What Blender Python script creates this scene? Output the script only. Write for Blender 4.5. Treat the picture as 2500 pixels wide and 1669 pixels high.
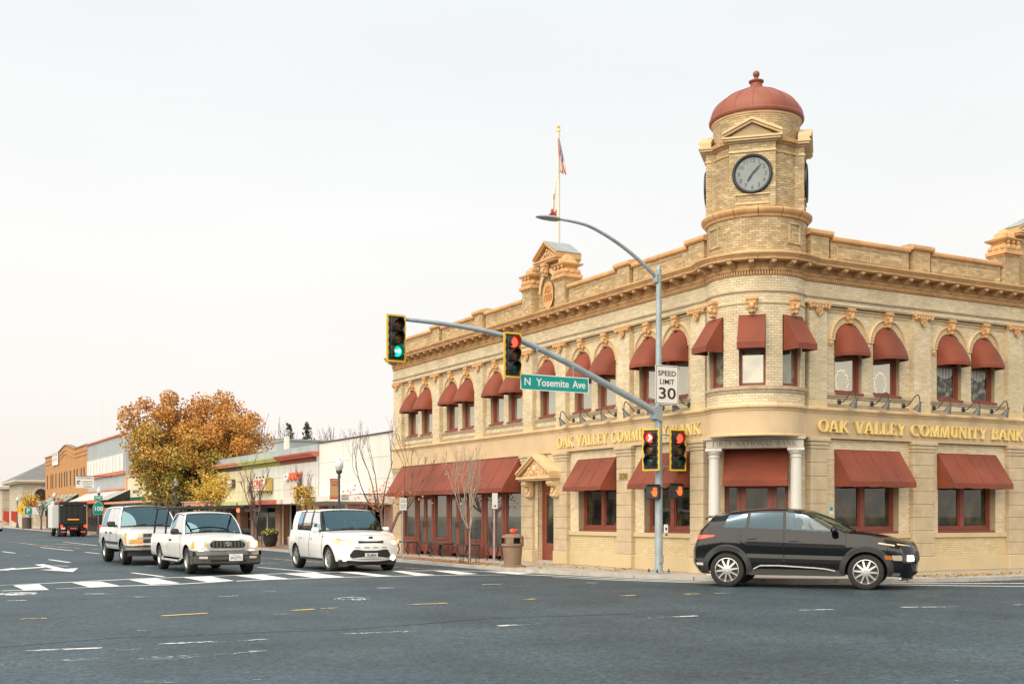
import bpy, math, random
import numpy as np
from math import sin, cos, pi, radians, sqrt, atan2, hypot, exp
from mathutils import Vector, Matrix

for o in list(bpy.data.objects):
    bpy.data.objects.remove(o)
sc = bpy.context.scene
COL = sc.collection
rnd = random.Random(11)

# ------------------------------------------------------------------ camera, sky, sun, exposure
# world frame: the bank's corner stands at (0,0); its left front runs along +Y (plane x=0),
# its right front along +X (plane y=0); streets lie at x<0 and y<0.
TH = radians(28.81)
CAM = Vector((-16.514, -19.461, 1.39))
cam = bpy.data.cameras.new('camera')
cam.sensor_width = 36.0
cam.lens = 2871 / 2500 * 36
cam.shift_y = 0.1694
cam.clip_start = 0.1
cam.clip_end = 3000
cam_o = bpy.data.objects.new('camera', cam)
cam_o.location = CAM
cam_o.rotation_euler = (pi / 2, 0, -TH)
COL.objects.link(cam_o)
sc.camera = cam_o

SUN_EL, SUN_AZ = radians(43), atan2(-0.52, -1.0)      # the glow lies left of and behind the viewer
w = bpy.data.worlds.new("World")
sc.world = w
w.use_nodes = True
nt = w.node_tree
nt.nodes.clear()
out = nt.nodes.new('ShaderNodeOutputWorld')
bg = nt.nodes.new('ShaderNodeBackground')
sky = nt.nodes.new('ShaderNodeTexSky')
sky.sky_type = 'NISHITA'
sky.sun_disc = False
sky.sun_elevation = SUN_EL
sky.sun_rotation = pi / 2 - SUN_AZ
sky.dust_density = 3.0
tc = nt.nodes.new('ShaderNodeTexCoord')
sep = nt.nodes.new('ShaderNodeSeparateXYZ')
nt.links.new(tc.outputs['Generated'], sep.inputs[0])
ramp = nt.nodes.new('ShaderNodeValToRGB')            # thin even high cloud
cr = ramp.color_ramp
cr.elements[0].position = 0.0; cr.elements[0].color = (0.97, 0.875, 0.805, 1)
cr.elements[1].position = 0.10; cr.elements[1].color = (0.975, 0.93, 0.885, 1)
e = cr.elements.new(0.22); e.color = (0.965, 0.96, 0.94, 1)
e = cr.elements.new(0.44); e.color = (0.865, 0.905, 0.915, 1)
nt.links.new(sep.outputs['Z'], ramp.inputs[0])
cn = nt.nodes.new('ShaderNodeTexNoise'); cn.inputs['Scale'].default_value = 2.2; cn.inputs['Detail'].default_value = 4
cmap = nt.nodes.new('ShaderNodeMapping'); cmap.inputs['Scale'].default_value = (1, 1, 4)
nt.links.new(tc.outputs['Generated'], cmap.inputs[0]); nt.links.new(cmap.outputs[0], cn.inputs['Vector'])
cmul = nt.nodes.new('ShaderNodeMapRange'); cmul.inputs['To Min'].default_value = 8.9; cmul.inputs['To Max'].default_value = 9.4
cmul.inputs['From Min'].default_value = 0.3; cmul.inputs['From Max'].default_value = 0.7
nt.links.new(cn.outputs['Fac'], cmul.inputs[0])
vm = nt.nodes.new('ShaderNodeVectorMath'); vm.operation = 'SCALE'
nt.links.new(ramp.outputs[0], vm.inputs[0]); nt.links.new(cmul.outputs[0], vm.inputs['Scale'])
mx = nt.nodes.new('ShaderNodeMix'); mx.data_type = 'RGBA'; mx.inputs[0].default_value = 0.94
nt.links.new(sky.outputs[0], mx.inputs[6]); nt.links.new(vm.outputs[0], mx.inputs[7])
nt.links.new(mx.outputs[2], bg.inputs[0])
bg.inputs[1].default_value = 0.1
nt.links.new(bg.outputs[0], out.inputs[0])

sl = bpy.data.lights.new('sun', 'SUN')
sl.energy = 3.9
sl.angle = radians(80)
sl.color = (1.0, 0.89, 0.72)
so = bpy.data.objects.new('sun', sl)
d = Vector((cos(SUN_EL) * cos(SUN_AZ), cos(SUN_EL) * sin(SUN_AZ), sin(SUN_EL)))
so.rotation_euler = d.to_track_quat('Z', 'Y').to_euler()
so.location = (-20, -20, 30)
COL.objects.link(so)

sc.view_settings.view_transform = 'Standard'
sc.view_settings.look = 'None'
sc.view_settings.exposure = 0.22
sc.view_settings.gamma = 1.0
sc.view_settings.use_curve_mapping = False
sc.cycles.max_bounces = 6
sc.cycles.transparent_max_bounces = 16
sc.cycles.use_adaptive_sampling = True

# ------------------------------------------------------------------ materials
MATS = {}
def S(n, k, v):
    if k in n.inputs: n.inputs[k].default_value = v

def mat(name, col, rough=0.6, metal=0.0, var=0.0, vscale=3.0, vcol=None, bump=0.0, bscale=60.0, island=None,
        emit=None, estr=1.0, spec=0.5, coat=0.0, dirt=None, dscale=0.8, damt=0.5, stretch=None):
    """procedural principled material: base colour, slow noise variation, per-island tint, dirt patches, fine bump"""
    if name in MATS: return MATS[name]
    m = bpy.data.materials.new(name); m.use_nodes = True
    t = m.node_tree; N = t.nodes; Lk = t.links
    b = N['Principled BSDF']
    c4 = (*col, 1)
    b.inputs['Base Color'].default_value = c4
    S(b, 'Roughness', rough); S(b, 'Metallic', metal); S(b, 'Specular IOR Level', spec)
    S(b, 'Coat Weight', coat); S(b, 'Coat Roughness', 0.05)
    tcn = N.new('ShaderNodeTexCoord')
    src = None
    def mix(fac_sock, a, bcol, kind='MIX', fac=None):
        q = N.new('ShaderNodeMix'); q.data_type = 'RGBA'; q.blend_type = kind
        if fac_sock is not None: Lk.new(fac_sock, q.inputs[0])
        else: q.inputs[0].default_value = fac
        if isinstance(a, tuple): q.inputs[6].default_value = a
        else: Lk.new(a, q.inputs[6])
        if isinstance(bcol, tuple): q.inputs[7].default_value = bcol
        else: Lk.new(bcol, q.inputs[7])
        return q.outputs[2]
    cur = c4
    if island:
        g = N.new('ShaderNodeNewGeometry')
        r = N.new('ShaderNodeValToRGB'); r.color_ramp.interpolation = 'LINEAR'
        els = r.color_ramp.elements
        for i, cc in enumerate(island):
            p = i / max(1, len(island) - 1)
            if i == 0: els[0].position = 0; els[0].color = (*cc, 1)
            elif i == len(island) - 1: els[-1].position = 1; els[-1].color = (*cc, 1)
            else:
                ee = els.new(p); ee.color = (*cc, 1)
        Lk.new(g.outputs['Random Per Island'], r.inputs[0])
        cur = r.outputs[0]
    if var > 0:
        n = N.new('ShaderNodeTexNoise'); n.inputs['Scale'].default_value = vscale; n.inputs['Detail'].default_value = 5
        if stretch:
            mp = N.new('ShaderNodeMapping'); mp.inputs['Scale'].default_value = stretch
            Lk.new(tcn.outputs['Object'], mp.inputs[0]); Lk.new(mp.outputs[0], n.inputs['Vector'])
        else: Lk.new(tcn.outputs['Object'], n.inputs['Vector'])
        mr = N.new('ShaderNodeMapRange'); mr.inputs['From Min'].default_value = 0.32; mr.inputs['From Max'].default_value = 0.68
        mr.inputs['To Min'].default_value = 0; mr.inputs['To Max'].default_value = 1
        Lk.new(n.outputs['Fac'], mr.inputs[0])
        if vcol is None:
            lo = (1 - var,) * 3 + (1,); hi = (1 + var,) * 3 + (1,)
            f = mix(mr.outputs[0], lo, hi)
            cur = mix(None, cur, f, 'MULTIPLY', 1.0)
        else:
            mm = N.new('ShaderNodeMath'); mm.operation = 'MULTIPLY'; mm.inputs[1].default_value = var
            Lk.new(mr.outputs[0], mm.inputs[0])
            cur = mix(mm.outputs[0], cur, (*vcol, 1))
    if dirt:
        n = N.new('ShaderNodeTexNoise'); n.inputs['Scale'].default_value = dscale; n.inputs['Detail'].default_value = 8
        n.inputs['Roughness'].default_value = 0.7
        Lk.new(tcn.outputs['Object'], n.inputs['Vector'])
        mr = N.new('ShaderNodeMapRange'); mr.inputs['From Min'].default_value = 0.5; mr.inputs['From Max'].default_value = 0.72
        mr.inputs['To Max'].default_value = damt
        Lk.new(n.outputs['Fac'], mr.inputs[0])
        cur = mix(mr.outputs[0], cur, (*dirt, 1))
    if not isinstance(cur, tuple): Lk.new(cur, b.inputs['Base Color'])
    if bump > 0:
        n = N.new('ShaderNodeTexNoise'); n.inputs['Scale'].default_value = bscale; n.inputs['Detail'].default_value = 4
        Lk.new(tcn.outputs['Object'], n.inputs['Vector'])
        bp = N.new('ShaderNodeBump'); bp.inputs['Strength'].default_value = bump; bp.inputs['Distance'].default_value = 0.02
        Lk.new(n.outputs['Fac'], bp.inputs['Height']); Lk.new(bp.outputs[0], b.inputs['Normal'])
    if emit:
        S(b, 'Emission Color', (*emit, 1)); S(b, 'Emission Strength', estr)
    MATS[name] = m
    return m

def glass(name, tint, refl=(0.9, 0.95, 1.0), base=0.04, rough=0.01):
    """a sheet of glass: tinted see-through plus Fresnel reflection"""
    if name in MATS: return MATS[name]
    m = bpy.data.materials.new(name); m.use_nodes = True
    t = m.node_tree; N = t.nodes; N.clear(); Lk = t.links
    o = N.new('ShaderNodeOutputMaterial'); mxs = N.new('ShaderNodeMixShader')
    tr = N.new('ShaderNodeBsdfTransparent'); tr.inputs[0].default_value = (*tint, 1)
    gl = N.new('ShaderNodeBsdfGlossy'); gl.inputs[0].default_value = (*refl, 1); gl.inputs['Roughness'].default_value = rough
    lw = N.new('ShaderNodeLayerWeight'); lw.inputs['Blend'].default_value = 0.35
    mr = N.new('ShaderNodeMapRange'); mr.inputs['To Min'].default_value = base; mr.inputs['To Max'].default_value = 0.95
    Lk.new(lw.outputs['Fresnel'], mr.inputs[0]); Lk.new(mr.outputs[0], mxs.inputs[0])
    Lk.new(tr.outputs[0], mxs.inputs[1]); Lk.new(gl.outputs[0], mxs.inputs[2]); Lk.new(mxs.outputs[0], o.inputs[0])
    MATS[name] = m
    return m

def pane_mat(name, dark, fac, refl=(0.9, 0.88, 0.8), nscale=1.5, ncol=None, namt=0.0):
    """window pane: dim room behind, blotches also painting in reflections, under a mirror-like sheet"""
    if name in MATS: return MATS[name]
    m = bpy.data.materials.new(name); m.use_nodes = True
    t = m.node_tree; N = t.nodes; N.clear(); Lk = t.links
    o = N.new('ShaderNodeOutputMaterial'); mxs = N.new('ShaderNodeMixShader'); mxs.inputs[0].default_value = fac
    df = N.new('ShaderNodeBsdfDiffuse'); df.inputs[0].default_value = (*dark, 1)
    gl = N.new('ShaderNodeBsdfGlossy'); gl.inputs[0].default_value = (*refl, 1); gl.inputs['Roughness'].default_value = 0.02
    tcn = N.new('ShaderNodeTexCoord')
    if ncol:
        n = N.new('ShaderNodeTexNoise'); n.inputs['Scale'].default_value = nscale; n.inputs['Detail'].default_value = 6
        Lk.new(tcn.outputs['Object'], n.inputs['Vector'])
        mr = N.new('ShaderNodeMapRange'); mr.inputs['From Min'].default_value = 0.45; mr.inputs['From Max'].default_value = 0.7
        mr.inputs['To Max'].default_value = namt
        Lk.new(n.outputs['Fac'], mr.inputs[0])
        q = N.new('ShaderNodeMix'); q.data_type = 'RGBA'; q.inputs[6].default_value = (*dark, 1); q.inputs[7].default_value = (*ncol, 1)
        Lk.new(mr.outputs[0], q.inputs[0]); Lk.new(q.outputs[2], df.inputs[0])
    n2 = N.new('ShaderNodeTexNoise'); n2.inputs['Scale'].default_value = 2.0
    Lk.new(tcn.outputs['Object'], n2.inputs['Vector'])
    bp = N.new('ShaderNodeBump'); bp.inputs['Strength'].default_value = 0.05
    Lk.new(n2.outputs['Fac'], bp.inputs['Height']); Lk.new(bp.outputs[0], gl.inputs['Normal'])
    Lk.new(df.outputs[0], mxs.inputs[1]); Lk.new(gl.outputs[0], mxs.inputs[2]); Lk.new(mxs.outputs[0], o.inputs[0])
    MATS[name] = m
    return m

def brickmat(name, c1, c2, mortar, bw=0.2, bh=0.065, off=0.5, rough=0.8, msize=0.012):
    """brick texture on any upright wall (used only where bricks are too far to tell apart)"""
    if name in MATS: return MATS[name]
    m = bpy.data.materials.new(name); m.use_nodes = True
    t = m.node_tree; N = t.nodes; Lk = t.links; b = N['Principled BSDF']
    S(b, 'Roughness', rough)
    tcn = N.new('ShaderNodeTexCoord'); sp = N.new('ShaderNodeSeparateXYZ'); cb = N.new('ShaderNodeCombineXYZ')
    ad = N.new('ShaderNodeMath'); ad.operation = 'ADD'
    Lk.new(tcn.outputs['Object'], sp.inputs[0]); Lk.new(sp.outputs[0], ad.inputs[0]); Lk.new(sp.outputs[1], ad.inputs[1])
    Lk.new(ad.outputs[0], cb.inputs[0]); Lk.new(sp.outputs[2], cb.inputs[1])
    bt = N.new('ShaderNodeTexBrick'); bt.offset = off
    bt.inputs['Scale'].default_value = 1.0; bt.inputs['Brick Width'].default_value = bw; bt.inputs['Row Height'].default_value = bh
    bt.inputs['Mortar Size'].default_value = msize; bt.inputs['Color1'].default_value = (*c1, 1); bt.inputs['Color2'].default_value = (*c2, 1)
    bt.inputs['Mortar'].default_value = (*mortar, 1)
    Lk.new(cb.outputs[0], bt.inputs['Vector'])
    n = N.new('ShaderNodeTexNoise'); n.inputs['Scale'].default_value = 1.2; n.inputs['Detail'].default_value = 5
    Lk.new(tcn.outputs['Object'], n.inputs['Vector'])
    mr = N.new('ShaderNodeMapRange'); mr.inputs['To Min'].default_value = 0.75; mr.inputs['To Max'].default_value = 1.25
    Lk.new(n.outputs['Fac'], mr.inputs[0])
    vm2 = N.new('ShaderNodeVectorMath'); vm2.operation = 'SCALE'
    Lk.new(bt.outputs['Color'], vm2.inputs[0]); Lk.new(mr.outputs[0], vm2.inputs['Scale']); Lk.new(vm2.outputs[0], b.inputs['Base Color'])
    bp = N.new('ShaderNodeBump'); bp.inputs['Strength'].default_value = 0.4; bp.inputs['Distance'].default_value = 0.01; bp.invert = True
    Lk.new(bt.outputs['Fac'], bp.inputs['Height']); Lk.new(bp.outputs[0], b.inputs['Normal'])
    MATS[name] = m
    return m

# ------------------------------------------------------------------ mesh builder
ORIG = {}
class MB:
    def __init__(s): s.v = []; s.f = []; s.m = []
    def add(s, vs, fs, mi=0):
        k = len(s.v); s.v.extend([tuple(p) for p in vs])
        for f in fs: s.f.append(tuple(i + k for i in f)); s.m.append(mi)
    def hexa(s, p, mi=0):      # 8 points: bottom ring, top ring
        s.add(p, [(0, 3, 2, 1), (4, 5, 6, 7), (0, 1, 5, 4), (1, 2, 6, 5), (2, 3, 7, 6), (3, 0, 4, 7)], mi)
    def box(s, x0, x1, y0, y1, z0, z1, mi=0, F=None):
        p = [(x0, y0, z0), (x1, y0, z0), (x1, y1, z0), (x0, y1, z0), (x0, y0, z1), (x1, y0, z1), (x1, y1, z1), (x0, y1, z1)]
        if F: p = [F(*q) for q in p]
        s.hexa(p, mi)
    def cbox(s, c, sx, sy, sz, M=None, mi=0):
        p = [Vector((c[0] + a * sx / 2, c[1] + b * sy / 2, c[2] + g * sz / 2)) for g in (-1, 1) for a, b in ((-1, -1), (1, -1), (1, 1), (-1, 1))]
        if M: p = [M @ q for q in p]
        s.hexa(p, mi)
    def rbox(s, x0, x1, y0, y1, z0, z1, r=0.02, mi=0, F=None):   # box with chamfered edges
        xs = (x0, x0 + r, x1 - r, x1); ys = (y0, y0 + r, y1 - r, y1); zs = (z0, z0 + r, z1 - r, z1)
        pts = {}; vs = []
        def P(i, j, k):
            if (i, j, k) not in pts:
                pts[(i, j, k)] = len(vs); q = (xs[i], ys[j], zs[k]); vs.append(F(*q) if F else q)
            return pts[(i, j, k)]
        fs = []
        for k in (0, 3): fs.append([P(1, 1, k), P(2, 1, k), P(2, 2, k), P(1, 2, k)])
        for j in (0, 3): fs.append([P(1, j, 1), P(2, j, 1), P(2, j, 2), P(1, j, 2)])
        for i in (0, 3): fs.append([P(i, 1, 1), P(i, 2, 1), P(i, 2, 2), P(i, 1, 2)])
        for j in (0, 3):
            jj = 1 if j == 0 else 2
            for k in (0, 3):
                kk = 1 if k == 0 else 2
                fs.append([P(1, j, kk), P(2, j, kk), P(2, jj, k), P(1, jj, k)])
        for i in (0, 3):
            ii = 1 if i == 0 else 2
            for k in (0, 3):
                kk = 1 if k == 0 else 2
                fs.append([P(i, 1, kk), P(i, 2, kk), P(ii, 2, k), P(ii, 1, k)])
            for j in (0, 3):
                jj = 1 if j == 0 else 2
                fs.append([P(i, jj, 1), P(i, jj, 2), P(ii, j, 2), P(ii, j, 1)])
                for k in (0, 3):
                    kk = 1 if k == 0 else 2
                    fs.append([P(i, jj, kk), P(ii, j, kk), P(ii, jj, k)])
        s.add(vs, fs, mi)
    def prism(s, poly, fn, t0, t1, mi=0):    # poly of (a,b); fn(a,b,t) -> xyz
        n = len(poly)
        vs = [fn(a, b, t0) for a, b in poly] + [fn(a, b, t1) for a, b in poly]
        s.add(vs, [tuple(range(n))[::-1], tuple(range(n, 2 * n))] + [(i, (i + 1) % n, n + (i + 1) % n, n + i) for i in range(n)], mi)
    def grid(s, fn, us, vs_, mi=0, cu=False):
        nu, nv = len(us), len(vs_)
        pts = [fn(u, v) for u in us for v in vs_]
        fs = [(i * nv + j, ((i + 1) % nu) * nv + j, ((i + 1) % nu) * nv + j + 1, i * nv + j + 1) for i in range(nu if cu else nu - 1) for j in range(nv - 1)]
        s.add(pts, fs, mi)
    def tube(s, path, r, n=8, mi=0, caps=True):
        path = [Vector(p) for p in path]
        rs = r if isinstance(r, (list, tuple)) else [r] * len(path)
        k = len(path); vs = []
        up = Vector((0, 0, 1)); prev = None
        for i, p in enumerate(path):
            tg = (path[min(i + 1, k - 1)] - path[max(i - 1, 0)])
            if tg.length < 1e-9: tg = up.copy()
            tg.normalize()
            if prev is None:
                a = tg.orthogonal().normalized() if abs(tg.z) > 0.9 else tg.cross(up).normalized()
            else:
                a = prev - tg * prev.dot(tg)
                a = a.normalized() if a.length > 1e-6 else tg.orthogonal().normalized()
            prev = a; b = tg.cross(a)
            for j in range(n):
                w_ = 2 * pi * j / n
                vs.append(p + (a * cos(w_) + b * sin(w_)) * rs[i])
        fs = [(i * n + j, i * n + (j + 1) % n, (i + 1) * n + (j + 1) % n, (i + 1) * n + j) for i in range(k - 1) for j in range(n)]
        if caps: fs += [tuple(range(n))[::-1], tuple(range((k - 1) * n, k * n))]
        s.add(vs, fs, mi)
    def lathe(s, prof, c=(0, 0, 0), n=24, M=None, mi=0, a0=0.0, a1=2 * pi, sx=1.0, sy=1.0):   # prof (r, h) about local Z
        full = abs(a1 - a0 - 2 * pi) < 1e-6
        k = n if full else n + 1
        vs = []
        for i in range(k):
            w_ = a0 + (a1 - a0) * i / n
            for r_, h in prof:
                q = Vector((r_ * cos(w_) * sx, r_ * sin(w_) * sy, h))
                if M: q = M @ q
                vs.append((q[0] + c[0], q[1] + c[1], q[2] + c[2]))
        m_ = len(prof)
        fs = [(i * m_ + j, ((i + 1) % k) * m_ + j, ((i + 1) % k) * m_ + j + 1, i * m_ + j + 1) for i in range(n) for j in range(m_ - 1)]
        s.add(vs, fs, mi)
    def ball(s, c, r, n=10, mi=0, sx=1, sy=1, sz=1):
        s.lathe([(max(1e-4, sin(pi * i / (n // 2 + 1)) * r), -cos(pi * i / (n // 2 + 1)) * r * sz) for i in range(n // 2 + 2)], c, n, mi=mi, sx=sx, sy=sy)
    def xf(s, M):
        s.v = [tuple(M @ Vector(p)) for p in s.v]; return s
    def mesh(s, name, mats, smooth=None, off=None):
        me = bpy.data.meshes.new(name)
        v = s.v if off is None else [(p[0] - off[0], p[1] - off[1], p[2] - off[2]) for p in s.v]
        me.from_pydata(v, [], s.f)
        if not isinstance(mats, (list, tuple)): mats = [mats]
        for m_ in mats: me.materials.append(m_)
        if len(mats) > 1: me.polygons.foreach_set('material_index', s.m)
        if smooth is not None:
            me.polygons.foreach_set('use_smooth', [True] * len(me.polygons))
            if smooth < 180: me.set_sharp_from_angle(angle=radians(smooth))
        me.update()
        return me
    def build(s, name, mats, parent=None, smooth=None, local=False):
        off = None
        if parent is not None and not local: off = ORIG.get(parent.name)
        me = s.mesh(name, mats, smooth, off)
        o = bpy.data.objects.new(name, me); COL.objects.link(o)
        if parent is not None:
            o.parent = parent
            if parent.name in ORIG: ORIG[o.name] = ORIG[parent.name]
        return o

def thing(name, label, cat, loc=(0, 0, 0), rz=0, group=None):
    o = bpy.data.objects.new(name, None); COL.objects.link(o)
    o.empty_display_size = 0.2
    o.location = loc; o.rotation_euler = (0, 0, rz)
    ORIG[o.name] = Vector(loc)
    return tag(o, label, cat, group)
def tag(o, label=None, cat=None, group=None, kind=None):
    if label: o['label'] = label
    if cat: o['category'] = cat
    if group: o['group'] = group
    if kind: o['kind'] = kind
    return o
def put(me, name, parent, M=None):
    """an object of its own showing a shared mesh; M is relative to the parent"""
    o = bpy.data.objects.new(name, me); COL.objects.link(o)
    if parent is not None:
        o.parent = parent
        if parent.name in ORIG: ORIG[o.name] = ORIG[parent.name]
    if M is not None: o.matrix_local = M
    return o
def dup(root, loc, rz=None, label=None):
    """a copy of a thing with copies of its parts and sub-parts"""
    r = root.copy(); COL.objects.link(r); r.location = loc
    if rz is not None: r.rotation_euler = (0, 0, rz)
    if label: r['label'] = label
    for ch in list(root.children):
        c = ch.copy(); COL.objects.link(c); c.parent = r
        for g in list(ch.children):
            e2 = g.copy(); COL.objects.link(e2); e2.parent = c
    return r
def off(parent, p):
    return Vector(p) - ORIG[parent.name]

def lin(a, b, n): return [a + (b - a) * i / (n - 1) for i in range(n)]
def axes(X, Y, Z, p):
    X, Y, Z = Vector(X), Vector(Y), Vector(Z)
    return Matrix(((X.x, Y.x, Z.x, p[0]), (X.y, Y.y, Z.y, p[1]), (X.z, Y.z, Z.z, p[2]), (0, 0, 0, 1)))

def text_mesh(s, size, ext, m, width=None, bold=0.0, align='CENTER', space=1.0):
    cu = bpy.data.curves.new('lettering', 'FONT'); cu.body = s; cu.size = size; cu.extrude = ext; cu.offset = bold
    cu.align_x = align; cu.align_y = 'CENTER'; cu.space_character = space; cu.resolution_u = 3
    o = bpy.data.objects.new('lettering', cu)
    me = bpy.data.meshes.new_from_object(o)
    bpy.data.objects.remove(o); bpy.data.curves.remove(cu)
    me.materials.clear(); me.materials.append(m)
    if width:
        xs = [v.co.x for v in me.vertices]
        if xs:
            k = width / (max(xs) - min(xs))
            for v in me.vertices: v.co.x *= k
    return me
def text(s, size, ext, m, M, parent, name='lettering', **kw):
    return put(text_mesh(s, size, ext, m, **kw), name, parent, M)

# serif capitals built from strokes (unit height): returns list of polygons and width
def serif_glyph(ch):
    T, t, sf = 0.17, 0.075, 0.055
    P = []
    def bar(x0, y0, x1, y1, wd):
        d_ = Vector((x1 - x0, y1 - y0)); n_ = Vector((-d_.y, d_.x)).normalized() * wd / 2
        if abs(d_.x) > 0.02 and abs(d_.y) > 0.3: n_ = Vector((wd / 2 * hypot(d_.x, d_.y) / abs(d_.y), 0))
        P.append([(x0 + n_.x, y0 + n_.y), (x1 + n_.x, y1 + n_.y), (x1 - n_.x, y1 - n_.y), (x0 - n_.x, y0 - n_.y)])
    def srf(x, y, wd=0.32):
        y0 = y if y == 0 else y - sf
        P.append([(x - wd / 2, y0), (x + wd / 2, y0), (x + wd / 2, y0 + sf), (x - wd / 2, y0 + sf)])
    def arc(cx, cy, rx, ry, a0, a1, wt=T, wn=t, n=14):
        for i in range(n):
            b0 = radians(a0 + (a1 - a0) * i / n); b1 = radians(a0 + (a1 - a0) * (i + 1) / n)
            def q(b_, s_):
                wd = wn + (wt - wn) * abs(cos(b_)); return (cx + (rx - (wd if s_ else 0)) * cos(b_), cy + (ry - (wn if s_ else 0)) * sin(b_))
            P.append([q(b0, 0), q(b1, 0), q(b1, 1), q(b0, 1)])
    W = 0.75
    if ch == 'O': arc(.43, .5, .43, .51, 0, 360, n=20); W = .86
    elif ch == 'A': bar(.08, 0, .38, 1, t); bar(.4, 1, .72, 0, T); bar(.2, .32, .6, .32, t); srf(.08, 0, .26); srf(.72, 0, .32); W = .84
    elif ch == 'K': bar(.16, 0, .16, 1, T); bar(.26, .42, .66, 1, t); bar(.34, .55, .72, 0, T); srf(.16, 0); srf(.16, 1); srf(.66, 1, .26); srf(.74, 0, .3); W = .84
    elif ch == 'V': bar(.1, 1, .4, 0, T); bar(.42, 0, .7, 1, t); srf(.1, 1, .32); srf(.7, 1, .26); W = .8
    elif ch == 'L': bar(.16, 0, .16, 1, T); bar(.16, t / 2, .6, t / 2, t); bar(.58, 0, .58, .28, t); srf(.16, 0, .3); srf(.16, 1); W = .64
    elif ch == 'E': bar(.16, 0, .16, 1, T); [bar(.16, y, x, y, t) for y, x in ((t / 2, .6), (.52, .48), (1 - t / 2, .58))]; bar(.58, 0, .58, .25, t); bar(.56, .76, .56, 1, t); srf(.12, 0, .2); srf(.12, 1, .2); W = .66
    elif ch == 'F': bar(.16, 0, .16, 1, T); bar(.16, .5, .46, .5, t); bar(.16, 1 - t / 2, .56, 1 - t / 2, t); bar(.54, .74, .54, 1, t); srf(.16, 0, .32); W = .6
    elif ch == 'Y': bar(.1, 1, .38, .45, T); bar(.42, .45, .68, 1, t); bar(.4, 0, .4, .5, T); srf(.1, 1, .3); srf(.68, 1, .26); srf(.4, 0, .34); W = .78
    elif ch == 'C': arc(.43, .5, .43, .51, 45, 315, n=16); bar(.74, .68, .74, .96, t); W = .8
    elif ch == 'M': bar(.12, 0, .14, 1, t); bar(.16, 1, .46, 0, T); bar(.48, 0, .76, 1, t); bar(.8, 0, .8, 1, T); srf(.12, 0, .26); srf(.8, 0, .3); srf(.12, 1, .2); srf(.82, 1, .22); W = .96
    elif ch == 'N': bar(.12, 0, .12, 1, t); bar(.14, 1, .66, 0, T); bar(.7, 0, .7, 1, t); srf(.12, 0, .26); srf(.1, 1, .2); srf(.7, 1, .26); W = .82
    elif ch == 'U': bar(.16, .3, .16, 1, T); bar(.66, .3, .66, 1, t); arc(.4, .32, .32, .33, 180, 360, n=10); srf(.16, 1); srf(.66, 1, .26); W = .8
    elif ch == 'I': bar(.18, 0, .18, 1, T); srf(.18, 0); srf(.18, 1); W = .37
    elif ch == 'T': bar(.36, 0, .36, 1, T); bar(0.02, 1 - t / 2, .7, 1 - t / 2, t); bar(.05, .74, .05, 1, t); bar(.67, .74, .67, 1, t); srf(.36, 0); W = .72
    elif ch == 'B': bar(.16, 0, .16, 1, T); arc(.3, .27, .34, .275, -90, 90, n=9); arc(.28, .75, .28, .26, -90, 90, n=9); bar(.1, t / 2, .32, t / 2, t); bar(.1, .53, .32, .53, t); bar(.1, 1 - t / 2, .3, 1 - t / 2, t); srf(.12, 0, .2); srf(.12, 1, .2); W = .7
    elif ch == 'R': bar(.16, 0, .16, 1, T); arc(.3, .74, .29, .265, -90, 90, n=9); bar(.1, .5, .32, .5, t); bar(.1, 1 - t / 2, .32, 1 - t / 2, t); bar(.36, .5, .68, 0, T); srf(.16, 0); srf(.12, 1, .2); srf(.7, 0, .26); W = .8
    elif ch == 'S': arc(.3, .745, .27, .265, 30, 270, t * 1.6, t); arc(.31, .255, .28, .265, -150, 90, t * 1.6, t); bar(.5, .74, .5, .98, t); bar(.07, .02, .07, .27, t); W = .62
    elif ch == ' ': W = .42
    return P, W
def serif_letters(s, h, fn, ext, m, parent, name='letter', width=None, gap=0.07, local=False):
    """one object per letter; fn(a, b, t) maps text x, y, depth to the world"""
    tot = sum(serif_glyph(c)[1] + gap for c in s) - gap
    k = h; kx = (width / tot) if width else h
    x = -tot * kx / 2
    for c in s:
        P, W = serif_glyph(c)
        if P:
            b = MB()
            for i, pl in enumerate(P):
                b.prism([(x + px_ * kx, py_ * k) for px_, py_ in pl], fn, 0, ext + 0.0006 * (i % 5))
            b.build(name, m, parent, local=local)
        x += (W + gap) * kx

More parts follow.
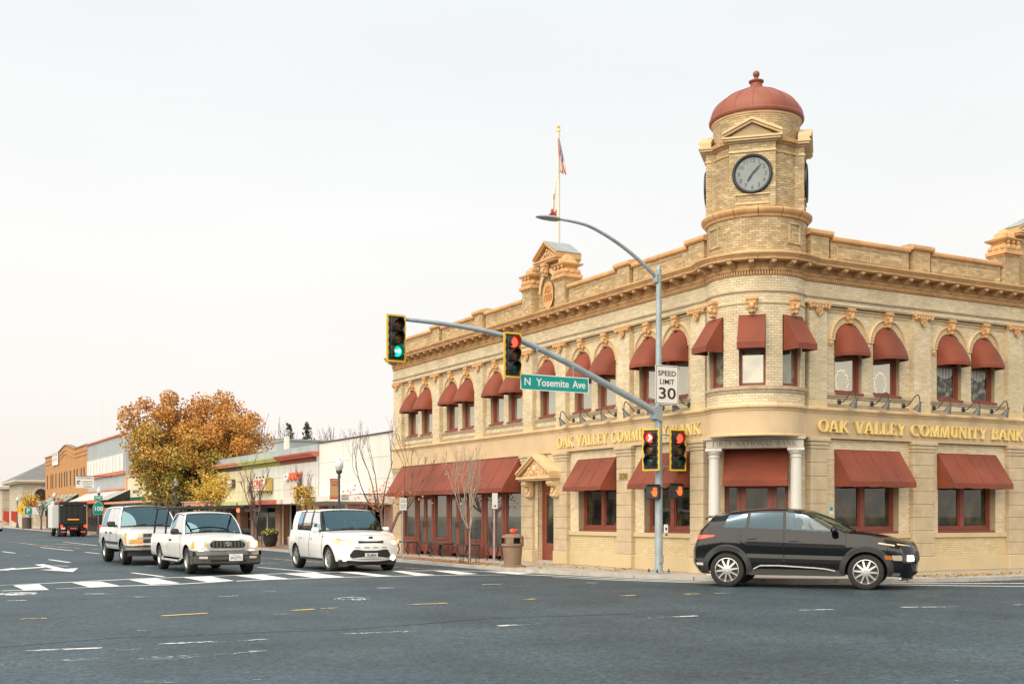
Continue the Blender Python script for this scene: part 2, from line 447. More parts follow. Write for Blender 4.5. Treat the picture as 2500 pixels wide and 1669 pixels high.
# ------------------------------------------------------------------ materials used by the setting
M_asph = mat('asphalt', (0.032, 0.055, 0.069), rough=0.62, var=0.28, vscale=0.5, dirt=(0.075, 0.098, 0.108), dscale=0.35, damt=0.4, bump=0.5, bscale=45, spec=0.45)
def asphalt_detail():
    t = M_asph.node_tree; N = t.nodes; Lk = t.links; b = N['Principled BSDF']
    cur = b.inputs['Base Color'].links[0].from_socket
    tcn = N.new('ShaderNodeTexCoord')
    v = N.new('ShaderNodeTexVoronoi'); v.inputs['Scale'].default_value = 28
    Lk.new(tcn.outputs['Object'], v.inputs['Vector'])
    mr = N.new('ShaderNodeMapRange'); mr.inputs['To Min'].default_value = 0.55; mr.inputs['To Max'].default_value = 1.5
    sp = N.new('ShaderNodeSeparateColor'); Lk.new(v.outputs['Color'], sp.inputs[0]); Lk.new(sp.outputs[0], mr.inputs[0])
    vm_ = N.new('ShaderNodeVectorMath'); vm_.operation = 'SCALE'
    Lk.new(cur, vm_.inputs[0]); Lk.new(mr.outputs[0], vm_.inputs['Scale'])
    # long faint tyre-polished streaks along both streets
    mp = N.new('ShaderNodeMapping'); mp.inputs['Scale'].default_value = (1.1, 0.06, 1); mp.inputs['Rotation'].default_value = (0, 0, 0.9)
    n2 = N.new('ShaderNodeTexNoise'); n2.inputs['Scale'].default_value = 1.0; n2.inputs['Detail'].default_value = 3
    Lk.new(tcn.outputs['Object'], mp.inputs[0]); Lk.new(mp.outputs[0], n2.inputs['Vector'])
    m2 = N.new('ShaderNodeMapRange'); m2.inputs['To Min'].default_value = 0.86; m2.inputs['To Max'].default_value = 1.14
    Lk.new(n2.outputs['Fac'], m2.inputs[0])
    n3 = N.new('ShaderNodeTexNoise'); n3.inputs['Scale'].default_value = 5.5; n3.inputs['Detail'].default_value = 6; n3.inputs['Roughness'].default_value = .8
    m3 = N.new('ShaderNodeMapRange'); m3.inputs['From Min'].default_value = .3; m3.inputs['From Max'].default_value = .7; m3.inputs['To Min'].default_value = 0.70; m3.inputs['To Max'].default_value = 1.30
    v3 = N.new('ShaderNodeVectorMath'); v3.operation = 'SCALE'
    Lk.new(tcn.outputs['Object'], n3.inputs['Vector']); Lk.new(n3.outputs['Fac'], m3.inputs[0]); Lk.new(vm_.outputs[0], v3.inputs[0]); Lk.new(m3.outputs[0], v3.inputs['Scale'])
    v2 = N.new('ShaderNodeVectorMath'); v2.operation = 'SCALE'
    Lk.new(v3.outputs[0], v2.inputs[0]); Lk.new(m2.outputs[0], v2.inputs['Scale'])
    Lk.new(v2.outputs[0], b.inputs['Base Color'])
asphalt_detail()

def paint(name, col, worn):
    """road paint, chipped through to the asphalt where it is worn"""
    m = bpy.data.materials.new(name); m.use_nodes = True
    t = m.node_tree; N = t.nodes; Lk = t.links; b = N['Principled BSDF']
    S(b, 'Roughness', 0.6); b.inputs['Base Color'].default_value = (*col, 1)
    tcn = N.new('ShaderNodeTexCoord'); n = N.new('ShaderNodeTexNoise'); n.inputs['Scale'].default_value = 14; n.inputs['Detail'].default_value = 8; n.inputs['Roughness'].default_value = 0.75
    n1 = N.new('ShaderNodeTexNoise'); n1.inputs['Scale'].default_value = 1.6; n1.inputs['Detail'].default_value = 3
    Lk.new(tcn.outputs['Object'], n.inputs['Vector']); Lk.new(tcn.outputs['Object'], n1.inputs['Vector'])
    ad = N.new('ShaderNodeMath'); ad.operation = 'ADD'; Lk.new(n.outputs['Fac'], ad.inputs[0]); Lk.new(n1.outputs['Fac'], ad.inputs[1])
    mr = N.new('ShaderNodeMapRange'); mr.inputs['From Min'].default_value = worn; mr.inputs['From Max'].default_value = worn + 0.12
    Lk.new(ad.outputs[0], mr.inputs[0])
    o = N['Material Output']; tr = N.new('ShaderNodeBsdfTransparent'); ms = N.new('ShaderNodeMixShader')
    Lk.new(mr.outputs[0], ms.inputs[0]); Lk.new(tr.outputs[0], ms.inputs[1]); Lk.new(b.outputs[0], ms.inputs[2]); Lk.new(ms.outputs[0], o.inputs[0])
    return m
M_paint_w = paint('road_paint_white', (0.74, 0.74, 0.72), 0.70)
M_paint_d = paint('road_paint_white_dash', (0.66, 0.67, 0.66), 0.93)
M_paint_y = paint('road_paint_yellow', (0.70, 0.46, 0.16), 0.92)
M_paint_o = paint('road_paint_worn', (0.34, 0.37, 0.37), 1.06)
M_conc = mat('concrete', (0.42, 0.37, 0.31), rough=0.85, var=0.10, vscale=2.0, dirt=(0.30, 0.25, 0.2), dscale=1.5, damt=0.5, bump=0.2)
M_kerb = mat('kerb_concrete', (0.43, 0.40, 0.36), rough=0.85, var=0.15, vscale=3.0, bump=0.2)
M_paver = brickmat('paver_brick', (0.33, 0.15, 0.095), (0.27, 0.12, 0.08), (0.2, 0.14, 0.1), bw=0.2, bh=0.1)

# ------------------------------------------------------------------ ground, road, markings, pavement
g = MB(); g.add([(-700, -700, -0.03), (900, -700, -0.03), (900, 1500, -0.03), (-700, 1500, -0.03)], [(0, 1, 2, 3)])
tag(g.build('ground', mat('ground_earth', (0.17, 0.16, 0.13), rough=0.9, var=0.2, vscale=0.05)), 'bare ground beyond the streets', kind='structure')
g = MB(); g.add([(-120, -120, 0), (160, -120, 0), (160, 0.2, 0), (0.6, 0.6, 0), (0.2, 700, 0), (-120, 700, 0)], [(0, 1, 2, 3, 4, 5)])
ROAD = tag(g.build('road', M_asph), 'dark asphalt road through the crossing', kind='structure')
MARKS = [
    ('bar', [(-13.93, 5.87), (-13.42, 6.13), (-13.5, 4.0), (-13.92, 4.11)]),
    ('bar', [(-12.76, 6.34), (-12.17, 6.46), (-12.1, 4.6), (-12.7, 4.49)]),
    ('bar', [(-11.51, 6.86), (-10.87, 7.16), (-10.84, 4.98), (-11.48, 4.79)]),
    ('bar', [(-10.26, 7.27), (-9.61, 7.54), (-9.62, 5.1), (-10.24, 5.06)]),
    ('bar', [(-9.02, 7.57), (-8.31, 7.74), (-8.34, 5.49), (-8.94, 5.43)]),
    ('bar', [(-7.76, 7.7), (-6.94, 7.88), (-7.02, 5.6), (-7.75, 5.55)]),
    ('bar', [(-6.33, 8.02), (-5.91, 8.1), (-5.88, 5.59), (-6.28, 5.55)]),
    ('bar', [(-4.96, 7.77), (-4.73, 7.77), (-4.85, 5.46), (-5.35, 5.47)]),
    ('bar', [(-3.97, 7.48), (-3.57, 7.32), (-3.75, 5.42), (-4.27, 5.37)]),
    ('bar', [(-3.03, 6.71), (-2.76, 6.43), (-2.36, 5.24), (-2.94, 4.98)]),
    ('white', 0.13, [(-14.16, 6.0), (-12.77, 6.49), (-11.22, 7.19), (-9.4, 7.49), (-7.4, 8.01), (-5.71, 8.05), (-3.94, 7.53), (-2.1, 5.7)]),
    ('white', 0.13, [(-14.33, 4.11), (-13.5, 4.05)]),
    ('white', 0.13, [(-13.34, 4.27), (-12.07, 4.58), (-11.27, 4.54), (-10.26, 5.0), (-8.87, 5.46), (-7.02, 5.6), (-5.33, 5.4), (-3.35, 4.75)]),
    ('white', 0.13, [(-3.14, 5.66), (-2.9, 4.6), (-2.45, 3.4), (-1.95, 2.0), (-1.35, 0.7), (-0.6, -0.6), (0.4, -1.5), (2.1, -2.3), (4.04, -3.3), (7.0, -4.6)]),
    ('white', 0.13, [(-2.95, 3.3), (-2.4, 1.8), (-1.0, -0.8), (1.5, -2.5), (3.26, -4.0), (6.0, -6.0)]),
    ('white', 0.1, [(-9.73, 53.93), (-7.97, 52.97), (-6.67, 48.85), (-5.74, 45.6)]),
    ('white', 0.1, [(-10.17, 49.18), (-9.77, 48.97)]),
    ('yellow', 0.16, [(-9.78, 48.58), (-9.49, 41.47), (-8.93, 35.18), (-8.04, 31.05), (-7.45, 23.87)]),
    ('yellow', 0.14, [(-5.14, 18.37), (-4.89, 16.07), (-4.41, 12.23), (-3.62, 7.66)]),
    ('white', 0.12, [(-8.9, 42.42), (-8.29, 42.09), (-7.52, 38.26)]),
    ('white', 0.12, [(-7.36, 46.49), (-7.07, 37.58)]),
    ('white', 0.12, [(-9.81, 35.66), (-9.31, 29.56)]),
    ('white', 0.13, [(-11.87, 29.94), (-11.66, 27.42)]),
    ('white', 0.13, [(-9.19, 27.48), (-9.04, 25.25)]),
    ('white', 0.14, [(-11.42, 20.21), (-11.22, 17.26)]),
    ('white', 0.13, [(-10.84, 10.04), (-10.57, 7.77)]),
    ('white', 0.1, [(-9.8, 13.85), (-9.59, 13.53)]),
    ('worn', 0.07, [(-13.29, 15.42), (-12.44, 16.68), (-11.24, 17.16), (-10.33, 17.07)]),
    ('worn', 0.06, [(-12.96, 9.88), (-12.04, 10.5)]),
    ('bar', [(-12.32, 16.29), (-12.03, 16.57), (-11.94, 13.0), (-12.21, 13.05)]),
    ('bar', [(-12.59, 12.81), (-11.93, 13.08), (-11.58, 13.35), (-12.02, 11.18)]),
    ('bar', [(-13.48, 13.39), (-12.27, 14.71), (-12.29, 14.13), (-13.53, 12.85)]),
    ('bar', [(-13.48, 13.39), (-13.05, 14.31), (-13.05, 13.7), (-13.37, 12.8)]),
    ('white', 0.1, [(-11.14, 14.08), (-10.94, 13.87)]),
    ('white', 0.12, [(-11.91, 15.32), (-11.62, 14.75)]),
    ('white', 0.09, [(-11.64, 23.99), (-11.45, 24.45)]),
    ('white', 0.12, [(-10.66, 8.19), (-10.57, 7.72)]),
    ('white', 0.1, [(-6.49, 14.16), (-5.79, 13.05)]),
    ('white', 0.13, [(-7.25, 11.67), (-6.8, 7.96)]),
    ('white', 0.1, [(-7.02, 9.81), (-7.01, 7.91), (-6.51, 8.12)]),
    ('white', 0.09, [(-10.22, 1.49), (-9.84, 1.44)]),
    ('worn', 0.05, [(-9.23, 2.99), (-8.63, 3.18), (-7.13, 2.86)]),
    ('white', 0.1, [(-7.93, 1.52), (-7.61, 1.45)]),
    ('worn', 0.06, [(-7.29, 1.8), (-7.25, 0.67)]),
    ('white', 0.1, [(-5.64, 1.58), (-5.21, 1.5)]),
    ('disc', [-9.37, -0.91], 0.3),
    ('disc', [-14.12, 3.11], 0.3),
    ('yellow', 0.11, [(-11.04, -2.81), (-10.66, -2.73)]),
    ('yellow', 0.11, [(-10.54, -2.69), (-10.26, -2.64)]),
    ('yellow', 0.11, [(-9.12, -2.6), (-8.41, -2.61)]),
    ('yellow', 0.11, [(-7.11, -2.54), (-6.78, -2.48)]),
    ('yellow', 0.11, [(-12.93, -2.87), (-12.24, -2.71)]),
    ('yellow', 0.11, [(-14.69, -2.45), (-14.36, -2.52)]),
    ('yellow', 0.11, [(-7.09, -2.53), (-6.72, -2.5)]),
    ('yellow', 0.11, [(-5.06, -2.51), (-4.72, -2.5)]),
    ('yellow', 0.11, [(-3.84, -2.73), (-3.5, -2.72)]),
    ('yellow', 0.11, [(-3.22, -2.8), (-2.91, -2.84)]),
    ('white', 0.11, [(-13.1, 2.49), (-12.67, 2.26)]),
    ('white', 0.11, [(-12.5, 1.21), (-12.08, 1.28)]),
    ('white', 0.11, [(-11.23, 0.57), (-10.86, 0.68)]),
    ('white', 0.11, [(-10.21, 1.51), (-9.83, 1.51)]),
    ('white', 0.11, [(-14.5, 1.26), (-14.2, 1.26)]),
    ('white', 0.11, [(-13.75, -6.5), (-12.53, -6.59)]),
    ('white', 0.11, [(-15.31, -6.43), (-14.33, -6.56)]),
    ('white', 0.11, [(-11.6, -6.41), (-10.71, -6.51)]),
    ('white', 0.11, [(-9.54, -6.42), (-9.32, -6.37)]),
    ('white', 0.11, [(-9.33, -6.4), (-8.9, -6.39)]),
    ('white', 0.11, [(-7.32, -6.39), (-6.4, -6.42)]),
    ('white', 0.11, [(-4.68, -6.34), (-3.96, -6.51)]),
    ('white', 0.11, [(-2.78, -6.69), (-1.95, -7.05)]),
    ('white', 0.11, [(-0.9, -7.18), (-0.69, -7.24)]),
    ('white', 0.11, [(-3.48, 1.06), (-3.27, 0.86)]),
    ('worn', 0.05, [(-15.34, -6.76), (-14.1, -6.85), (-13.45, -6.98), (-12.66, -6.98)]),
    ('worn', 0.1, [(-13.18, -0.73), (-13.02, -1.53), (-13.07, -2.71)]),
    ('worn', 0.28, [(-15.42, -7.68), (-14.99, -7.55), (-14.45, -7.61), (-13.87, -7.81), (-13.41, -7.69), (-12.9, -7.63)]),
    ('worn', 0.16, [(-14.98, -9.18), (-14.56, -9.29), (-14.09, -9.58), (-13.57, -9.71)]),
    ('worn', 0.3, [(-11.63, -2.96), (-11.37, -3.53)]),
    ('worn', 0.22, [(-10.28, -3.58), (-9.77, -3.32)]),
    ('worn', 0.15, [(-13.58, -4.81), (-13.56, -5.21)]),
    ('worn', 0.12, [(-0.45, -4.26), (-0.65, -5.0), (-0.37, -5.27)]),
    ('worn', 0.3, [(-8.77, -12.61), (-8.48, -12.76)]),
]

def ribbon(b, pts, wd, z, taper=False):
    pts = [Vector((p[0], p[1], 0)) for p in pts]
    L = []; R_ = []
    for i, p in enumerate(pts):
        a = pts[max(0, i - 1)]; c_ = pts[min(len(pts) - 1, i + 1)]
        d_ = (c_ - a).normalized(); n_ = Vector((-d_.y, d_.x, 0))
        k = 0.35 if taper and i in (0, len(pts) - 1) else 1.0
        L.append((p.x + n_.x * wd / 2 * k, p.y + n_.y * wd / 2 * k, z)); R_.append((p.x - n_.x * wd / 2 * k, p.y - n_.y * wd / 2 * k, z))
    n = len(pts)
    b.add(L + R_, [(i, i + 1, n + i + 1, n + i) for i in range(n - 1)])
zlev = 0.004
for i, mk in enumerate(MARKS):
    b = MB(); z_ = 0.004 + 0.0004 * (i % 9)
    if mk[0] == 'bar':
        b.add([(p[0], p[1], z_) for p in mk[1]], [(0, 1, 2, 3)]); nm, mm = 'crosswalk_stripe', M_paint_w
    elif mk[0] == 'disc':
        b.lathe([(0.001, z_ + 0.006), (mk[2], z_ + 0.006), (mk[2] + 0.02, z_ - 0.004)], (mk[1][0], mk[1][1], 0), 24); nm, mm = 'manhole_cover', M_paint_d
    else:
        pts = mk[2]; wd = mk[1] * (1.25 if mk[0] == 'white' and len(mk[2]) > 5 else 1)
        if len(pts) == 2:    # a dash: split so that its ends can taper
            a, c_ = Vector(pts[0]), Vector(pts[1]); pts = [tuple(a.lerp(c_, t_)) for t_ in (0, 0.06, 0.5, 0.94, 1)]
        ribbon(b, pts, wd, z_, True)
        nm = {'white': 'lane_line', 'yellow': 'yellow_line', 'worn': 'worn_line'}[mk[0]]
        mm = {'white': M_paint_w if len(pts) > 5 or wd > 0.115 else M_paint_d, 'yellow': M_paint_y, 'worn': M_paint_o}[mk[0]]
    b.build(nm, mm, ROAD)

M_seal = mat('crack_sealant', (0.018, 0.024, 0.028), rough=.5)
for pts in (((-16.2, -6.2), (-14.0, -5.6), (-11.5, -5.9), (-9.2, -5.4), (-7.0, -5.7)), ((-13.5, 1.2), (-11.0, .6), (-8.4, .9), (-6.0, .2), (-3.2, .5))):
    P_ = [pts[0]]
    for a_, c_ in zip(pts, pts[1:]):
        for t_ in (.25, .5, .75, 1): P_.append((a_[0] + (c_[0] - a_[0]) * t_ + rnd.gauss(0, .05), a_[1] + (c_[1] - a_[1]) * t_ + rnd.gauss(0, .05)))
    b = MB(); ribbon(b, P_, .035, .003); b.build('sealed_crack', M_seal, ROAD)
SW = 0.08
edge = [(-2.5, 300), (-2.5, 6.0), (-2.25, 4.4), (-1.7, 2.5), (-1.1, 1.0), (-0.35, -0.2), (0.6, -1.05), (2.2, -1.95), (4.0, -2.4), (40, -2.6)]
b = MB(); ins = [(3, 300), (3, 8), (3, 3), (3, 3), (3, 3), (3, 3), (3, 3), (3, 3), (4, 3), (40, 3)]
n = len(edge)
kw = 0.16
inner = []
for i, p in enumerate(edge):
    a = Vector(edge[max(0, i - 1)]); c_ = Vector(edge[min(n - 1, i + 1)]); d_ = (c_ - a).normalized()
    inner.append((p[0] - d_.y * kw, p[1] + d_.x * kw))
b.add([(p[0], p[1], SW) for p in inner] + [(p[0], p[1], SW) for p in ins], [(i, i + 1, n + i + 1, n + i) for i in range(n - 1)])
PAVE = tag(b.build('pavement', M_conc), 'pale concrete pavement round the bank corner', kind='structure')
# kerb stones
cum = [0]
for i in range(1, n): cum.append(cum[-1] + (Vector(edge[i]) - Vector(edge[i - 1])).length)
def at_edge(s_, lst):
    i = max(j for j in range(n - 1) if cum[j] <= s_ + 1e-9)
    t_ = (s_ - cum[i]) / (cum[i + 1] - cum[i])
    return (lst[i][0] + (lst[i + 1][0] - lst[i][0]) * t_, lst[i][1] + (lst[i + 1][1] - lst[i][1]) * t_)
s_ = 250.0; k = 0
while s_ < cum[-1] - 20:
    e_ = s_ + 1.5
    q = [at_edge(s_ + 0.01, edge), at_edge(e_ - 0.01, edge), at_edge(e_ - 0.01, inner), at_edge(s_ + 0.01, inner)]
    b = MB(); h = SW + 0.004 + rnd.uniform(-.003, .003)
    b.hexa([(p[0], p[1], -0.01) for p in q] + [(p[0], p[1], h) for p in q])
    b.build('kerb_stone', M_kerb, PAVE)
    s_ = e_
b = MB(); s_ = cum[0]
q = [at_edge(0, edge), at_edge(249.99, edge), at_edge(249.99, inner), at_edge(0, inner)]
b.hexa([(p[0], p[1], -0.01) for p in q] + [(p[0], p[1], SW) for p in q]); b.build('kerb_stone', M_kerb, PAVE)
# red brick paver band beside the kerb and slabs by the wall
b = MB(); b.add([(-2.3, 8.5, SW + .004), (-1.3, 8.5, SW + .004), (-1.3, 120, SW + .004), (-2.3, 120, SW + .004)], [(0, 1, 2, 3)]); b.build('brick_paving', M_paver, PAVE)
b = MB()
for i in range(40):
    y0 = 1.6 + i * 1.52
    if y0 > 60: break
    b.add([(-1.28, y0, SW + .0045), (-0.02, y0, SW + .0045), (-0.02, y0 + 0.012, SW + .0045), (-1.28, y0 + 0.012, SW + .0045)], [(0, 1, 2, 3)])
for i in range(9):
    x0 = 2.4 + i * 1.5
    b.add([(x0, -2.2, SW + .0045), (x0 + .012, -2.2, SW + .0045), (x0 + .012, -.02, SW + .0045), (x0, -.02, SW + .0045)], [(0, 1, 2, 3)])
tag(b.build('slab_joints', mat('joint_dark', (0.16, 0.13, 0.1)), PAVE), kind='stuff')
# fallen leaves
M_fall = mat('fallen_leaf', (0.6, 0.4, 0.1), rough=0.8, island=[(0.52, 0.30, 0.07), (0.62, 0.42, 0.12), (0.40, 0.21, 0.06), (0.66, 0.5, 0.2), (0.3, 0.15, 0.06)])
b = MB()
def leaf(b, x, y, z, r):
    a = rnd.uniform(0, 6.3); t1 = rnd.uniform(-.5, .5)
    p = [(cos(a) * r, sin(a) * r, 0.006), (cos(a + 1.4) * r * .7, sin(a + 1.4) * r * .7, 0.006 + abs(t1) * r), (cos(a + 3.1) * r, sin(a + 3.1) * r, .006), (cos(a + 4.7) * r * .7, sin(a + 4.7) * r * .7, 0.006 + abs(t1) * r * .5)]
    b.add([(x + q[0], y + q[1], z + q[2]) for q in p], [(0, 1, 2, 3)])
for i in range(1500):
    if i < 620: x, y = 3.4 + rnd.random() ** 1.3 * 7, -1.55 + rnd.gauss(0, .28)
    elif i < 980: x, y = -2.0 + rnd.gauss(0, .25), 9.2 + rnd.gauss(0, 1.5)
    elif i < 1300: x, y = rnd.uniform(-2.4, -.4), rnd.uniform(6, 34)
    else: x, y = rnd.uniform(-1.2, 0), rnd.uniform(2.6, 8)
    if x < -2.3: continue
    leaf(b, x, y, SW + .006, rnd.uniform(.03, .06))
tag(b.build('fallen_leaves', M_fall), 'yellow and brown fallen leaves scattered along the pavement', kind='stuff')

# ------------------------------------------------------------------ the corner bank
M_mortar = mat('bank_mortar', (0.43, 0.335, 0.21), rough=0.9, var=0.1, vscale=4)
M_brick = mat('cream_brick', (0.6, 0.47, 0.3), rough=0.55, island=[(0.61, 0.485, 0.295), (0.69, 0.57, 0.375), (0.75, 0.64, 0.45), (0.65, 0.525, 0.33), (0.71, 0.59, 0.39)], dirt=(0.46, 0.345, 0.205), dscale=1.4, damt=0.5, var=.10, vscale=.9)
M_tbrick = mat('tower_brick', (0.5, 0.36, 0.2), rough=0.6, island=[(0.42, 0.295, 0.15), (0.50, 0.365, 0.19), (0.57, 0.43, 0.24), (0.38, 0.27, 0.135), (0.46, 0.33, 0.17), (0.64, 0.51, 0.31)], dirt=(0.22, 0.16, 0.095), dscale=1.3, damt=0.7)
M_terra = mat('terracotta', (0.63, 0.37, 0.165), rough=0.6, var=0.12, vscale=2.5, dirt=(0.30, 0.15, 0.065), dscale=2.2, damt=0.55)
M_terra2 = mat('terracotta_pale', (0.68, 0.49, 0.27), rough=0.6, var=0.1, vscale=2.5, dirt=(0.38, 0.24, 0.11), dscale=2.0, damt=0.4)
M_arch = mat('arch_cream', (0.64, 0.49, 0.28), rough=0.6, var=0.08, vscale=4, dirt=(0.42, 0.29, 0.15), dscale=3, damt=.3)
M_band = mat('bank_band', (0.64, 0.47, 0.28), rough=0.7, var=0.06, vscale=1.5, dirt=(0.50, 0.33, 0.17), dscale=.9, damt=.45)
M_stone = mat('tan_stone_block', (0.52, 0.41, 0.265), rough=0.8, var=0.10, vscale=3.5, dirt=(0.36, 0.25, 0.15), dscale=2.4, damt=0.5, bump=.25, bscale=30)
M_yel = mat('yellow_paint_stone', (0.58, 0.46, 0.27), rough=0.7, var=0.07, vscale=2, dirt=(0.5, 0.34, 0.17), dscale=2, damt=0.5)
M_ybrick = mat('yellow_brick', (0.6, 0.44, 0.2), rough=0.6, island=[(0.60, 0.46, 0.25), (0.67, 0.54, 0.31), (0.62, 0.48, 0.26), (0.70, 0.58, 0.36)], dirt=(0.45, 0.3, 0.13), dscale=1.5, damt=.3)
M_sill = mat('sill_stone', (0.47, 0.37, 0.25), rough=0.8, var=.1, vscale=4, dirt=(0.24, 0.18, 0.12), dscale=2.5, damt=.7)
M_awn = mat('maroon_canvas', (0.210, 0.043, 0.0165), rough=0.75, var=0.20, vscale=1.3, dirt=(0.16, 0.042, 0.026), dscale=1.6, damt=0.65, bump=.55, bscale=4.5)
S(M_awn.node_tree.nodes['Principled BSDF'], 'Sheen Weight', .07); S(M_awn.node_tree.nodes['Principled BSDF'], 'Sheen Roughness', .5)
M_redwood = mat('red_brown_paint', (0.235, 0.060, 0.036), rough=0.5, var=0.12, vscale=4)
M_dome = mat('red_dome_metal', (0.255, 0.070, 0.036), rough=0.5, var=0.12, vscale=2.0, dirt=(0.3, 0.08, 0.05), dscale=2.5, damt=.5)
M_pane_b = pane_mat('bay_pane', (0.26, 0.245, 0.18), 0.22, refl=(.80, .78, .70), ncol=(0.02, 0.018, 0.012), namt=1.0, nscale=3.2)  # dark blotches painted in for the streaks reflected in the bay glass
M_pane_u = pane_mat('upper_pane', (0.28, 0.265, 0.21), 0.55, refl=(.88, .82, .66), ncol=(0.10, 0.09, 0.07), namt=.6, nscale=1.3)
M_pane_c = pane_mat('curtained_pane', (0.014, 0.02, 0.016), 0.09, refl=(.8, .78, .7), ncol=(.34, .32, .24), namt=1.0, nscale=7)  # near-black colour paints in the mirrored dark trees, pale blotches break it up
M_pane_d = pane_mat('lower_pane', (0.012, 0.013, 0.012), 0.10, ncol=(0.10, 0.085, 0.035), namt=.8, nscale=2.6)
M_pane_s = pane_mat('shop_pane', (0.11, 0.105, 0.085), 0.26, refl=(.9, .86, .76), ncol=(0.02, 0.02, 0.018), namt=.9, nscale=.9)
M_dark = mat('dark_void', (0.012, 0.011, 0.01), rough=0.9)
M_gold = mat('gold_letter', (0.86, 0.66, 0.25), rough=0.4, metal=0.1)
M_bronze = mat('bronze_number', (.34, .21, .06), rough=.4, metal=.4)
M_iron = mat('dark_iron', (0.045, 0.042, 0.04), rough=0.5)
M_shade = mat('lamp_shade_metal', (0.13, 0.122, 0.11), rough=0.5, metal=.2)
M_marble = mat('white_marble', (0.66, 0.63, 0.57), rough=0.4, var=0.25, vscale=5, vcol=(0.45, 0.42, 0.37), stretch=(1, 1, .35))
M_lint = mat('grey_stone', (0.50, 0.45, 0.37), rough=0.7, var=.12, vscale=5)
M_lead = mat('grey_roof_metal', (0.30, 0.33, 0.33), rough=0.5, var=.1)

BANK = thing('bank_building', 'two storey cream brick bank with a domed clock tower on the corner and maroon awnings', 'bank', (0, 0, SW))
FL = lambda s, n, z: (n, s, z)
FR = lambda s, n, z: (s, n, z)
BC = (0.92, 0.92); BR = 1.09
def pol(a, r): return (BC[0] + r * cos(a), BC[1] + r * sin(a))
def FB(s, n, z, r=BR):
    a = radians(225) + s / BR
    x, y = pol(a, r - n); return (x, y, z)
def FC(r):   # round map of any radius: s measured as arc length
    return lambda s, n, z: (*pol(radians(225) + s / r, r - n), z)

def bricks(b, F, s0, s1, z0, z1, holes=None, L=0.165, H=0.054, j=0.006, n0=-0.006, n1=0.02, ph=0.0):
    z = z0; row = 0
    while z < z1 - 0.015:
        zt = min(z + H - j, z1)
        iv = [(s0, s1)]
        for h in (holes(z + H / 2) if holes else []):
            nv = []
            for a, c in iv:
                if h[1] <= a or h[0] >= c: nv.append((a, c))
                else:
                    if h[0] > a: nv.append((a, h[0]))
                    if h[1] < c: nv.append((h[1], c))
            iv = nv
        o = (0.5 if row % 2 else 0.0) * L + ph
        for a, c in iv:
            k = math.floor((a - o) / L)
            while o + k * L < c - 0.012:
                x0 = max(a, o + k * L); x1 = min(c, o + (k + 1) * L) - j
                k += 1
                if x1 - x0 < 0.02: continue
                nn = n0 + rnd.uniform(-.0025, .0025)
                vs = [F(x0, nn, z), F(x1, nn, z), F(x1, nn, zt), F(x0, nn, zt), F(x0, n1, z), F(x1, n1, z), F(x1, n1, zt), F(x0, n1, zt)]
                b.add(vs, [(0, 1, 2, 3), (0, 4, 5, 1), (1, 5, 6, 2), (2, 6, 7, 3), (3, 7, 4, 0)])
        z += H; row += 1

# path of the street front, used by every moulding that wraps the corner
def front_path(y0, x1, dn=0.0, r=BR, step=9):
    a0 = math.acos(max(-1, min(1, (dn - BC[0]) / r))); a0 = a0 if a0 > 0 else -a0      # meets x=dn
    P = [((dn, y0), (-1, 0))]
    yj = BC[1] + r * sin(a0)
    P.append(((dn, yj), None))
    a_s = a0; a_e = radians(450) - a0
    k = int((math.degrees(a_e - a_s)) / step)
    for i in range(1, k):
        a = a_s + (a_e - a_s) * i / k
        P.append((pol(a, r), (cos(a), sin(a))))
    P.append(((yj, dn), None)); P.append(((x1, dn), (0, -1)))
    def miter(n1, n2):
        m_ = Vector(n1) + Vector(n2); m_.normalize(); c = m_.dot(Vector(n1)); return tuple(m_ / c)
    na = (cos(a_s), sin(a_s)); nb = (cos(a_e), sin(a_e))
    P[1] = (P[1][0], miter((-1, 0), na)); P[-2] = (P[-2][0], miter((0, -1), nb))
    return P
def path_cum(P):
    c = [0.0]
    for i in range(1, len(P)): c.append(c[-1] + (Vector(P[i][0]) - Vector(P[i - 1][0])).length)
    return c
def sub_path(P, c, a, b_):
    def at(s_):
        for i in range(len(P) - 1):
            if c[i] <= s_ <= c[i + 1] + 1e-9:
                t_ = (s_ - c[i]) / max(1e-9, c[i + 1] - c[i])
                n0_, n1_ = P[i][1], P[i + 1][1]
                if i == 0: n1_ = n0_ if t_ < 0.999 else n1_
                if i == len(P) - 2: n0_ = n1_ if t_ > 0.001 else n0_
                p = Vector(P[i][0]).lerp(Vector(P[i + 1][0]), t_); nn = Vector(n0_).lerp(Vector(n1_), t_)
                return (tuple(p), tuple(nn))
        return P[-1]
    return [at(a)] + [P[i] for i in range(len(P)) if a + 1e-4 < c[i] < b_ - 1e-4] + [at(b_)]
def sweep(b, Q, prof, mi=0):
    m_ = len(prof); vs = []
    for p, nn in Q:
        for o_, z_ in prof: vs.append((p[0] + nn[0] * o_, p[1] + nn[1] * o_, z_))
    k = len(Q)
    fs = [(i * m_ + j, (i + 1) * m_ + j, (i + 1) * m_ + (j + 1) % m_, i * m_ + (j + 1) % m_) for i in range(k - 1) for j in range(m_)]
    fs += [tuple(range(m_)), tuple(range((k - 1) * m_, k * m_))[::-1]]
    b.add(vs, fs, mi)

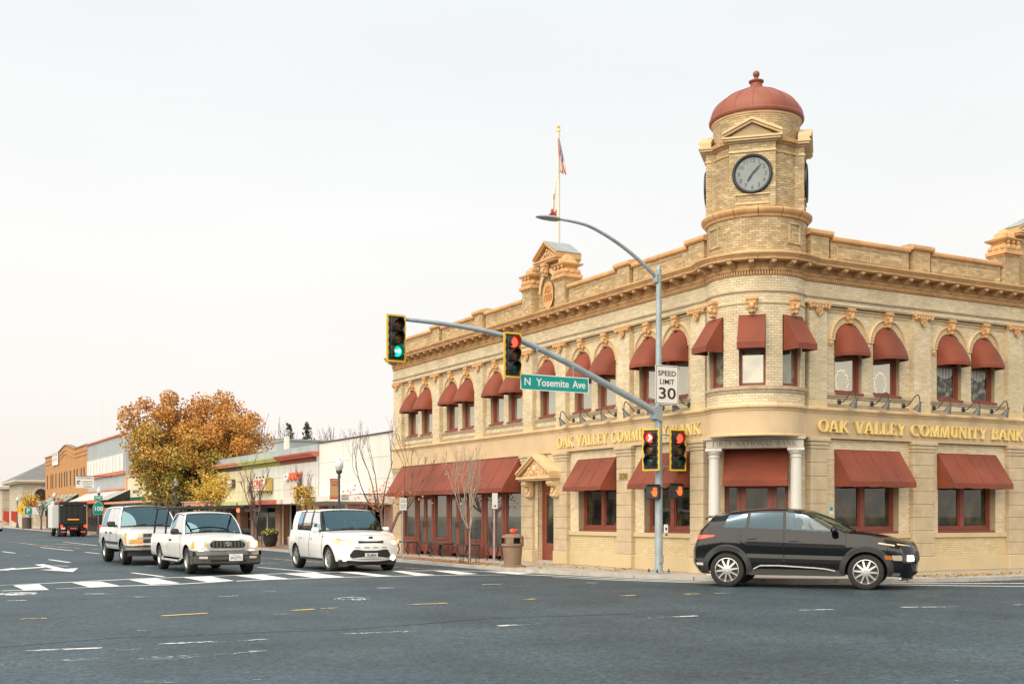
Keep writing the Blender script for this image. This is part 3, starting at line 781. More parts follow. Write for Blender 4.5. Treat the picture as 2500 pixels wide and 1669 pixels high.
YE, XE = 19.36, 13.6           # far ends of the two fronts
LP = [(18.63, 19.34), (15.51, 16.03), (12.42, 12.94), (9.37, 9.89), (7.58, 8.08), (4.56, 5.08), (1.58, 2.10)]
RP = [(1.63, 2.15), (4.86, 5.41), (8.13, 8.66), (10.6, 11.12), (13.1, 13.6)]
LB = [(16.03, 18.63, (-.565, .565)), (12.94, 15.51, (-.565, .565)), (9.89, 12.42, (-.565, .565)), (8.08, 9.37, (0,)), (5.08, 7.58, (-.565, .565)), (2.10, 4.56, (-.565, .565))]
RB = [(2.15, 4.86, (-.595, .595)), (5.41, 8.13, (-.595, .595)), (8.66, 10.6, (0,)), (11.12, 13.1, (0,))]
ZB, ZS, RA, ZT = 3.77, 5.31, 0.415, 6.05     # belt top, spring line, arch radius, top of the arched zone
RN = 0.13                                     # recess of the wall between the pilasters
wall = MB(); bk = MB(); tbk = MB(); ybk = MB()

def arch_bay(F, s0, s1, offs):
    c0 = (s0 + s1) / 2; cs = [c0 + o for o in offs]
    zl = 4.14
    def hole(z):
        hs = []
        for c in cs:
            if zl < z < ZS: hs.append((c - RA - .002, c + RA + .002))
            elif ZS <= z < ZS + RA:
                hw = sqrt(max(0, RA ** 2 - (z - ZS) ** 2)); hs.append((c - hw, c + hw))
        return hs
    bricks(bk, F, s0, s1, ZB + .12, ZT, hole, n0=RN - .006, n1=RN + .02)
    # backing wall with openings and reveals
    ed = [s0 - .02] + [q for c in cs for q in (c - RA, c + RA)] + [s1 + .02]
    for i in range(0, len(ed), 2): wall.box(ed[i], ed[i + 1], RN, RN + .3, ZB - .1, ZS, F=F)
    for c in cs:
        wall.box(c - RA, c + RA, RN, RN + .3, ZB - .1, zl, F=F)
        k = 14
        for i in range(k):
            a, a2 = pi * i / k, pi * (i + 1) / k
            q = [(c + RA * cos(a), ZS + RA * sin(a)), (c + RA * cos(a2), ZS + RA * sin(a2)), (c + RA * cos(a2), ZT), (c + RA * cos(a), ZT)]
            wall.add([F(x, RN, z) for x, z in q] + [F(x, RN + .3, z) for x, z in q], [(0, 1, 2, 3), (0, 1, 5, 4), (4, 5, 6, 7)])
    for i in range(0, len(ed), 2): wall.box(ed[i], ed[i + 1], RN, RN + .3, ZS, ZT, F=F)
    for c in cs: upper_window(F, c, zl, curt=(F is FR and s0 > 5), lights=(F is FR and s0 < 5))
    # stone sill course below the pair
    b = MB(); b.rbox(s0, s1, RN - .05, RN + .02, 4.05, 4.135, .012, F=F); b.build('sill', M_sill, BANK)
    b = MB(); b.rbox(s0, s1, RN - .03, RN + .02, 4.005, 4.05, .01, F=F); b.build('sill', M_sill, BANK)
    for c in cs: arch_trim(F, c)
    # thin double string above the arches
    b = MB()
    for z0, z1, o in ((5.93, 5.965, .03), (5.99, 6.035, .045)):
        st = s0
        for c in sorted(cs) + [None]:
            en = s1 if c is None else c - .1
            b.box(st, en, RN - o, RN + .01, z0, z1, F=F)
            st = None if c is None else c + .1
    b.build('string_course', M_arch, BANK)

def upper_window(F, c, zl, wd=RA, rect_top=None, curt=False, lights=False):
    b = MB(); d0, d1 = RN + .09, RN + .16
    fw = .075
    top = rect_top or ZS + .1
    b.box(c - wd, c - wd + fw, d0, d1, zl, top, F=F); b.box(c + wd - fw, c + wd, d0, d1, zl, top, F=F)
    b.box(c - wd + fw, c + wd - fw, d0, d1, zl, zl + fw, F=F); b.box(c - wd + fw, c + wd - fw, d0, d1, 4.92, 4.98, F=F)
    b.box(c - wd + fw, c - wd + fw + .05, d0 + .03, d1, zl + fw, 4.92, F=F); b.box(c + wd - fw - .05, c + wd - fw, d0 + .03, d1, zl + fw, 4.92, F=F)
    b.box(c - wd - .01, c + wd + .01, d0 - .16, d0, zl - .04, zl + .012, F=F)
    f = b.build('window', M_redwood, BANK)
    b = MB(); b.box(c - wd + fw, c + wd - fw, d0 + .05, d0 + .06, zl + fw, ZS + .38 if not rect_top else rect_top, F=F)
    b.build('pane', M_pane_c if curt else M_pane_u, f)
    if curt:
        b = MB(); b.grid(lambda u, v: F(c - wd + fw + (2 * wd - 2 * fw) * u, d0 + .045 - .008 * sin(u * 40), 4.93 - (.10 + .16 * sin(pi * u) ** .8) * v), lin(0, 1, 30), lin(0, 1, 4)); b.build('swag_curtain', mat('white_curtain', (.62, .6, .54), rough=.9), f, smooth=180)
    if lights:
        b = MB()
        for i in range(46):
            a = 2 * pi * i / 46; r = .23 + rnd.gauss(0, .022); b.ball(F(c - .05 + r * .8 * cos(a), d0 + .042, 4.42 + r * 1.15 * sin(a)), .0055, 4)
        tag(b.build('fairy_lights', mat('fairy_light', (1, .9, .6), emit=(1, .78, .38), estr=2.2), f), kind='stuff')

def arch_trim(F, c):
    k = 22
    b = MB()          # fan of brick voussoirs
    for i in range(k):
        a, a2 = pi * i / k + .012, pi * (i + 1) / k - .012
        q = [(c + r * cos(t_), ZS + r * sin(t_)) for r, t_ in ((RA, a), (RA, a2), (RA + .125, a2), (RA + .125, a))]
        b.add([F(x, RN - .028, z) for x, z in q] + [F(x, RN + .01, z) for x, z in q], [(0, 1, 2, 3), (0, 1, 5, 4), (1, 2, 6, 5), (2, 3, 7, 6), (3, 0, 4, 7)])
    b.build('arch_voussoirs', M_arch, BANK)
    b = MB()          # rolled outer moulding
    prof = [(RA + .125, .0), (RA + .128, .05), (RA + .145, .07), (RA + .165, .05), (RA + .172, .0)]
    vs = []
    for i in range(k + 1):
        a = pi * i / k
        for r, o in prof: vs.append(F(c + r * cos(a), RN - o, ZS + r * sin(a)))
    m_ = len(prof)
    b.add(vs, [(i * m_ + j, (i + 1) * m_ + j, (i + 1) * m_ + j + 1, i * m_ + j + 1) for i in range(k) for j in range(m_ - 1)])
    b.build('arch_moulding', M_terra2, BANK, smooth=40)

# ---- ornament meshes, shared (local frame: X along the wall, Y outward, Z up)
def orn_keystone():
    b = MB()
    b.hexa([(-.075, 0, -.12), (.075, 0, -.12), (.07, .09, -.1), (-.07, .09, -.1), (-.11, 0, .16), (.11, 0, .16), (.1, .13, .16), (-.1, .13, .16)])
    b.box(-.125, .125, 0, .15, .165, .195); b.box(-.11, .11, 0, .135, .2, .235)
    b.ball((0, .13, .03), .062, 10, sz=1.3); b.ball((-.05, .12, .1), .04, 8); b.ball((.05, .12, .1), .04, 8)
    b.ball((0, .15, .02), .02, 6); b.ball((0, .11, -.08), .05, 8); b.ball((-.08, .07, .0), .045, 8); b.ball((.08, .07, 0), .045, 8)
    return b.mesh('keystone', M_terra, 50)
def orn_capital(wd):
    b = MB(); h = wd / 2
    b.box(-h - .05, h + .05, -.02, .09, .11, .15); b.hexa([(-h - .01, -.02, .0), (h + .01, -.02, .0), (h + .01, .03, 0), (-h - .01, .03, 0), (-h - .04, -.02, .105), (h + .04, -.02, .105), (h + .04, .08, .105), (-h - .04, .08, .105)])
    for i in range(7):
        x = -h + wd * i / 6
        b.ball((x, .06, .05 + .02 * (i % 2)), .042, 8, sz=1.3)
    b.ball((-h - .02, .06, .1), .045, 8); b.ball((h + .02, .06, .1), .045, 8)
    return b.mesh('capital', M_terra, 50)
def orn_cartouche():
    b = MB()
    for k_ in range(2):
        b.lathe([(.10 - .03 * k_, 0), (.105 - .03 * k_, .02), (.085 - .03 * k_, .045), (.06 - .03 * k_, .02 + .02 * k_)], (0, 0, 0), 16, M=Matrix.Rotation(-pi / 2, 4, 'X'), sx=1.0, sy=1.25)
    b.ball((0, .03, 0), .035, 8); b.ball((-.09, .03, .1), .035, 8); b.ball((.09, .03, .1), .035, 8); b.ball((0, .03, -.13), .03, 8)
    return b.mesh('cartouche', M_terra, 60)
def orn_bracket():
    b = MB()
    pr = [(0.0, 0), (0, -.17), (.05, -.175), (.10, -.13), (.17, -.10), (.24, -.055), (.275, -.06), (.285, -.02), (.28, 0)]
    b.prism(pr, lambda a, z, t: (t, a, z), -.055, .055)
    b.box(-.075, .075, 0, .3, .003, .03)
    for x in (-.04, .0, .04):
        b.ball((x, .05, -.165), .028, 7); b.ball((x, .13, -.11), .026, 7)
    b.ball((0, .265, -.055), .04, 8)
    return b.mesh('cornice_bracket', mat('terracotta_bracket', (0.50, 0.30, 0.14), rough=.7, var=.2, vscale=8, dirt=(.25, .15, .08), dscale=6, damt=.6), 40)
def orn_rosette():
    b = MB(); b.box(-.05, .05, 0, .03, -.05, .05); b.ball((0, .035, 0), .035, 8); [b.ball((.045 * cos(i), .03, .045 * sin(i)), .02, 6) for i in (0, 1.57, 3.14, 4.71)]
    return b.mesh('rosette', M_terra2, 50)
ME_KEY, ME_CART, ME_BRK, ME_ROS = orn_keystone(), orn_cartouche(), orn_bracket(), orn_rosette()
ME_CAP = orn_capital(.52)
def place(me, name, F, s, n, z, kind):
    """kind L / R / angle on the round bay: X along the wall, Y outwards"""
    if kind == 'L': M = axes((0, -1, 0), (-1, 0, 0), (0, 0, 1), off(BANK, F(s, n, z)))
    elif kind == 'R': M = axes((1, 0, 0), (0, -1, 0), (0, 0, 1), off(BANK, F(s, n, z)))
    else:
        a = kind; M = axes((-sin(a), cos(a), 0), (cos(a), sin(a), 0), (0, 0, 1), off(BANK, (s, n, z)))
    return put(me, name, BANK, M)

for F, PL, BY, kd in ((FL, LP, LB, 'L'), (FR, RP, RB, 'R')):
    for s0, s1, offs in BY:
        arch_bay(F, s0, s1, offs)
        c0 = (s0 + s1) / 2
        for o in offs: place(ME_KEY, 'keystone', F, c0 + o, RN, 5.81, kd)
        for o in offs:
            for sg in (-1, 1):
                if len(offs) == 2 and o * sg < 0: continue
                place(ME_ROS, 'rosette', F, c0 + o + sg * (RA + .13), RN - .01, ZS - .06, kd)
        if len(offs) == 2: place(ME_ROS, 'rosette', F, c0, RN - .01, ZS - .08, kd)
    for s0, s1 in PL:
        wall.box(s0 + .004, s1 - .004, 0.006, .43, ZB - .1, ZT, F=F)
        bricks(bk, F, s0, s1, ZB + .18, 5.93, n0=-.005, n1=.02)
        b = MB(); b.rbox(s0 - .012, s1 + .012, -.012, .15, ZB, ZB + .17, .01, F=F); b.build('pilaster_base', M_arch, BANK)
        for sd, dn_ in ((s0, -1), (s1, 1)):     # brick returns
            Fs = (lambda s, n, z, F=F, sd=sd, dn_=dn_: F(sd - dn_ * n, s, z))
            bricks(bk, Fs, 0.008, RN, ZB + .18, 5.93, n0=-.004, n1=.02)
        c0 = (s0 + s1) / 2
        place(ME_CAP, 'capital', F, c0, .0, 5.93, kd); place(ME_CART, 'cartouche', F, c0, -.03, 5.93, kd)
    # frieze above the arches
    e0, e1 = (1.505, YE) if kd == 'L' else (1.505, XE)
    wall.box(e0, e1, 0.006, .43, ZT, 7.0, F=F)
    bricks(bk, F, e0, e1, 6.085, 6.53, n0=-.005, n1=.02)
# round bay of the upper floor
def bay_wall(z0, z1, r=BR - .012):
    wall.grid(lambda a, z: (*pol(a, r), z), lin(radians(140), radians(310), 40), [z0, z1])
bw = [radians(a) for a in (-50, 0, 50)]; hwA = .285 / BR
def bay_hole(z):
    if 4.17 < z < 5.72: return [(a * BR - hwA * BR, a * BR + hwA * BR) for a in bw]
    return []
sE = radians(77.5) * BR
bricks(bk, FB, -sE, sE, ZB + .02, 6.53, bay_hole, L=.135, H=.056)
bay_wall(ZB - .1, 4.17); bay_wall(5.72, 7.0)
edges = [-radians(80)] + [q for a in bw for q in (a - hwA, a + hwA)] + [radians(80)]
for i in range(0, 8, 2):
    wall.grid(lambda a, z: (*pol(radians(225) + a, BR - .012), z), lin(edges[i], edges[i + 1], 8), [4.17, 5.72])
for a in bw:
    ca = radians(225) + a
    ux, uy = -sin(ca), cos(ca); nx, ny = cos(ca), sin(ca)
    c0 = pol(ca, BR * cos(hwA))
    Fw = (lambda s, n, z, c0=c0, ux=ux, uy=uy, nx=nx, ny=ny: (c0[0] + ux * s - nx * n, c0[1] + uy * s - ny * n, z))
    hw = BR * sin(hwA)
    wall.box(-hw - .01, -hw, .012, .22, 4.17, 5.72, F=Fw); wall.box(hw, hw + .01, .012, .22, 4.17, 5.72, F=Fw)
    wall.box(-hw, hw, .02, .22, 4.0, 4.17, F=Fw)
    b = MB(); fw = .06
    for x0, x1, z0, z1 in ((-hw, -hw + fw, 4.17, 5.7), (hw - fw, hw, 4.17, 5.7), (-hw + fw, hw - fw, 4.17, 4.25), (-hw + fw, hw - fw, 4.96, 5.01)): b.box(x0, x1, .1, .17, z0, z1, F=Fw)
    f = b.build('window', M_redwood, BANK)
    b = MB(); b.box(-hw + fw, hw - fw, .14, .15, 4.25, 5.7, F=Fw); b.build('pane', M_pane_b, f)
    place(ME_KEY, 'keystone', None, c0[0] + nx * .03, c0[1] + ny * .03, 5.84, ca)
    # flat sloped awning with a valance
    b = MB(); pz, dp, zb, zv = 5.70, .46, 5.06, 4.93
    A = hw + .005
    b.add([Fw(-A, -.03, pz), Fw(A, -.03, pz), Fw(A, -dp, zb), Fw(-A, -dp, zb), Fw(-A, -dp, zv), Fw(A, -dp, zv), Fw(-A, -.03, zv), Fw(A, -.03, zv)],
          [(0, 1, 2, 3), (3, 2, 5, 4), (0, 3, 4, 6), (1, 7, 5, 2)])
    b.build('awning', M_awn, BANK)
# sill ring and strings round the bay, and along both fronts
P0 = front_path(YE, XE)
C0 = path_cum(P0); yj = P0[1][0][1]
def moulding(name, prof, m_, step, a=None, b_=None, gap=.006, P=None, smooth=None):
    P = P or P0; C = path_cum(P)
    a = 0 if a is None else a; b_ = C[-1] if b_ is None else b_
    k = max(1, round((b_ - a) / step))
    for i in range(k):
        q = MB(); sweep(q, sub_path(P, C, a + (b_ - a) * i / k + gap / 2, a + (b_ - a) * (i + 1) / k - gap / 2), prof)
        q.build(name, m_, BANK, smooth)
bay0, bay1 = C0[1], C0[-2]
moulding('bay_sill', [(-.02, 4.04), (.03, 4.04), (.03, 4.08), (.06, 4.1), (.06, 4.165), (-.02, 4.175)], M_sill, .6, bay0 + .02, bay1 - .02)
moulding('string_course', [(-.02, 5.93), (.03, 5.935), (.035, 5.965), (-.02, 5.97)], M_arch, 1.2, bay0 + .02, bay1 - .02)
moulding('string_course', [(-.02, 6.175), (.03, 6.18), (.045, 6.205), (.03, 6.225), (-.02, 6.23)], M_sill, 3.0)
moulding('belt_course', [(-.02, 3.655), (.03, 3.655), (.035, 3.69), (.065, 3.70), (.085, 3.725), (.085, 3.765), (.05, 3.785), (-.02, 3.79)], M_terra2, .62, smooth=None)
moulding('cornice_bed', [(-.02, 6.535), (.02, 6.535), (.02, 6.555), (-.02, 6.555)], M_terra, 2.4)
moulding('cornice_bed', [(-.02, 6.635), (.06, 6.635), (.075, 6.665), (.06, 6.69), (.02, 6.70), (.02, 6.83), (-.02, 6.83)], M_terra, 1.2, gap=.008)
moulding('cornice', [(-.02, 6.832), (.30, 6.832), (.305, 6.888), (.325, 6.894), (.335, 6.915), (.365, 6.935), (.375, 6.965), (.36, 6.98), (-.02, 6.99)], M_terra, .74, gap=.01)
# dentils: small teeth, thousands of edges: one part
b = MB(); C = C0; s_ = .03
while s_ < C[-1] - .03:
    q = sub_path(P0, C, s_, s_ + .034)
    sweep(b, [q[0], q[-1]], [(-.01, 6.558), (.05, 6.558), (.05, 6.632), (-.01, 6.632)])
    s_ += .058
tag(b.build('dentils', M_terra, BANK), kind='stuff')
for i in range(36):
    y = 1.95 + .505 * i
    if y < YE: place(ME_BRK, 'cornice_bracket', FL, y, -.015, 6.83, 'L')
for i in range(24):
    x = 1.95 + .505 * i
    if x < XE: place(ME_BRK, 'cornice_bracket', FR, x, -.015, 6.83, 'R')
for a in (-60, -40, -20, 0, 20, 40, 60):
    ca = radians(225 + a); p = pol(ca, BR + .015); place(ME_BRK, 'cornice_bracket', None, p[0], p[1], 6.83, ca)

# ---- dome-shaped window awnings of the upper floor
def hood(F, c):
    k = 12; b = MB(); R0, dp, zb, zv = RA - .015, .46, 5.02, 4.945
    us = lin(0, pi, k + 1)
    def top(a): return (c + R0 * cos(a), RN - .01 + (.0), ZS + R0 * sin(a))
    def low(a):
        return (c + (R0 + .02) * math.copysign(abs(cos(a)) ** .7, cos(a)), RN - dp * sin(a) ** .62, zb)
    rows = 6
    def P(a, t_):
        p, q = top(a), low(a)
        s_ = t_
        bul = sin(pi * t_) * .045 * sin(a)
        return F(p[0] + (q[0] - p[0]) * s_, p[1] + (q[1] - p[1]) * s_ - bul, p[2] + (q[2] - p[2]) * s_ + bul)
    b.grid(P, us, lin(0, 1, rows))
    b.grid(lambda a, t_: F(low(a)[0], low(a)[1], zb + (zv - zb) * t_), us, [0, 1])
    b.build('awning', M_awn, BANK, smooth=35)
for F, BY in ((FL, LB), (FR, RB)):
    for s0, s1, offs in BY:
        for o in offs: hood(F, (s0 + s1) / 2 + o)

# ---- parapet with piers and coping
PZ0, PZ1 = 6.985, 7.49
def parapet(F, kd, s0, s1):
    wall.box(s0, s1, .056, .36, PZ0 - .02, PZ1, F=F)
    bricks(tbk, F, s0, s1, PZ0 + .0, PZ1, n0=.05, n1=.075, L=.17, H=.056)
    k = max(1, round((s1 - s0) / .62))
    for i in range(k):
        a, c = s0 + (s1 - s0) * i / k + .004, s0 + (s1 - s0) * (i + 1) / k - .004
        b = MB()
        pr = [(.0, PZ1), (-.02, PZ1 + .03), (-.02, PZ1 + .085), (.02, PZ1 + .11), (.40, PZ1 + .12), (.40, PZ1)]
        b.prism(pr, lambda n, z, s: F(s, n, z), a, c); b.build('coping_stone', M_terra, BANK)
    # raised brick frame lines
    b = MB()
    for z in (PZ0 + .13, PZ1 - .09): b.box(s0 + .2, s1 - .2, .036, .052, z, z + .016, F=F)
    k2 = max(1, round((s1 - s0) / 1.25))
    for i in range(k2 + 1):
        s = s0 + .2 + (s1 - s0 - .42) * i / k2; b.box(s, s + .018, .036, .052, PZ0 + .146, PZ1 - .09, F=F)
    b.build('panel_frame', M_tbrick, BANK)
def pier(F, s0, s1, z1=7.56, cap=True, n0=-.02):
    wall.box(s0 + .006, s1 - .006, n0 + .006, .45, PZ0 - .02, z1, F=F)
    bricks(tbk, F, s0, s1, PZ0, z1, n0=n0, n1=n0 + .02, L=.16, H=.056)
    for sd, dn_ in ((s0, -1), (s1, 1)):
        bricks(tbk, (lambda s, n, z: F(sd - dn_ * n, s, z)), n0, .3, PZ0, z1, n0=-.002, n1=.02, L=.16, H=.056)
    if cap:
        b = MB(); pr = [(n0 - .04, z1), (n0 - .075, z1 + .03), (n0 - .075, z1 + .095), (n0 - .04, z1 + .12), (.5, z1 + .12), (.5, z1)]
        b.prism(pr, lambda n, z, s: F(s, n, z), s0 - .08, s1 + .08); b.build('pier_cap', M_terra, BANK)
        b = MB(); b.box(s0 + .0, s1 - .0, n0 + .12, .45, z1 + .124, z1 + .165, F=F); b.build('cap_flashing', M_lead, BANK)
prev = YE
for s0, s1 in ((15.51, 16.03), (12.42, 12.94)):
    parapet(FL, 'L', s1 + .09, prev); pier(FL, s0, s1); prev = s0 - .09
parapet(FL, 'L', 9.98, prev)
parapet(FL, 'L', 5.17, 7.5); pier(FL, 4.56, 5.08); parapet(FL, 'L', 2.25, 4.47); pier(FL, 1.6, 2.16)
pier(FR, 1.66, 2.2); parapet(FR, 'R', 2.3, 4.75); pier(FR, 4.84, 5.38); parapet(FR, 'R', 5.48, 7.9)
parapet(FR, 'R', 11.2, XE)

# ---- pedimented aedicule over each entrance bay
def aedicule(F0, kd, p0, p1, q0, q1, date, o=0.0, hwf=None, dpth=.75):
    F = F0
    for s0, s1 in ((p0, p1), (q0, q1)):
        pier(F, s0, s1, 7.76, cap=False, n0=-.04)
        cs = (s0 + s1) / 2; h = (s1 - s0) / 2
        b = MB()
        for z0, z1, e_ in ((7.76, 7.80, .03), (7.80, 7.90, .075)): b.rbox(cs - h - e_, cs + h + e_, -.04 - e_, .5, z0, z1, .01, F=F)
        b.build('pier_cap', M_terra, BANK)
        # bulging finial base with swags, flared cap and stepped acanthus top
        b = MB(); Mx = Matrix.Identity(4); w0 = h * .98
        def ring(e_, z):
            return [F(cs - e_, .20 - e_, z), F(cs + e_, .20 - e_, z), F(cs + e_, .20 + e_, z), F(cs - e_, .20 + e_, z)]
        lv = [(w0, 7.90), (w0 + .02, 7.95), (w0 + .0, 8.03), (w0 - .05, 8.08), (w0 - .05, 8.10), (w0 + .06, 8.16), (w0 + .075, 8.20), (w0 - .02, 8.205), (w0 - .06, 8.25), (w0 - .09, 8.30), (w0 - .10, 8.36), (w0 - .15, 8.40), (w0 - .17, 8.45), (.03, 8.48)]
        vs = []; [vs.extend(ring(*q)) for q in lv]
        fs = [(i * 4 + j, i * 4 + (j + 1) % 4, (i + 1) * 4 + (j + 1) % 4, (i + 1) * 4 + j) for i in range(len(lv) - 1) for j in range(4)] + [tuple(range(len(vs) - 4, len(vs)))]
        b.add(vs, fs)
        for sx in (-.7, 0, .7):
            p = F(cs + sx * w0, .20 - w0 - .02, 8.1); b.ball(p, .045, 8)
            p = F(cs + sx * w0, .20 - w0 - .015, 7.98); b.ball(p, .06, 8, sz=1.2)
            p = F(cs - w0 - .015 if kd == 'R' else cs - w0 - .015, .2 + sx * w0, 7.98); b.ball(p, .06, 8)
        for t_ in (-.5, 0, .5): b.ball(F(cs + t_ * w0, .2 - w0 + .11, 8.31), .055, 8, sz=1.5)
        b.ball(F(cs, .2 - w0 + .17, 8.4), .05, 8)
        b.build('finial', M_terra, BANK, smooth=35)
    c0 = (p1 + q0) / 2 if p1 < q0 else (q1 + p0) / 2
    a0, a1 = (p1, q0) if p1 < q0 else (q1, p0)
    F = lambda s, n, z: F0(s, n + o, z)
    wall.box(a0, a1, .13, .45, PZ0, 8.47, F=F)
    bricks(tbk, F, a0, a1, PZ0, 8.45, n0=.125, n1=.15, L=.16, H=.056)
    for sd, dn_ in ((a0, -1), (a1, 1)):
        bricks(tbk, (lambda s, n, z: F(sd - dn_ * n, s, z)), .14, .4, 7.9, 8.45, n0=-.004, n1=.02, L=.16, H=.056)
    # gable roof: front pediment mouldings and a sloping grey roof behind
    hw_ = hwf or (a1 - a0) / 2 + .07; zb_, zp = 8.40, 8.90
    b = MB(); b.prism([(-hw_ + .05, zb_ + .10), (hw_ - .05, zb_ + .10), (0, zp - .1)], lambda s, z, n: F(c0 + s, n, z), .03, .08); b.build('pediment_panel', M_terra2, BANK)
    b = MB(); b.box(c0 - hw_, c0 + hw_, -.06, dpth, zb_, zb_ + .05, F=F); b.box(c0 - hw_ - .03, c0 + hw_ + .03, -.09, dpth, zb_ + .052, zb_ + .1, F=F)
    for sg in (-1, 1):
        for w_, o_, n_ in ((.055, 0, -.06), (.05, .057, -.1)):
            q = [(sg * (hw_ + .03), zb_ + .1 + o_), (sg * (hw_ + .03), zb_ + .1 + o_ + w_ * 1.0), (0, zp + o_ + w_), (0, zp + o_)]
            b.prism([(a, z) for a, z in q], lambda s, z, n: F(c0 + s, n, z), n_, dpth)
    b.build('pediment', M_terra, BANK)
    b = MB()
    for sg in (-1, 1): b.add([F(c0 + sg * (hw_ + .05), -.08, zb_ + .215), F(c0, -.08, zp + .115), F(c0, dpth, zp + .115), F(c0 + sg * (hw_ + .05), dpth, zb_ + .215)], [(0, 1, 2, 3)])
    b.build('pediment_roof', M_lead, BANK)
    b = MB()
    for i in range(9): b.ball(F(c0 + (i - 4) * .06, .015, zb_ + .15 + .05 * (4 - abs(i - 4)) * (1 - .4 * (i % 2))), .04, 7, sz=1.3)
    b.build('pediment_relief', M_terra, BANK, smooth=60)
    # round arch and oval date panel
    za, r0 = 7.62, .40
    b = MB(); vs = []; prof = [(r0, 0.0), (r0 + .01, .07), (r0 + .05, .1), (r0 + .1, .08), (r0 + .11, 0)]; k = 20
    for i in range(k + 1):
        a = pi * i / k
        for r, o in prof: vs.append(F(c0 + r * cos(a), .125 - o, za + r * 1.28 * sin(a)))
    m_ = len(prof); b.add(vs, [(i * m_ + j, (i + 1) * m_ + j, (i + 1) * m_ + j + 1, i * m_ + j + 1) for i in range(k) for j in range(m_ - 1)])
    b.build('arch_moulding', M_terra2, BANK, smooth=40)
    place(ME_KEY, 'keystone', F, c0, .08, 8.13, kd)
    b = MB(); vs = []
    for rr, o in ((.30, .0), (.31, .05), (.28, .075), (.25, .05), (.001, .055)):
        for i in range(28):
            a = 2 * pi * i / 28; vs.append(F(c0 + rr * cos(a), .125 - o, 7.53 + rr * 1.3 * sin(a)))
    b.add(vs, [(j * 28 + i, j * 28 + (i + 1) % 28, (j + 1) * 28 + (i + 1) % 28, (j + 1) * 28 + i) for j in range(4) for i in range(28)])
    pan = b.build('date_panel', M_terra, BANK, smooth=40)
    if date:
        mm = mat('terracotta_relief', (0.50, 0.22, 0.075), rough=.6)
        for s, z in (('AD', 7.67), ('1909', 7.44)):
            text(s, .27, .012, mm, axes((0, -1, 0), (0, 0, 1), (-1, 0, 0), off(BANK, (.06 + o, c0, z))), pan, width=.30 if s == 'AD' else .44, bold=.003)
aedicule(FL, 'L', 9.37, 9.89, 7.56, 8.08, True, .08, .60)
aedicule(FR, 'R', 7.95, 8.47, 10.6, 11.12, False, .20, .80, .45)

# ---- clock tower
DIAG = radians(225)
def ringpart(name, prof, m_, n=48, smooth=35, a0=0, a1=2 * pi):
    b = MB(); b.lathe(prof, (BC[0], BC[1], 0), n, a0=a0, a1=a1); return b.build(name, m_, BANK, smooth)
def drum_bricks(r, z0, z1, hole=None, span=180, L=.14, H=.052):
    sE_ = radians(span) * r
    bricks(tbk, FC(r), -sE_, sE_, z0, z1, hole, L=L, H=H, n0=-.004, n1=.02)
wall.lathe([(1.08, 6.9), (1.08, 7.86)], (BC[0], BC[1], 0), 40)
drum_bricks(1.09, 7.10, 7.86)
ringpart('drum_base', [(1.08, 6.97), (1.13, 6.97), (1.13, 7.03), (1.11, 7.06), (1.11, 7.09), (1.08, 7.1)], M_tbrick)
for a in (-52, 52):       # two framed brick panels
    b = MB(); F = FC(1.09); s0 = radians(a) * 1.09; hw = .17
    for x0, x1, z0, z1 in ((-hw - .05, hw + .05, 7.24, 7.28), (-hw - .03, hw + .03, 7.66, 7.695), (-hw - .01, -hw + .02, 7.28, 7.66), (hw - .02, hw + .01, 7.28, 7.66)):
        k = 5
        for i in range(k):
            b.box(s0 + x0 + (x1 - x0) * i / k, s0 + x0 + (x1 - x0) * (i + 1) / k, -.035, .01, z0, z1, F=F)
    b.build('panel_frame', M_tbrick, BANK)
for i in range(14):       # ring cornice in blocks
    a = 2 * pi * i / 14
    b = MB(); b.lathe([(1.08, 7.80), (1.13, 7.805), (1.14, 7.85), (1.18, 7.87), (1.215, 7.91), (1.22, 7.955), (1.18, 7.99), (1.0, 8.02)], (BC[0], BC[1], 0), 5, a0=a + .006, a1=a + 2 * pi / 14 - .006)
    b.build('ring_cornice', M_terra, BANK, smooth=35)
UR = .985
wall.lathe([(UR - .01, 7.9), (UR - .01, 9.5)], (BC[0], BC[1], 0), 40)
drum_bricks(UR, 8.02, 9.38)
M_dial = mat('clock_dial', (0.20, 0.228, 0.232), rough=0.35, var=.12, vscale=2.5)
M_num = mat('clock_numeral', (0.10, 0.115, 0.12), rough=.5)
M_rim = mat('clock_rim', (0.035, 0.04, 0.04), rough=.4, metal=.5)
FD, FHW = 1.055, .485
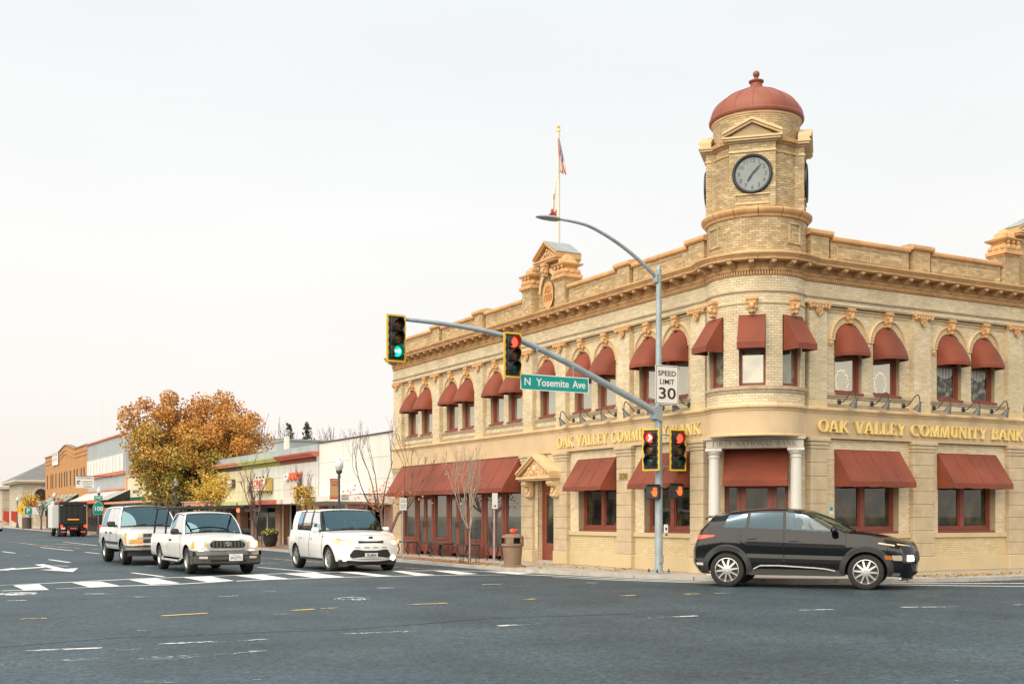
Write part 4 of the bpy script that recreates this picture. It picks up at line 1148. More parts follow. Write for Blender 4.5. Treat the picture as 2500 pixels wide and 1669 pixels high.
for q in range(4):
    a = DIAG + q * pi / 2
    nx, ny = cos(a), sin(a); ux, uy = -ny, nx
    if q == 0: pass
    F = (lambda s, n, z, nx=nx, ny=ny, ux=ux, uy=uy: (BC[0] + nx * (FD - n) + ux * s, BC[1] + ny * (FD - n) + uy * s, z))
    wall.box(-FHW + .006, FHW - .006, .008, .5, 7.98, 9.39, F=F)
    zp0, zp1 = 8.10, 8.27
    hole = lambda z: [(-.34, .34)] if zp0 < z < zp1 else ([(-sqrt(max(0, .40 ** 2 - (z - 8.73) ** 2)),) * 2] if False else [])
    bricks(tbk, F, -FHW, FHW, 8.02, 9.19, hole, n0=-.004, n1=.006, L=.125, H=.05)
    bricks(tbk, F, -FHW, FHW, 9.235, 9.39, n0=-.004, n1=.006, L=.125, H=.05)
    bricks(tbk, F, -.34, .34, zp0, zp1, n0=.0, n1=.0075, L=.125, H=.05)
    for sd in (-1, 1):
        bricks(tbk, (lambda s, n, z, F=F, sd=sd: F(sd * (FHW - n), s, z)), .0, .26, 8.02, 9.39, n0=-.004, n1=.01, L=.125, H=.05)
    b = MB(); b.box(-FHW - .02, FHW + .02, -.03, .12, 9.19, 9.215, F=F); b.box(-FHW - .01, FHW + .01, -.015, .12, 9.218, 9.235, F=F); b.build('string_course', M_terra2, BANK)
    b = MB(); b.box(-.36, .36, -.03, .02, zp1 - .0, zp1 + .03, F=F); b.box(-.36, .36, -.03, .02, zp0 - .03, zp0, F=F); b.build('panel_frame', M_terra2, BANK)
    # clock: rim, dial, numerals, hands
    M0 = axes((ux, uy, 0), (0, 0, 1), (nx, ny, 0), (0, 0, 0))
    cz = 8.715
    Mc = Matrix.Translation(Vector((BC[0] + nx * (FD + .004), BC[1] + ny * (FD + .004), cz))) @ M0
    b = MB(); b.lathe([(.36, 0), (.36, .03), (.375, .055), (.40, .06), (.425, .045), (.43, 0)], (0, 0, 0), 40, M=Mc); ck = b.build('clock', M_rim, BANK, smooth=40)
    b = MB(); b.lathe([(.0005, .012), (.365, .012)], (0, 0, 0), 40, M=Mc); b.build('dial', M_dial, ck)
    offc = Matrix.Translation(-ORIG[BANK.name]) @ Mc
    if q in (0, 1, 3):
        for h in range(1, 13):
            t_ = radians(90 - 30 * h)
            text(str(h), .125, .002, M_num, offc @ Matrix.Translation((cos(t_) * .285, sin(t_) * .285, .016)), ck, name='numeral', bold=.002)
        for ang, ln, wd in ((radians(90 - (7.12 * 30)), .21, .034), (radians(90 - 7.2 * 6), .30, .024)):
            b = MB(); d2 = Vector((cos(ang), sin(ang))); n2 = Vector((-d2.y, d2.x))
            pl = [tuple(d2 * -.08 + n2 * wd * .3), tuple(d2 * ln * .55 + n2 * wd * .75), tuple(d2 * ln), tuple(d2 * ln * .55 - n2 * wd * .75), tuple(d2 * -.08 - n2 * wd * .3)]
            b.prism(pl, lambda x, y, t: tuple(Mc @ Vector((x, y, t))), .026 if ln < .25 else .03, .029 if ln < .25 else .033)
            b.build('clock_hand', M_rim, ck)
    # pediment over the dial
    b = MB()
    pw = FHW + .12; z0 = 9.42
    b.box(-FHW - .03, FHW + .03, -.04, .2, 9.39, z0 + .002, F=F)
    b.box(-pw, pw, -.12, .3, z0 + .004, z0 + .045, F=F); b.box(-pw - .03, pw + .03, -.15, .3, z0 + .047, z0 + .085, F=F)
    zp = 9.80
    for sg in (-1, 1):
        for w_, o_, n_ in ((.05, 0, -.12), (.055, .053, -.16)):
            b.prism([(sg * (pw + .03), z0 + .087 + o_), (sg * (pw + .03), z0 + .087 + o_ + w_), (0, zp + o_ + w_), (0, zp + o_)], lambda s, z, n: F(s, n, z), n_, .12)
    b.build('pediment', M_terra2, BANK)
    b = MB(); b.prism([(-pw + .08, z0 + .086), (pw - .08, z0 + .086), (0, zp - .01)], lambda s, z, n: F(s, n, z), -.05, .1); b.build('pediment_panel', M_tbrick, BANK)
for a in range(4):   # entablature between the pediments
    for k in range(3):
        a0 = DIAG + pi / 4 - radians(20.5) + a * pi / 2 + radians(41) * k / 3
        b = MB(); b.lathe([(UR, 9.2), (UR + .03, 9.2), (UR + .03, 9.235), (UR, 9.24), (UR, 9.385), (UR + .04, 9.39), (UR + .04, 9.425), (UR + .12, 9.43), (UR + .14, 9.50), (UR + .05, 9.53), (.9, 9.56)], (BC[0], BC[1], 0), 4, a0=a0 + .004, a1=a0 + radians(41) / 3 - .004)
        b.build('ring_cornice', M_terra, BANK, smooth=35)
TR = .945
wall.lathe([(TR - .01, 9.4), (TR - .01, 10.15)], (BC[0], BC[1], 0), 40)
drum_bricks(TR, 9.56, 10.02)
ringpart('drum_cornice', [(TR - .02, 10.02), (TR + .015, 10.025), (TR + .015, 10.06), (TR + .045, 10.065), (TR + .045, 10.12), (TR - .02, 10.13)], M_terra2)
# dome: rim roll and sixteen gores with seams
ringpart('dome_rim', [(.9, 10.115), (1.03, 10.115), (1.045, 10.14), (1.045, 10.18), (1.03, 10.20), (1.01, 10.205)], M_dome)
dp = [(1.02 * cos(t_) ** 1.45, 10.20 + .72 * sin(t_)) for t_ in lin(0, 1.42, 16)]
for i in range(16):
    a = 2 * pi * i / 16
    b = MB(); b.lathe(dp, (BC[0], BC[1], 0), 4, a0=a + .004, a1=a + 2 * pi / 16 - .004); b.build('dome_panel', M_dome, BANK, smooth=60)
    b = MB(); b.tube([(*pol(a, r + .003), z + .003) for r, z in dp], .008, 5); b.build('dome_seam', M_dome, BANK)
ringpart('dome_finial', [(.001, 10.9), (.17, 10.9), (.165, 10.93), (.135, 10.96), (.13, 11.02), (.165, 11.05), (.17, 11.075), (.13, 11.09), (.08, 11.11), (.05, 11.13), (.045, 11.16), (.055, 11.175)] + [(.075 * sin(t_) + .001, 11.235 - .075 * cos(t_)) for t_ in lin(.5, pi, 8)], M_dome, 24)
b = MB(); b.lathe([(.001, 10.14), (1.0, 10.14)], (BC[0], BC[1], 0), 32); b.build('dome_floor', M_dark, BANK)

# ---- frieze band with gilded bank name
wall_band = MB()
sweep(wall_band, sub_path(P0, C0, 0, C0[-1]), [(-.3, 3.12), (.012, 3.12), (.012, 3.66), (-.3, 3.66)])
wall_band.build('sign_band', M_band, BANK, smooth=30)
moulding('band_edge', [(-.02, 3.095), (.03, 3.10), (.045, 3.13), (.02, 3.15), (-.02, 3.155)], M_terra2, 1.1, bay0 - .02, bay1 + .02)
moulding('band_edge', [(-.02, 3.10), (.02, 3.105), (.025, 3.135), (-.02, 3.14)], M_arch, 2.6, .02, bay0 - .05)
moulding('band_edge', [(-.02, 3.10), (.02, 3.105), (.025, 3.135), (-.02, 3.14)], M_arch, 2.6, bay1 + .05, C0[-1])
serif_letters('OAK VALLEY COMMUNITY BANK', .27, lambda a, z, t: (-.02 - t, 4.82 - a, 3.225 + z), .026, M_gold, BANK, width=6.25)
serif_letters('OAK VALLEY COMMUNITY BANK', .265, lambda a, z, t: (5.22 + a, -.03 - t, 3.235 + z), .05, M_gold, BANK, width=6.75)
# gooseneck sign lamps
def lamp_mesh(mir):
    b = MB()
    b.lathe([(.001, 0), (.06, 0), (.06, .02), (.02, .03)], (0, 0, 0), 12, M=Matrix.Rotation(-pi / 2, 4, 'X'))
    path = [(0, 0, 0), (mir * .01, .07, -.012), (mir * .05, .14, .03), (mir * .10, .20, .15), (mir * .145, .245, .235), (mir * .20, .275, .245), (mir * .225, .285, .16), (mir * .225, .285, .05)]
    # smooth the path
    for _ in range(2):
        q = [path[0]]
        for i in range(len(path) - 1):
            A, B = Vector(path[i]), Vector(path[i + 1]); q += [tuple(A.lerp(B, .25)), tuple(A.lerp(B, .75))]
        path = q + [path[-1]]
    b.tube(path, .012, 6)
    return b.mesh('lamp_arm', M_iron, 60)
def shade_mesh():
    b = MB(); b.lathe([(.001, .06), (.03, .06), (.03, .0), (.045, -.03), (.055, -.06), (.098, -.165), (.102, -.17), (.093, -.165), (.05, -.07), (.001, -.05)], (0, 0, 0), 16)
    return b.mesh('lamp_shade', M_shade, 50)
LM = {1: lamp_mesh(1), -1: lamp_mesh(-1)}; SH = shade_mesh()
for i in range(6):
    for F, kd, s, mir in ((FL, 'L', 7.4 - i * 1.0 - .25, 1), (FR, 'R', 2.51 + i * 1.0, 1)):
        mir = -1 if kd == 'L' else 1
        a = place(LM[mir], 'sign_lamp', F, s, -.0, 3.92, kd)
        put(SH, 'lamp_shade', a, Matrix.Translation((mir * .225, .285, .03)) @ Matrix.Rotation(radians(10) * mir, 4, 'Y') @ Matrix.Rotation(radians(-24), 4, 'X'))

# ---- ground floor: rusticated pilasters, windows, doors
def pilaster(F, s0, s1, n0=-.03, sub=True):
    wall.box(s0 + .006, s1 - .006, n0 + .012, .3, SW, 3.12, F=F)
    b = MB(); b.rbox(s0 - .03, s1 + .03, n0 - .03, .2, SW, .43, .012, F=F); b.build('plinth_block', M_yel, BANK)
    z = .434; k = 8; h = (2.86 - z) / k
    for i in range(k):
        b = MB(); b.rbox(s0, s1, n0, .2, z + i * h + .006, z + (i + 1) * h - .006, .009, F=F); b.build('stone_block', M_stone, BANK)
    for z0, z1, e_ in ((2.865, 2.935, .012), (2.94, 3.02, .03), (3.025, 3.10, .055)):
        b = MB(); b.rbox(s0 - e_, s1 + e_, n0 - e_, .2, z0, z1, .008, F=F); b.build('pilaster_cap', M_stone, BANK)
for s0, s1 in ((18.59, 19.34), (9.34, 9.98), (7.48, 8.13), (4.44, 5.09), (1.61, 2.10)): pilaster(FL, s0, s1)
for s0, s1 in ((1.66, 2.14), (4.81, 5.52), (8.12, 8.80), (10.6, 11.2), (13.0, 13.6)): pilaster(FR, s0, s1)
GN = .09
def shop_window(F, s0, s1, w0, w1, kd):
    """recessed brick bay with one two-light window, painted sill and brick apron"""
    wall.box(s0, w0, GN, .4, .98, 3.12, F=F); wall.box(w1, s1, GN, .4, .98, 3.12, F=F); wall.box(w0, w1, GN, .4, 2.88, 3.12, F=F)
    wall.box(s0, s1, GN, .4, SW, .98, F=F)
    bricks(bk, F, s0, s1, .985, 3.09, lambda z: [(w0, w1)] if z < 2.87 else [], n0=GN - .005, n1=GN + .02)
    b = MB(); b.rbox(s0 + .002, s1 - .002, GN - .06, .3, .87, .98, .01, F=F); b.build('sill', M_yel, BANK)
    bricks(ybk, F, s0 + .25, s1 - .25, .44, .865, n0=GN - .012, n1=GN + .02, L=.155, H=.05)
    for a, c in ((s0, s0 + .25), (s1 - .25, s1)): b = MB(); b.box(a, c, GN - .005, .3, .44, .866, F=F); b.build('apron_edge', M_yel, BANK)
    b = MB(); b.rbox(s0 - .0, s1 + .0, GN - .04, .3, SW, .435, .012, F=F); b.build('plinth', M_yel, BANK)
    for s, dn_ in ((w0, 1), (w1, -1)): wall.box(min(s, s + .001 * dn_), max(s, s + .001 * dn_), GN, GN + .2, 1.0, 2.88, F=F)
    d0, d1 = GN + .16, GN + .24; fw = .07; mid = (w0 + w1) / 2
    b = MB()
    b.box(w0, w0 + fw, d0, d1, 1.04, 2.88, F=F); b.box(w1 - fw, w1, d0, d1, 1.04, 2.88, F=F)
    b.box(w0 + fw, w1 - fw, d0, d1, 1.04, 1.04 + fw, F=F); b.box(mid - .07, mid + .07, d0, d1, 1.04 + fw, 2.88, F=F)
    b.box(w0, w1, d0 - .14, d0, .985, 1.035, F=F)
    f = b.build('window', M_redwood, BANK)
    for a, c in ((w0 + fw, mid - .07), (mid + .07, w1 - fw)):
        b = MB(); b.box(a, a + .035, d0 + .02, d0 + .07, 1.11, 2.88, F=F); b.box(c - .035, c, d0 + .02, d0 + .07, 1.11, 2.88, F=F); b.box(a + .035, c - .035, d0 + .02, d0 + .07, 1.11, 1.145, F=F); b.build('sash', M_redwood, f)
        b = MB(); b.box(a, c, d0 + .05, d0 + .055, 1.11, 2.88, F=F); b.build('pane', M_pane_d, f)
def shed_awning(F, s0, s1, zt, zb, zv, n1, seams=4, n0=GN - .02, e_=.0):
    b = MB()
    L_ = hypot(n0 + n1, zt - zb); ph = rnd.uniform(0, 6)
    def sagp(u, v):      # cloth hangs slightly between its ribs and puckers
        sg_ = -(.016 * abs(sin(pi * seams * u)) * sin(pi * v) + .006 * sin(9 * v + 5 * u + ph) * sin(pi * v) * sin(pi * u))
        nn, zz = n0 + (-n1 - n0) * v, zt + (zb - zt) * v
        return F(s0 + (s1 - s0) * u, nn - sg_ * (zt - zb) / L_, zz + sg_ * (n0 + n1) / L_)
    b.grid(sagp, lin(0, 1, seams * 6 + 1), lin(0, 1, 8))
    b.grid(lambda u, v: F(s0 + (s1 - s0) * u, -n1 + .006 * sin(u * seams * 14 + ph) * v, zb + (zv + .006 * sin(u * 23 + ph) - zb) * v), lin(0, 1, seams * 6 + 1), [0, .5, 1])
    b.add([F(s0, n0, zt), F(s1, n0, zt), F(s1, -n1, zb), F(s0, -n1, zb), F(s1, -n1, zv), F(s0, -n1, zv), F(s1, n0, zv), F(s0, n0, zv)], [(0, 3, 5, 7), (1, 6, 4, 2)])
    a = b.build('awning', M_awn, BANK, smooth=30)
    for i in range(1, seams):
        s = s0 + (s1 - s0) * i / seams
        b = MB(); b.tube([F(s, n0 - .004, zt + .004), F(s, -n1 - .003, zb + .004)], .007, 4); b.build('awning_seam', M_awn, a)
    b = MB(); b.tube([F(s0 - e_, -n1 + .02, zv + .02), F(s1 + e_, -n1 + .02, zv + .02)], .012, 5); b.build('awning_frame', M_iron, a)
shop_window(FL, 5.09, 7.48, 5.20, 7.05, 'L'); shop_window(FL, 2.10, 4.44, 2.22, 4.05, 'L')
shop_window(FR, 2.14, 4.81, 2.46, 4.46, 'R'); shop_window(FR, 5.52, 8.12, 5.75, 7.76, 'R')
shed_awning(FL, 5.24, 7.07, 2.87, 2.14, 2.03, .40, 3); shed_awning(FL, 2.24, 4.07, 2.87, 2.14, 2.03, .40, 3)
shed_awning(FR, 2.45, 4.47, 2.87, 2.15, 2.03, .43, 4); shed_awning(FR, 5.71, 7.76, 2.87, 2.15, 2.03, .43, 4)
b = MB(); b.box(2.30, 2.41, GN - .012, GN - .0065, 1.42, 1.60); nt_ = b.build('notice_plate', mat('notice_white', (.7, .72, .7)), BANK)
b = MB(); b.box(2.31, 2.40, GN - .015, GN - .0125, 1.50, 1.59); b.build('notice_band', mat('notice_teal', (.02, .28, .30)), nt_)
text('338', .20, .012, M_bronze, axes((0, -1, 0), (0, 0, 1), (-1, 0, 0), off(BANK, (-.032, 4.77, 2.36))), BANK, name='house_number', width=.36, bold=.01)
# wall on the right beyond the last visible bay
wall.box(8.8, XE, GN, .4, SW, 3.12, F=FR); bricks(bk, FR, 8.8, 10.6, .44, 3.09, n0=GN - .005, n1=GN + .02)

# restaurant front under the long awning
def glazed(F, parent, s0, s1, z0, z1, fw, d0, pm):
    b = MB(); b.box(s0, s0 + fw, d0, d0 + .06, z0, z1, F=F); b.box(s1 - fw, s1, d0, d0 + .06, z0, z1, F=F); b.box(s0 + fw, s1 - fw, d0, d0 + .06, z0, z0 + fw, F=F); b.box(s0 + fw, s1 - fw, d0, d0 + .06, z1 - fw, z1, F=F)
    return b
SN = .05
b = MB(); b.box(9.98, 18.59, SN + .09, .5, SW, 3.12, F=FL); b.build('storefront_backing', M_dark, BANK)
b = MB(); b.box(9.98, 18.59, SN, .3, 2.16, 3.12, F=FL); b.build('storefront_head', M_redwood, BANK)
units = [('w', 17.50, 18.57), ('d', 16.08, 17.46), ('w', 14.98, 16.04), ('d', 13.58, 14.94), ('w', 12.50, 13.54), ('d', 11.16, 12.46), ('w', 10.0, 11.12)]
for kd, s0, s1 in units:
    if kd == 'w':
        b = MB(); b.box(s0, s1, SN, .2, SW, .62, F=FL); b.box(s0, s0 + .10, SN, .2, .62, 2.16, F=FL); b.box(s1 - .10, s1, SN, .2, .62, 2.16, F=FL); b.box(s0 + .1, s1 - .1, SN, .2, 2.08, 2.16, F=FL)
        b.rbox(s0 + .06, s1 - .06, SN - .03, SN + .02, .60, .66, .01, F=FL); b.rbox(s0 + .1, s1 - .1, SN - .015, SN + .02, .2, .52, .012, F=FL)
        f = b.build('window', M_redwood, BANK)
        b = MB(); b.box(s0 + .1, s1 - .1, SN + .05, SN + .056, .62, 2.08, F=FL); b.build('pane', M_pane_s, f)
    else:
        b = MB(); b.box(s0, s0 + .06, SN, .2, SW, 2.16, F=FL); b.box(s1 - .06, s1, SN, .2, SW, 2.16, F=FL); b.box(s0 + .06, s1 - .06, SN, .2, 2.06, 2.16, F=FL)
        b.build('door_frame', M_redwood, BANK)
        mid = (s0 + s1) / 2
        for a, c in ((s0 + .065, mid - .006), (mid + .006, s1 - .065)):
            b = glazed(FL, None, a, c, SW + .01, 2.055, .1, SN + .01, None); b.box(a + .1, c - .1, SN + .01, SN + .07, SW + .02, .5, F=FL)
            dr = b.build('door', M_redwood, BANK)
            b = MB(); b.box(a + .1, c - .1, SN + .035, SN + .04, .5, 1.96, F=FL); b.build('pane', M_pane_s, dr)
            hs = mid - .05 if c < mid + .01 and a < mid - .1 and c <= mid else mid + .05
            b = MB(); b.tube([FL(hs, SN - .03, 1.0), FL(hs, SN - .03, 1.2)], .012, 6); b.tube([FL(hs, SN - .03, 1.1), FL(hs + (.07 if hs < mid else -.07), SN - .03, 1.1)], .01, 6); b.build('handle', M_iron, dr)
shed_awning(FL, 10.08, 18.62, 3.09, 2.19, 2.06, .58, 9, n0=.0, e_=.0)

# side entrance with pediment on scrolled consoles
wall.box(8.13, 8.30, .06, .5, SW, 3.12, F=FL); wall.box(9.16, 9.34, .06, .5, SW, 3.12, F=FL); wall.box(8.30, 9.16, .06, .5, 2.42, 3.12, F=FL)
bricks(bk, FL, 8.13, 9.34, .44, 3.09, lambda z: [(8.30, 9.16)] if z < 2.42 else [], n0=.055, n1=.08)
b = MB(); b.box(8.30, 9.16, .06, .7, SW - .01, SW + .07, F=FL); b.build('door_step', M_conc, BANK)
b = MB(); b.box(8.302, 9.158, .20, .5, 2.10, 2.42, F=FL); b.box(8.302, 8.37, .20, .5, .15, 2.10, F=FL); b.box(9.09, 9.158, .20, .5, .15, 2.10, F=FL); b.build('door_frame', M_redwood, BANK)
b = glazed(FL, None, 8.375, 9.085, .16, 2.09, .13, .22, None); b.box(8.5, 8.96, .22, .28, .29, .62, F=FL); dr = b.build('door', M_redwood, BANK)
b = MB(); b.box(8.5, 8.96, .24, .246, .62, 1.96, F=FL); b.build('pane', M_pane_d, dr)
b = MB(); b.tube([FL(8.47, .18, 1.0), FL(8.47, .18, 1.22)], .013, 6); b.tube([FL(8.47, .18, 1.1), FL(8.56, .18, 1.1)], .011, 6); b.build('handle', M_iron, dr)
# wall sides of the recess in brick
for sd, dn_ in ((8.30, -1), (9.16, 1)): bricks(bk, (lambda s, n, z: FL(sd + dn_ * n, s, z)), .07, .20, .16, 2.42, n0=-.003, n1=.02)
pc = 8.73; ph = .93; b = MB()
b.box(pc - ph + .06, pc + ph - .06, -.32, .06, 2.36, 2.405, F=FL); b.box(pc - ph, pc + ph, -.38, .06, 2.407, 2.47, F=FL)
for sg in (-1, 1):
    for w_, o_, n_ in ((.055, 0, -.35), (.055, .058, -.40)):
        b.prism([(sg * (ph + .01), 2.473 + o_), (sg * (ph + .01), 2.473 + o_ + w_), (0, 2.97 + o_ + w_), (0, 2.97 + o_)], lambda s, z, n: FL(pc + s, n, z), n_, .05)
b.build('pediment', M_terra2, BANK)
b = MB(); b.prism([(-ph + .12, 2.474), (ph - .12, 2.474), (0, 2.965)], lambda s, z, n: FL(pc + s, n, z), -.27, -.2); tp = b.build('pediment_panel', M_terra, BANK)
b = MB()
for i in range(90):
    s, z = rnd.uniform(-.72, .72), rnd.uniform(2.49, 2.90)
    if z < 2.93 - abs(s) * .60: b.ball(FL(pc + s, -.275, z), rnd.uniform(.022, .05), 7, sz=rnd.uniform(.8, 1.5))
b.ball(FL(pc, -.29, 2.68), .085, 9, sz=1.4)
tag(b.build('relief', M_terra2, tp, smooth=60), kind='stuff')
b = MB()
for sg in (-1, 1): b.add([FL(pc + sg * (ph + .01), -.36, 2.59), FL(pc, -.36, 3.087), FL(pc, .04, 3.087), FL(pc + sg * (ph + .01), .04, 2.59)], [(0, 1, 2, 3)])
b.build('pediment_roof', M_terra2, BANK)
for s in (pc - .72, pc + .68):
    b = MB()
    pr = [(-.03, 1.93), (-.10, 1.88), (-.16, 1.93), (-.15, 2.02), (-.10, 2.10), (-.13, 2.18), (-.24, 2.20), (-.29, 2.27), (-.27, 2.35), (-.03, 2.355)]
    b.prism(pr, lambda n, z, t: FL(s + t, n, z), -.13, .13)
    for z, n, r in ((2.27, -.19, .075), (1.96, -.11, .05)):
        for t_ in (-.135, .135): b.lathe([(.001, .012), (r * .4, .014), (r * .55, 0), (r, .01), (r * 1.05, -.01)], FL(s + t_, n, z), 14, M=axes((1, 0, 0), (0, 0, 1), (0, 1 if t_ > 0 else -1, 0), (0, 0, 0)))
    for i in range(5): b.ball(FL(s, -.12 - .05 * sin(i * 1.3), 1.98 + i * .07), .055, 8)
    b.build('console_bracket', M_terra2, BANK, smooth=40)

# corner entrance: chamfered wall, marble columns, inscribed lintel, awning, door
DV = Vector((1, 1, 0)).normalized(); EV = Vector((1, -1, 0)).normalized()
def FE(s, n, z): p = DV * n + EV * s; return (p.x, p.y, z)      # n: inward from the corner along the diagonal
WD = 1.30
wall.box(-1.16, -.70, WD, WD + .4, SW, 3.12, F=FE); wall.box(.70, 1.16, WD, WD + .4, SW, 3.12, F=FE); wall.box(-.70, .70, WD, WD + .4, 2.88, 3.12, F=FE)
bricks(bk, FE, -1.16, 1.16, SW, 3.08, lambda z: [(-.70, .70)] if z < 2.88 else [], n0=WD - .005, n1=WD + .02)
wall.lathe([(.001, 3.13), (BR - .012, 3.13)], (BC[0], BC[1], 0), 40)      # soffit of the round bay
b = MB(); b.box(-.70, .70, WD + .12, WD + .2, 2.30, 2.88, F=FE); b.box(-.70, -.62, WD + .12, WD + .2, SW, 2.30, F=FE); b.box(.62, .70, WD + .12, WD + .2, SW, 2.30, F=FE); b.box(-.44, -.37, WD + .12, WD + .2, SW, 2.30, F=FE); b.box(.37, .44, WD + .12, WD + .2, SW, 2.30, F=FE)
for sg in (-1, 1): b.box(min(sg * .44, sg * .62), max(sg * .44, sg * .62), WD + .13, WD + .19, SW, .9, F=FE); b.box(min(sg * .44, sg * .62), max(sg * .44, sg * .62), WD + .13, WD + .19, 2.06, 2.30, F=FE)
fr = b.build('door_frame', M_redwood, BANK)
for sg in (-1, 1):
    b = MB(); b.box(min(sg * .44, sg * .62), max(sg * .44, sg * .62), WD + .16, WD + .165, .9, 2.06, F=FE); b.build('pane', M_pane_d, fr)
b = glazed(FE, None, -.365, .365, SW + .02, 2.29, .13, WD + .14, None); b.box(-.24, .24, WD + .14, WD + .19, .2, .75, F=FE); b.box(-.24, .24, WD + .14, WD + .19, 2.0, 2.17, F=FE); dr = b.build('door', M_redwood, BANK)
b = MB(); b.box(-.24, .24, WD + .16, WD + .165, .75, 2.0, F=FE); b.build('pane', M_pane_d, dr)
b = MB(); b.tube([FE(.3, WD + .10, 1.0), FE(.3, WD + .10, 1.22)], .013, 6); b.build('handle', M_iron, dr)
b = MB()
a_, zt, zb, zv = .70, 2.87, 2.17, 2.04
b.add([FE(-a_, WD - .02, zt), FE(a_, WD - .02, zt), FE(a_, .86, zb), FE(-a_, .86, zb), FE(a_, .86, zv), FE(-a_, .86, zv), FE(a_, WD - .02, zv), FE(-a_, WD - .02, zv)], [(0, 1, 2, 3), (3, 2, 4, 5), (0, 3, 5, 7), (1, 6, 4, 2)])
b.build('awning', M_awn, BANK)
CN = .90
b = MB(); b.rbox(-1.05, 1.05, CN - .15, CN + .17, 2.87, 3.05, .012, F=FE); b.box(-1.09, 1.09, CN - .19, CN + .2, 3.055, 3.105, F=FE); li = b.build('lintel', M_lint, BANK)
serif_letters('FIRST NATIONAL BANK', .115, lambda a, z, t: FE(a, CN - .151 - t, 2.905 + z), .004, mat('carved_shadow', (0.25, 0.2, 0.14)), li, width=1.82)
for s in (-.885, .885):
    c = FE(s, CN, 0); b = MB()
    pr = [(.001, SW), (.185, SW), (.185, .16), (.17, .17), (.18, .2), (.165, .235), (.14, .25), (.135, .28)] + [(.135 - .018 * t_ ** 1.6, .28 + 2.38 * t_) for t_ in lin(0, 1, 10)] + [(.135, 2.665), (.135, 2.69), (.12, 2.70), (.12, 2.73), (.15, 2.75), (.17, 2.79), (.17, 2.805)]
    b.lathe(pr, (c[0], c[1], 0), 28); b.add([FE(s + x * .18, CN + y * .18, z) for z in (2.81, 2.868) for x, y in ((-1, -1), (1, -1), (1, 1), (-1, 1))], [(0, 3, 2, 1), (4, 5, 6, 7), (0, 1, 5, 4), (1, 2, 6, 5), (2, 3, 7, 6), (3, 0, 4, 7)])
    b.build('column', M_marble, BANK, smooth=40)

# body of the building behind the fronts: end wall, back walls and flat roof
b = MB(); b.box(.43, XE, .5, YE, 6.80, 6.95); b.build('roof', M_lead, BANK)
b = MB(); b.box(0.02, 16, YE - .25, YE - .02, SW, 7.49); b.box(XE - .02, XE + .2, .02, 16, SW, 7.49); b.box(2.4, XE, 2.3, 2.4, SW, 6.9); b.box(2.3, 2.4, 2.4, YE, SW, 6.9)
b.build('side_wall', brickmat('side_brick', (.4, .3, .19), (.34, .25, .16), (.3, .24, .17)), BANK)
wall.build('wall', M_mortar, BANK)
tag(bk.build('brickwork', M_brick, BANK), 'cream glazed brick facing', kind='stuff')
tag(tbk.build('brickwork', M_tbrick, BANK), 'mottled tan brick of the tower and parapet', kind='stuff')
tag(ybk.build('brickwork', M_ybrick, BANK), 'pale yellow brick panels below the windows', kind='stuff')

# ---- flagpole with two limp flags behind the gable
FP = thing('flagpole', 'tall white flagpole rising behind the dated gable', 'flagpole', (1.0, 9.61, 6.95))
b = MB(); b.tube([(1.0, 9.61, 6.95), (1.0, 9.61, 12.48)], [.062, .045], 12); b.build('pole', mat('flagpole_paint', (.72, .68, .56), rough=.4), FP, smooth=60)
b = MB(); b.ball((1.0, 9.61, 12.6), .055, 10); b.lathe([(.05, 12.44), (.06, 12.46), (.06, 12.5), (.02, 12.55)], (1, 9.61, 0), 10); b.build('ball_finial', M_gold, FP, smooth=60)
b = MB(); b.tube([(.95, 9.55, 12.42), (.94, 9.5, 10.0), (.95, 9.55, 8.6)], .006, 4); b.build('halyard', mat('cord_white', (.7, .7, .66)), FP)
def flag_mat(kind):
    m = bpy.data.materials.new('flag_' + kind); m.use_nodes = True; t = m.node_tree; N = t.nodes; Lk = t.links; bb = N['Principled BSDF']; S(bb, 'Roughness', .8)
    return m, t, N, Lk, bb
def limp_flag(name, label, top, z1, dx, cols):
    """hanging folded cloth: narrow pleated sheet; material slots by region"""
    ro = MB(); k, rows = 18, 26
    cl = [mat('flag_red', (.5, .05, .035), rough=.8), mat('flag_white', (.72, .70, .66), rough=.8), mat('flag_blue', (.03, .045, .14), rough=.8)]
    def P(i, j):
        u, v = i / (k - 1), j / (rows - 1)
        wdt = .05 + .13 * v ** .8
        e1 = EV  # spread across the view, roughly
        x = top[0] + (dx * v * .12 + (u - .25) * wdt) * .8 + .05 * sin(u * 9 + v * 2) * v
        y = top[1] - (dx * v * .12 + (u - .25) * wdt) * .55 + .05 * cos(u * 8 + v * 3) * v
        return (x, y, top[2] + (z1 - top[2]) * v + .05 * sin(u * 7) * v)
    ro.v = [P(i, j) for i in range(k) for j in range(rows)]
    for i in range(k - 1):
        for j in range(rows - 1):
            ro.f.append((i * rows + j, (i + 1) * rows + j, (i + 1) * rows + j + 1, i * rows + j + 1)); ro.m.append(cols(i / (k - 1), j / (rows - 1)))
    o = ro.build(name, cl, smooth=180); return o
f = limp_flag('national_flag', None, (.93, 9.52, 12.22), 11.22, 1, lambda u, v: ((2 if int(u * 17 + v * 11) % 3 else 1) if v < .62 and u > .3 else (int(u * 14) % 2)))
tag(f, 'limp flag with blue canton and red and white stripes hanging high on the flagpole', 'flag')
f = limp_flag('state_flag', None, (.95, 9.66, 11.2), 10.05, -1, lambda u, v: (0 if v > .86 or (v < .62 and v > .45 and u < .5) else 1))
tag(f, 'limp white flag with a red edge hanging below the striped flag', 'flag')

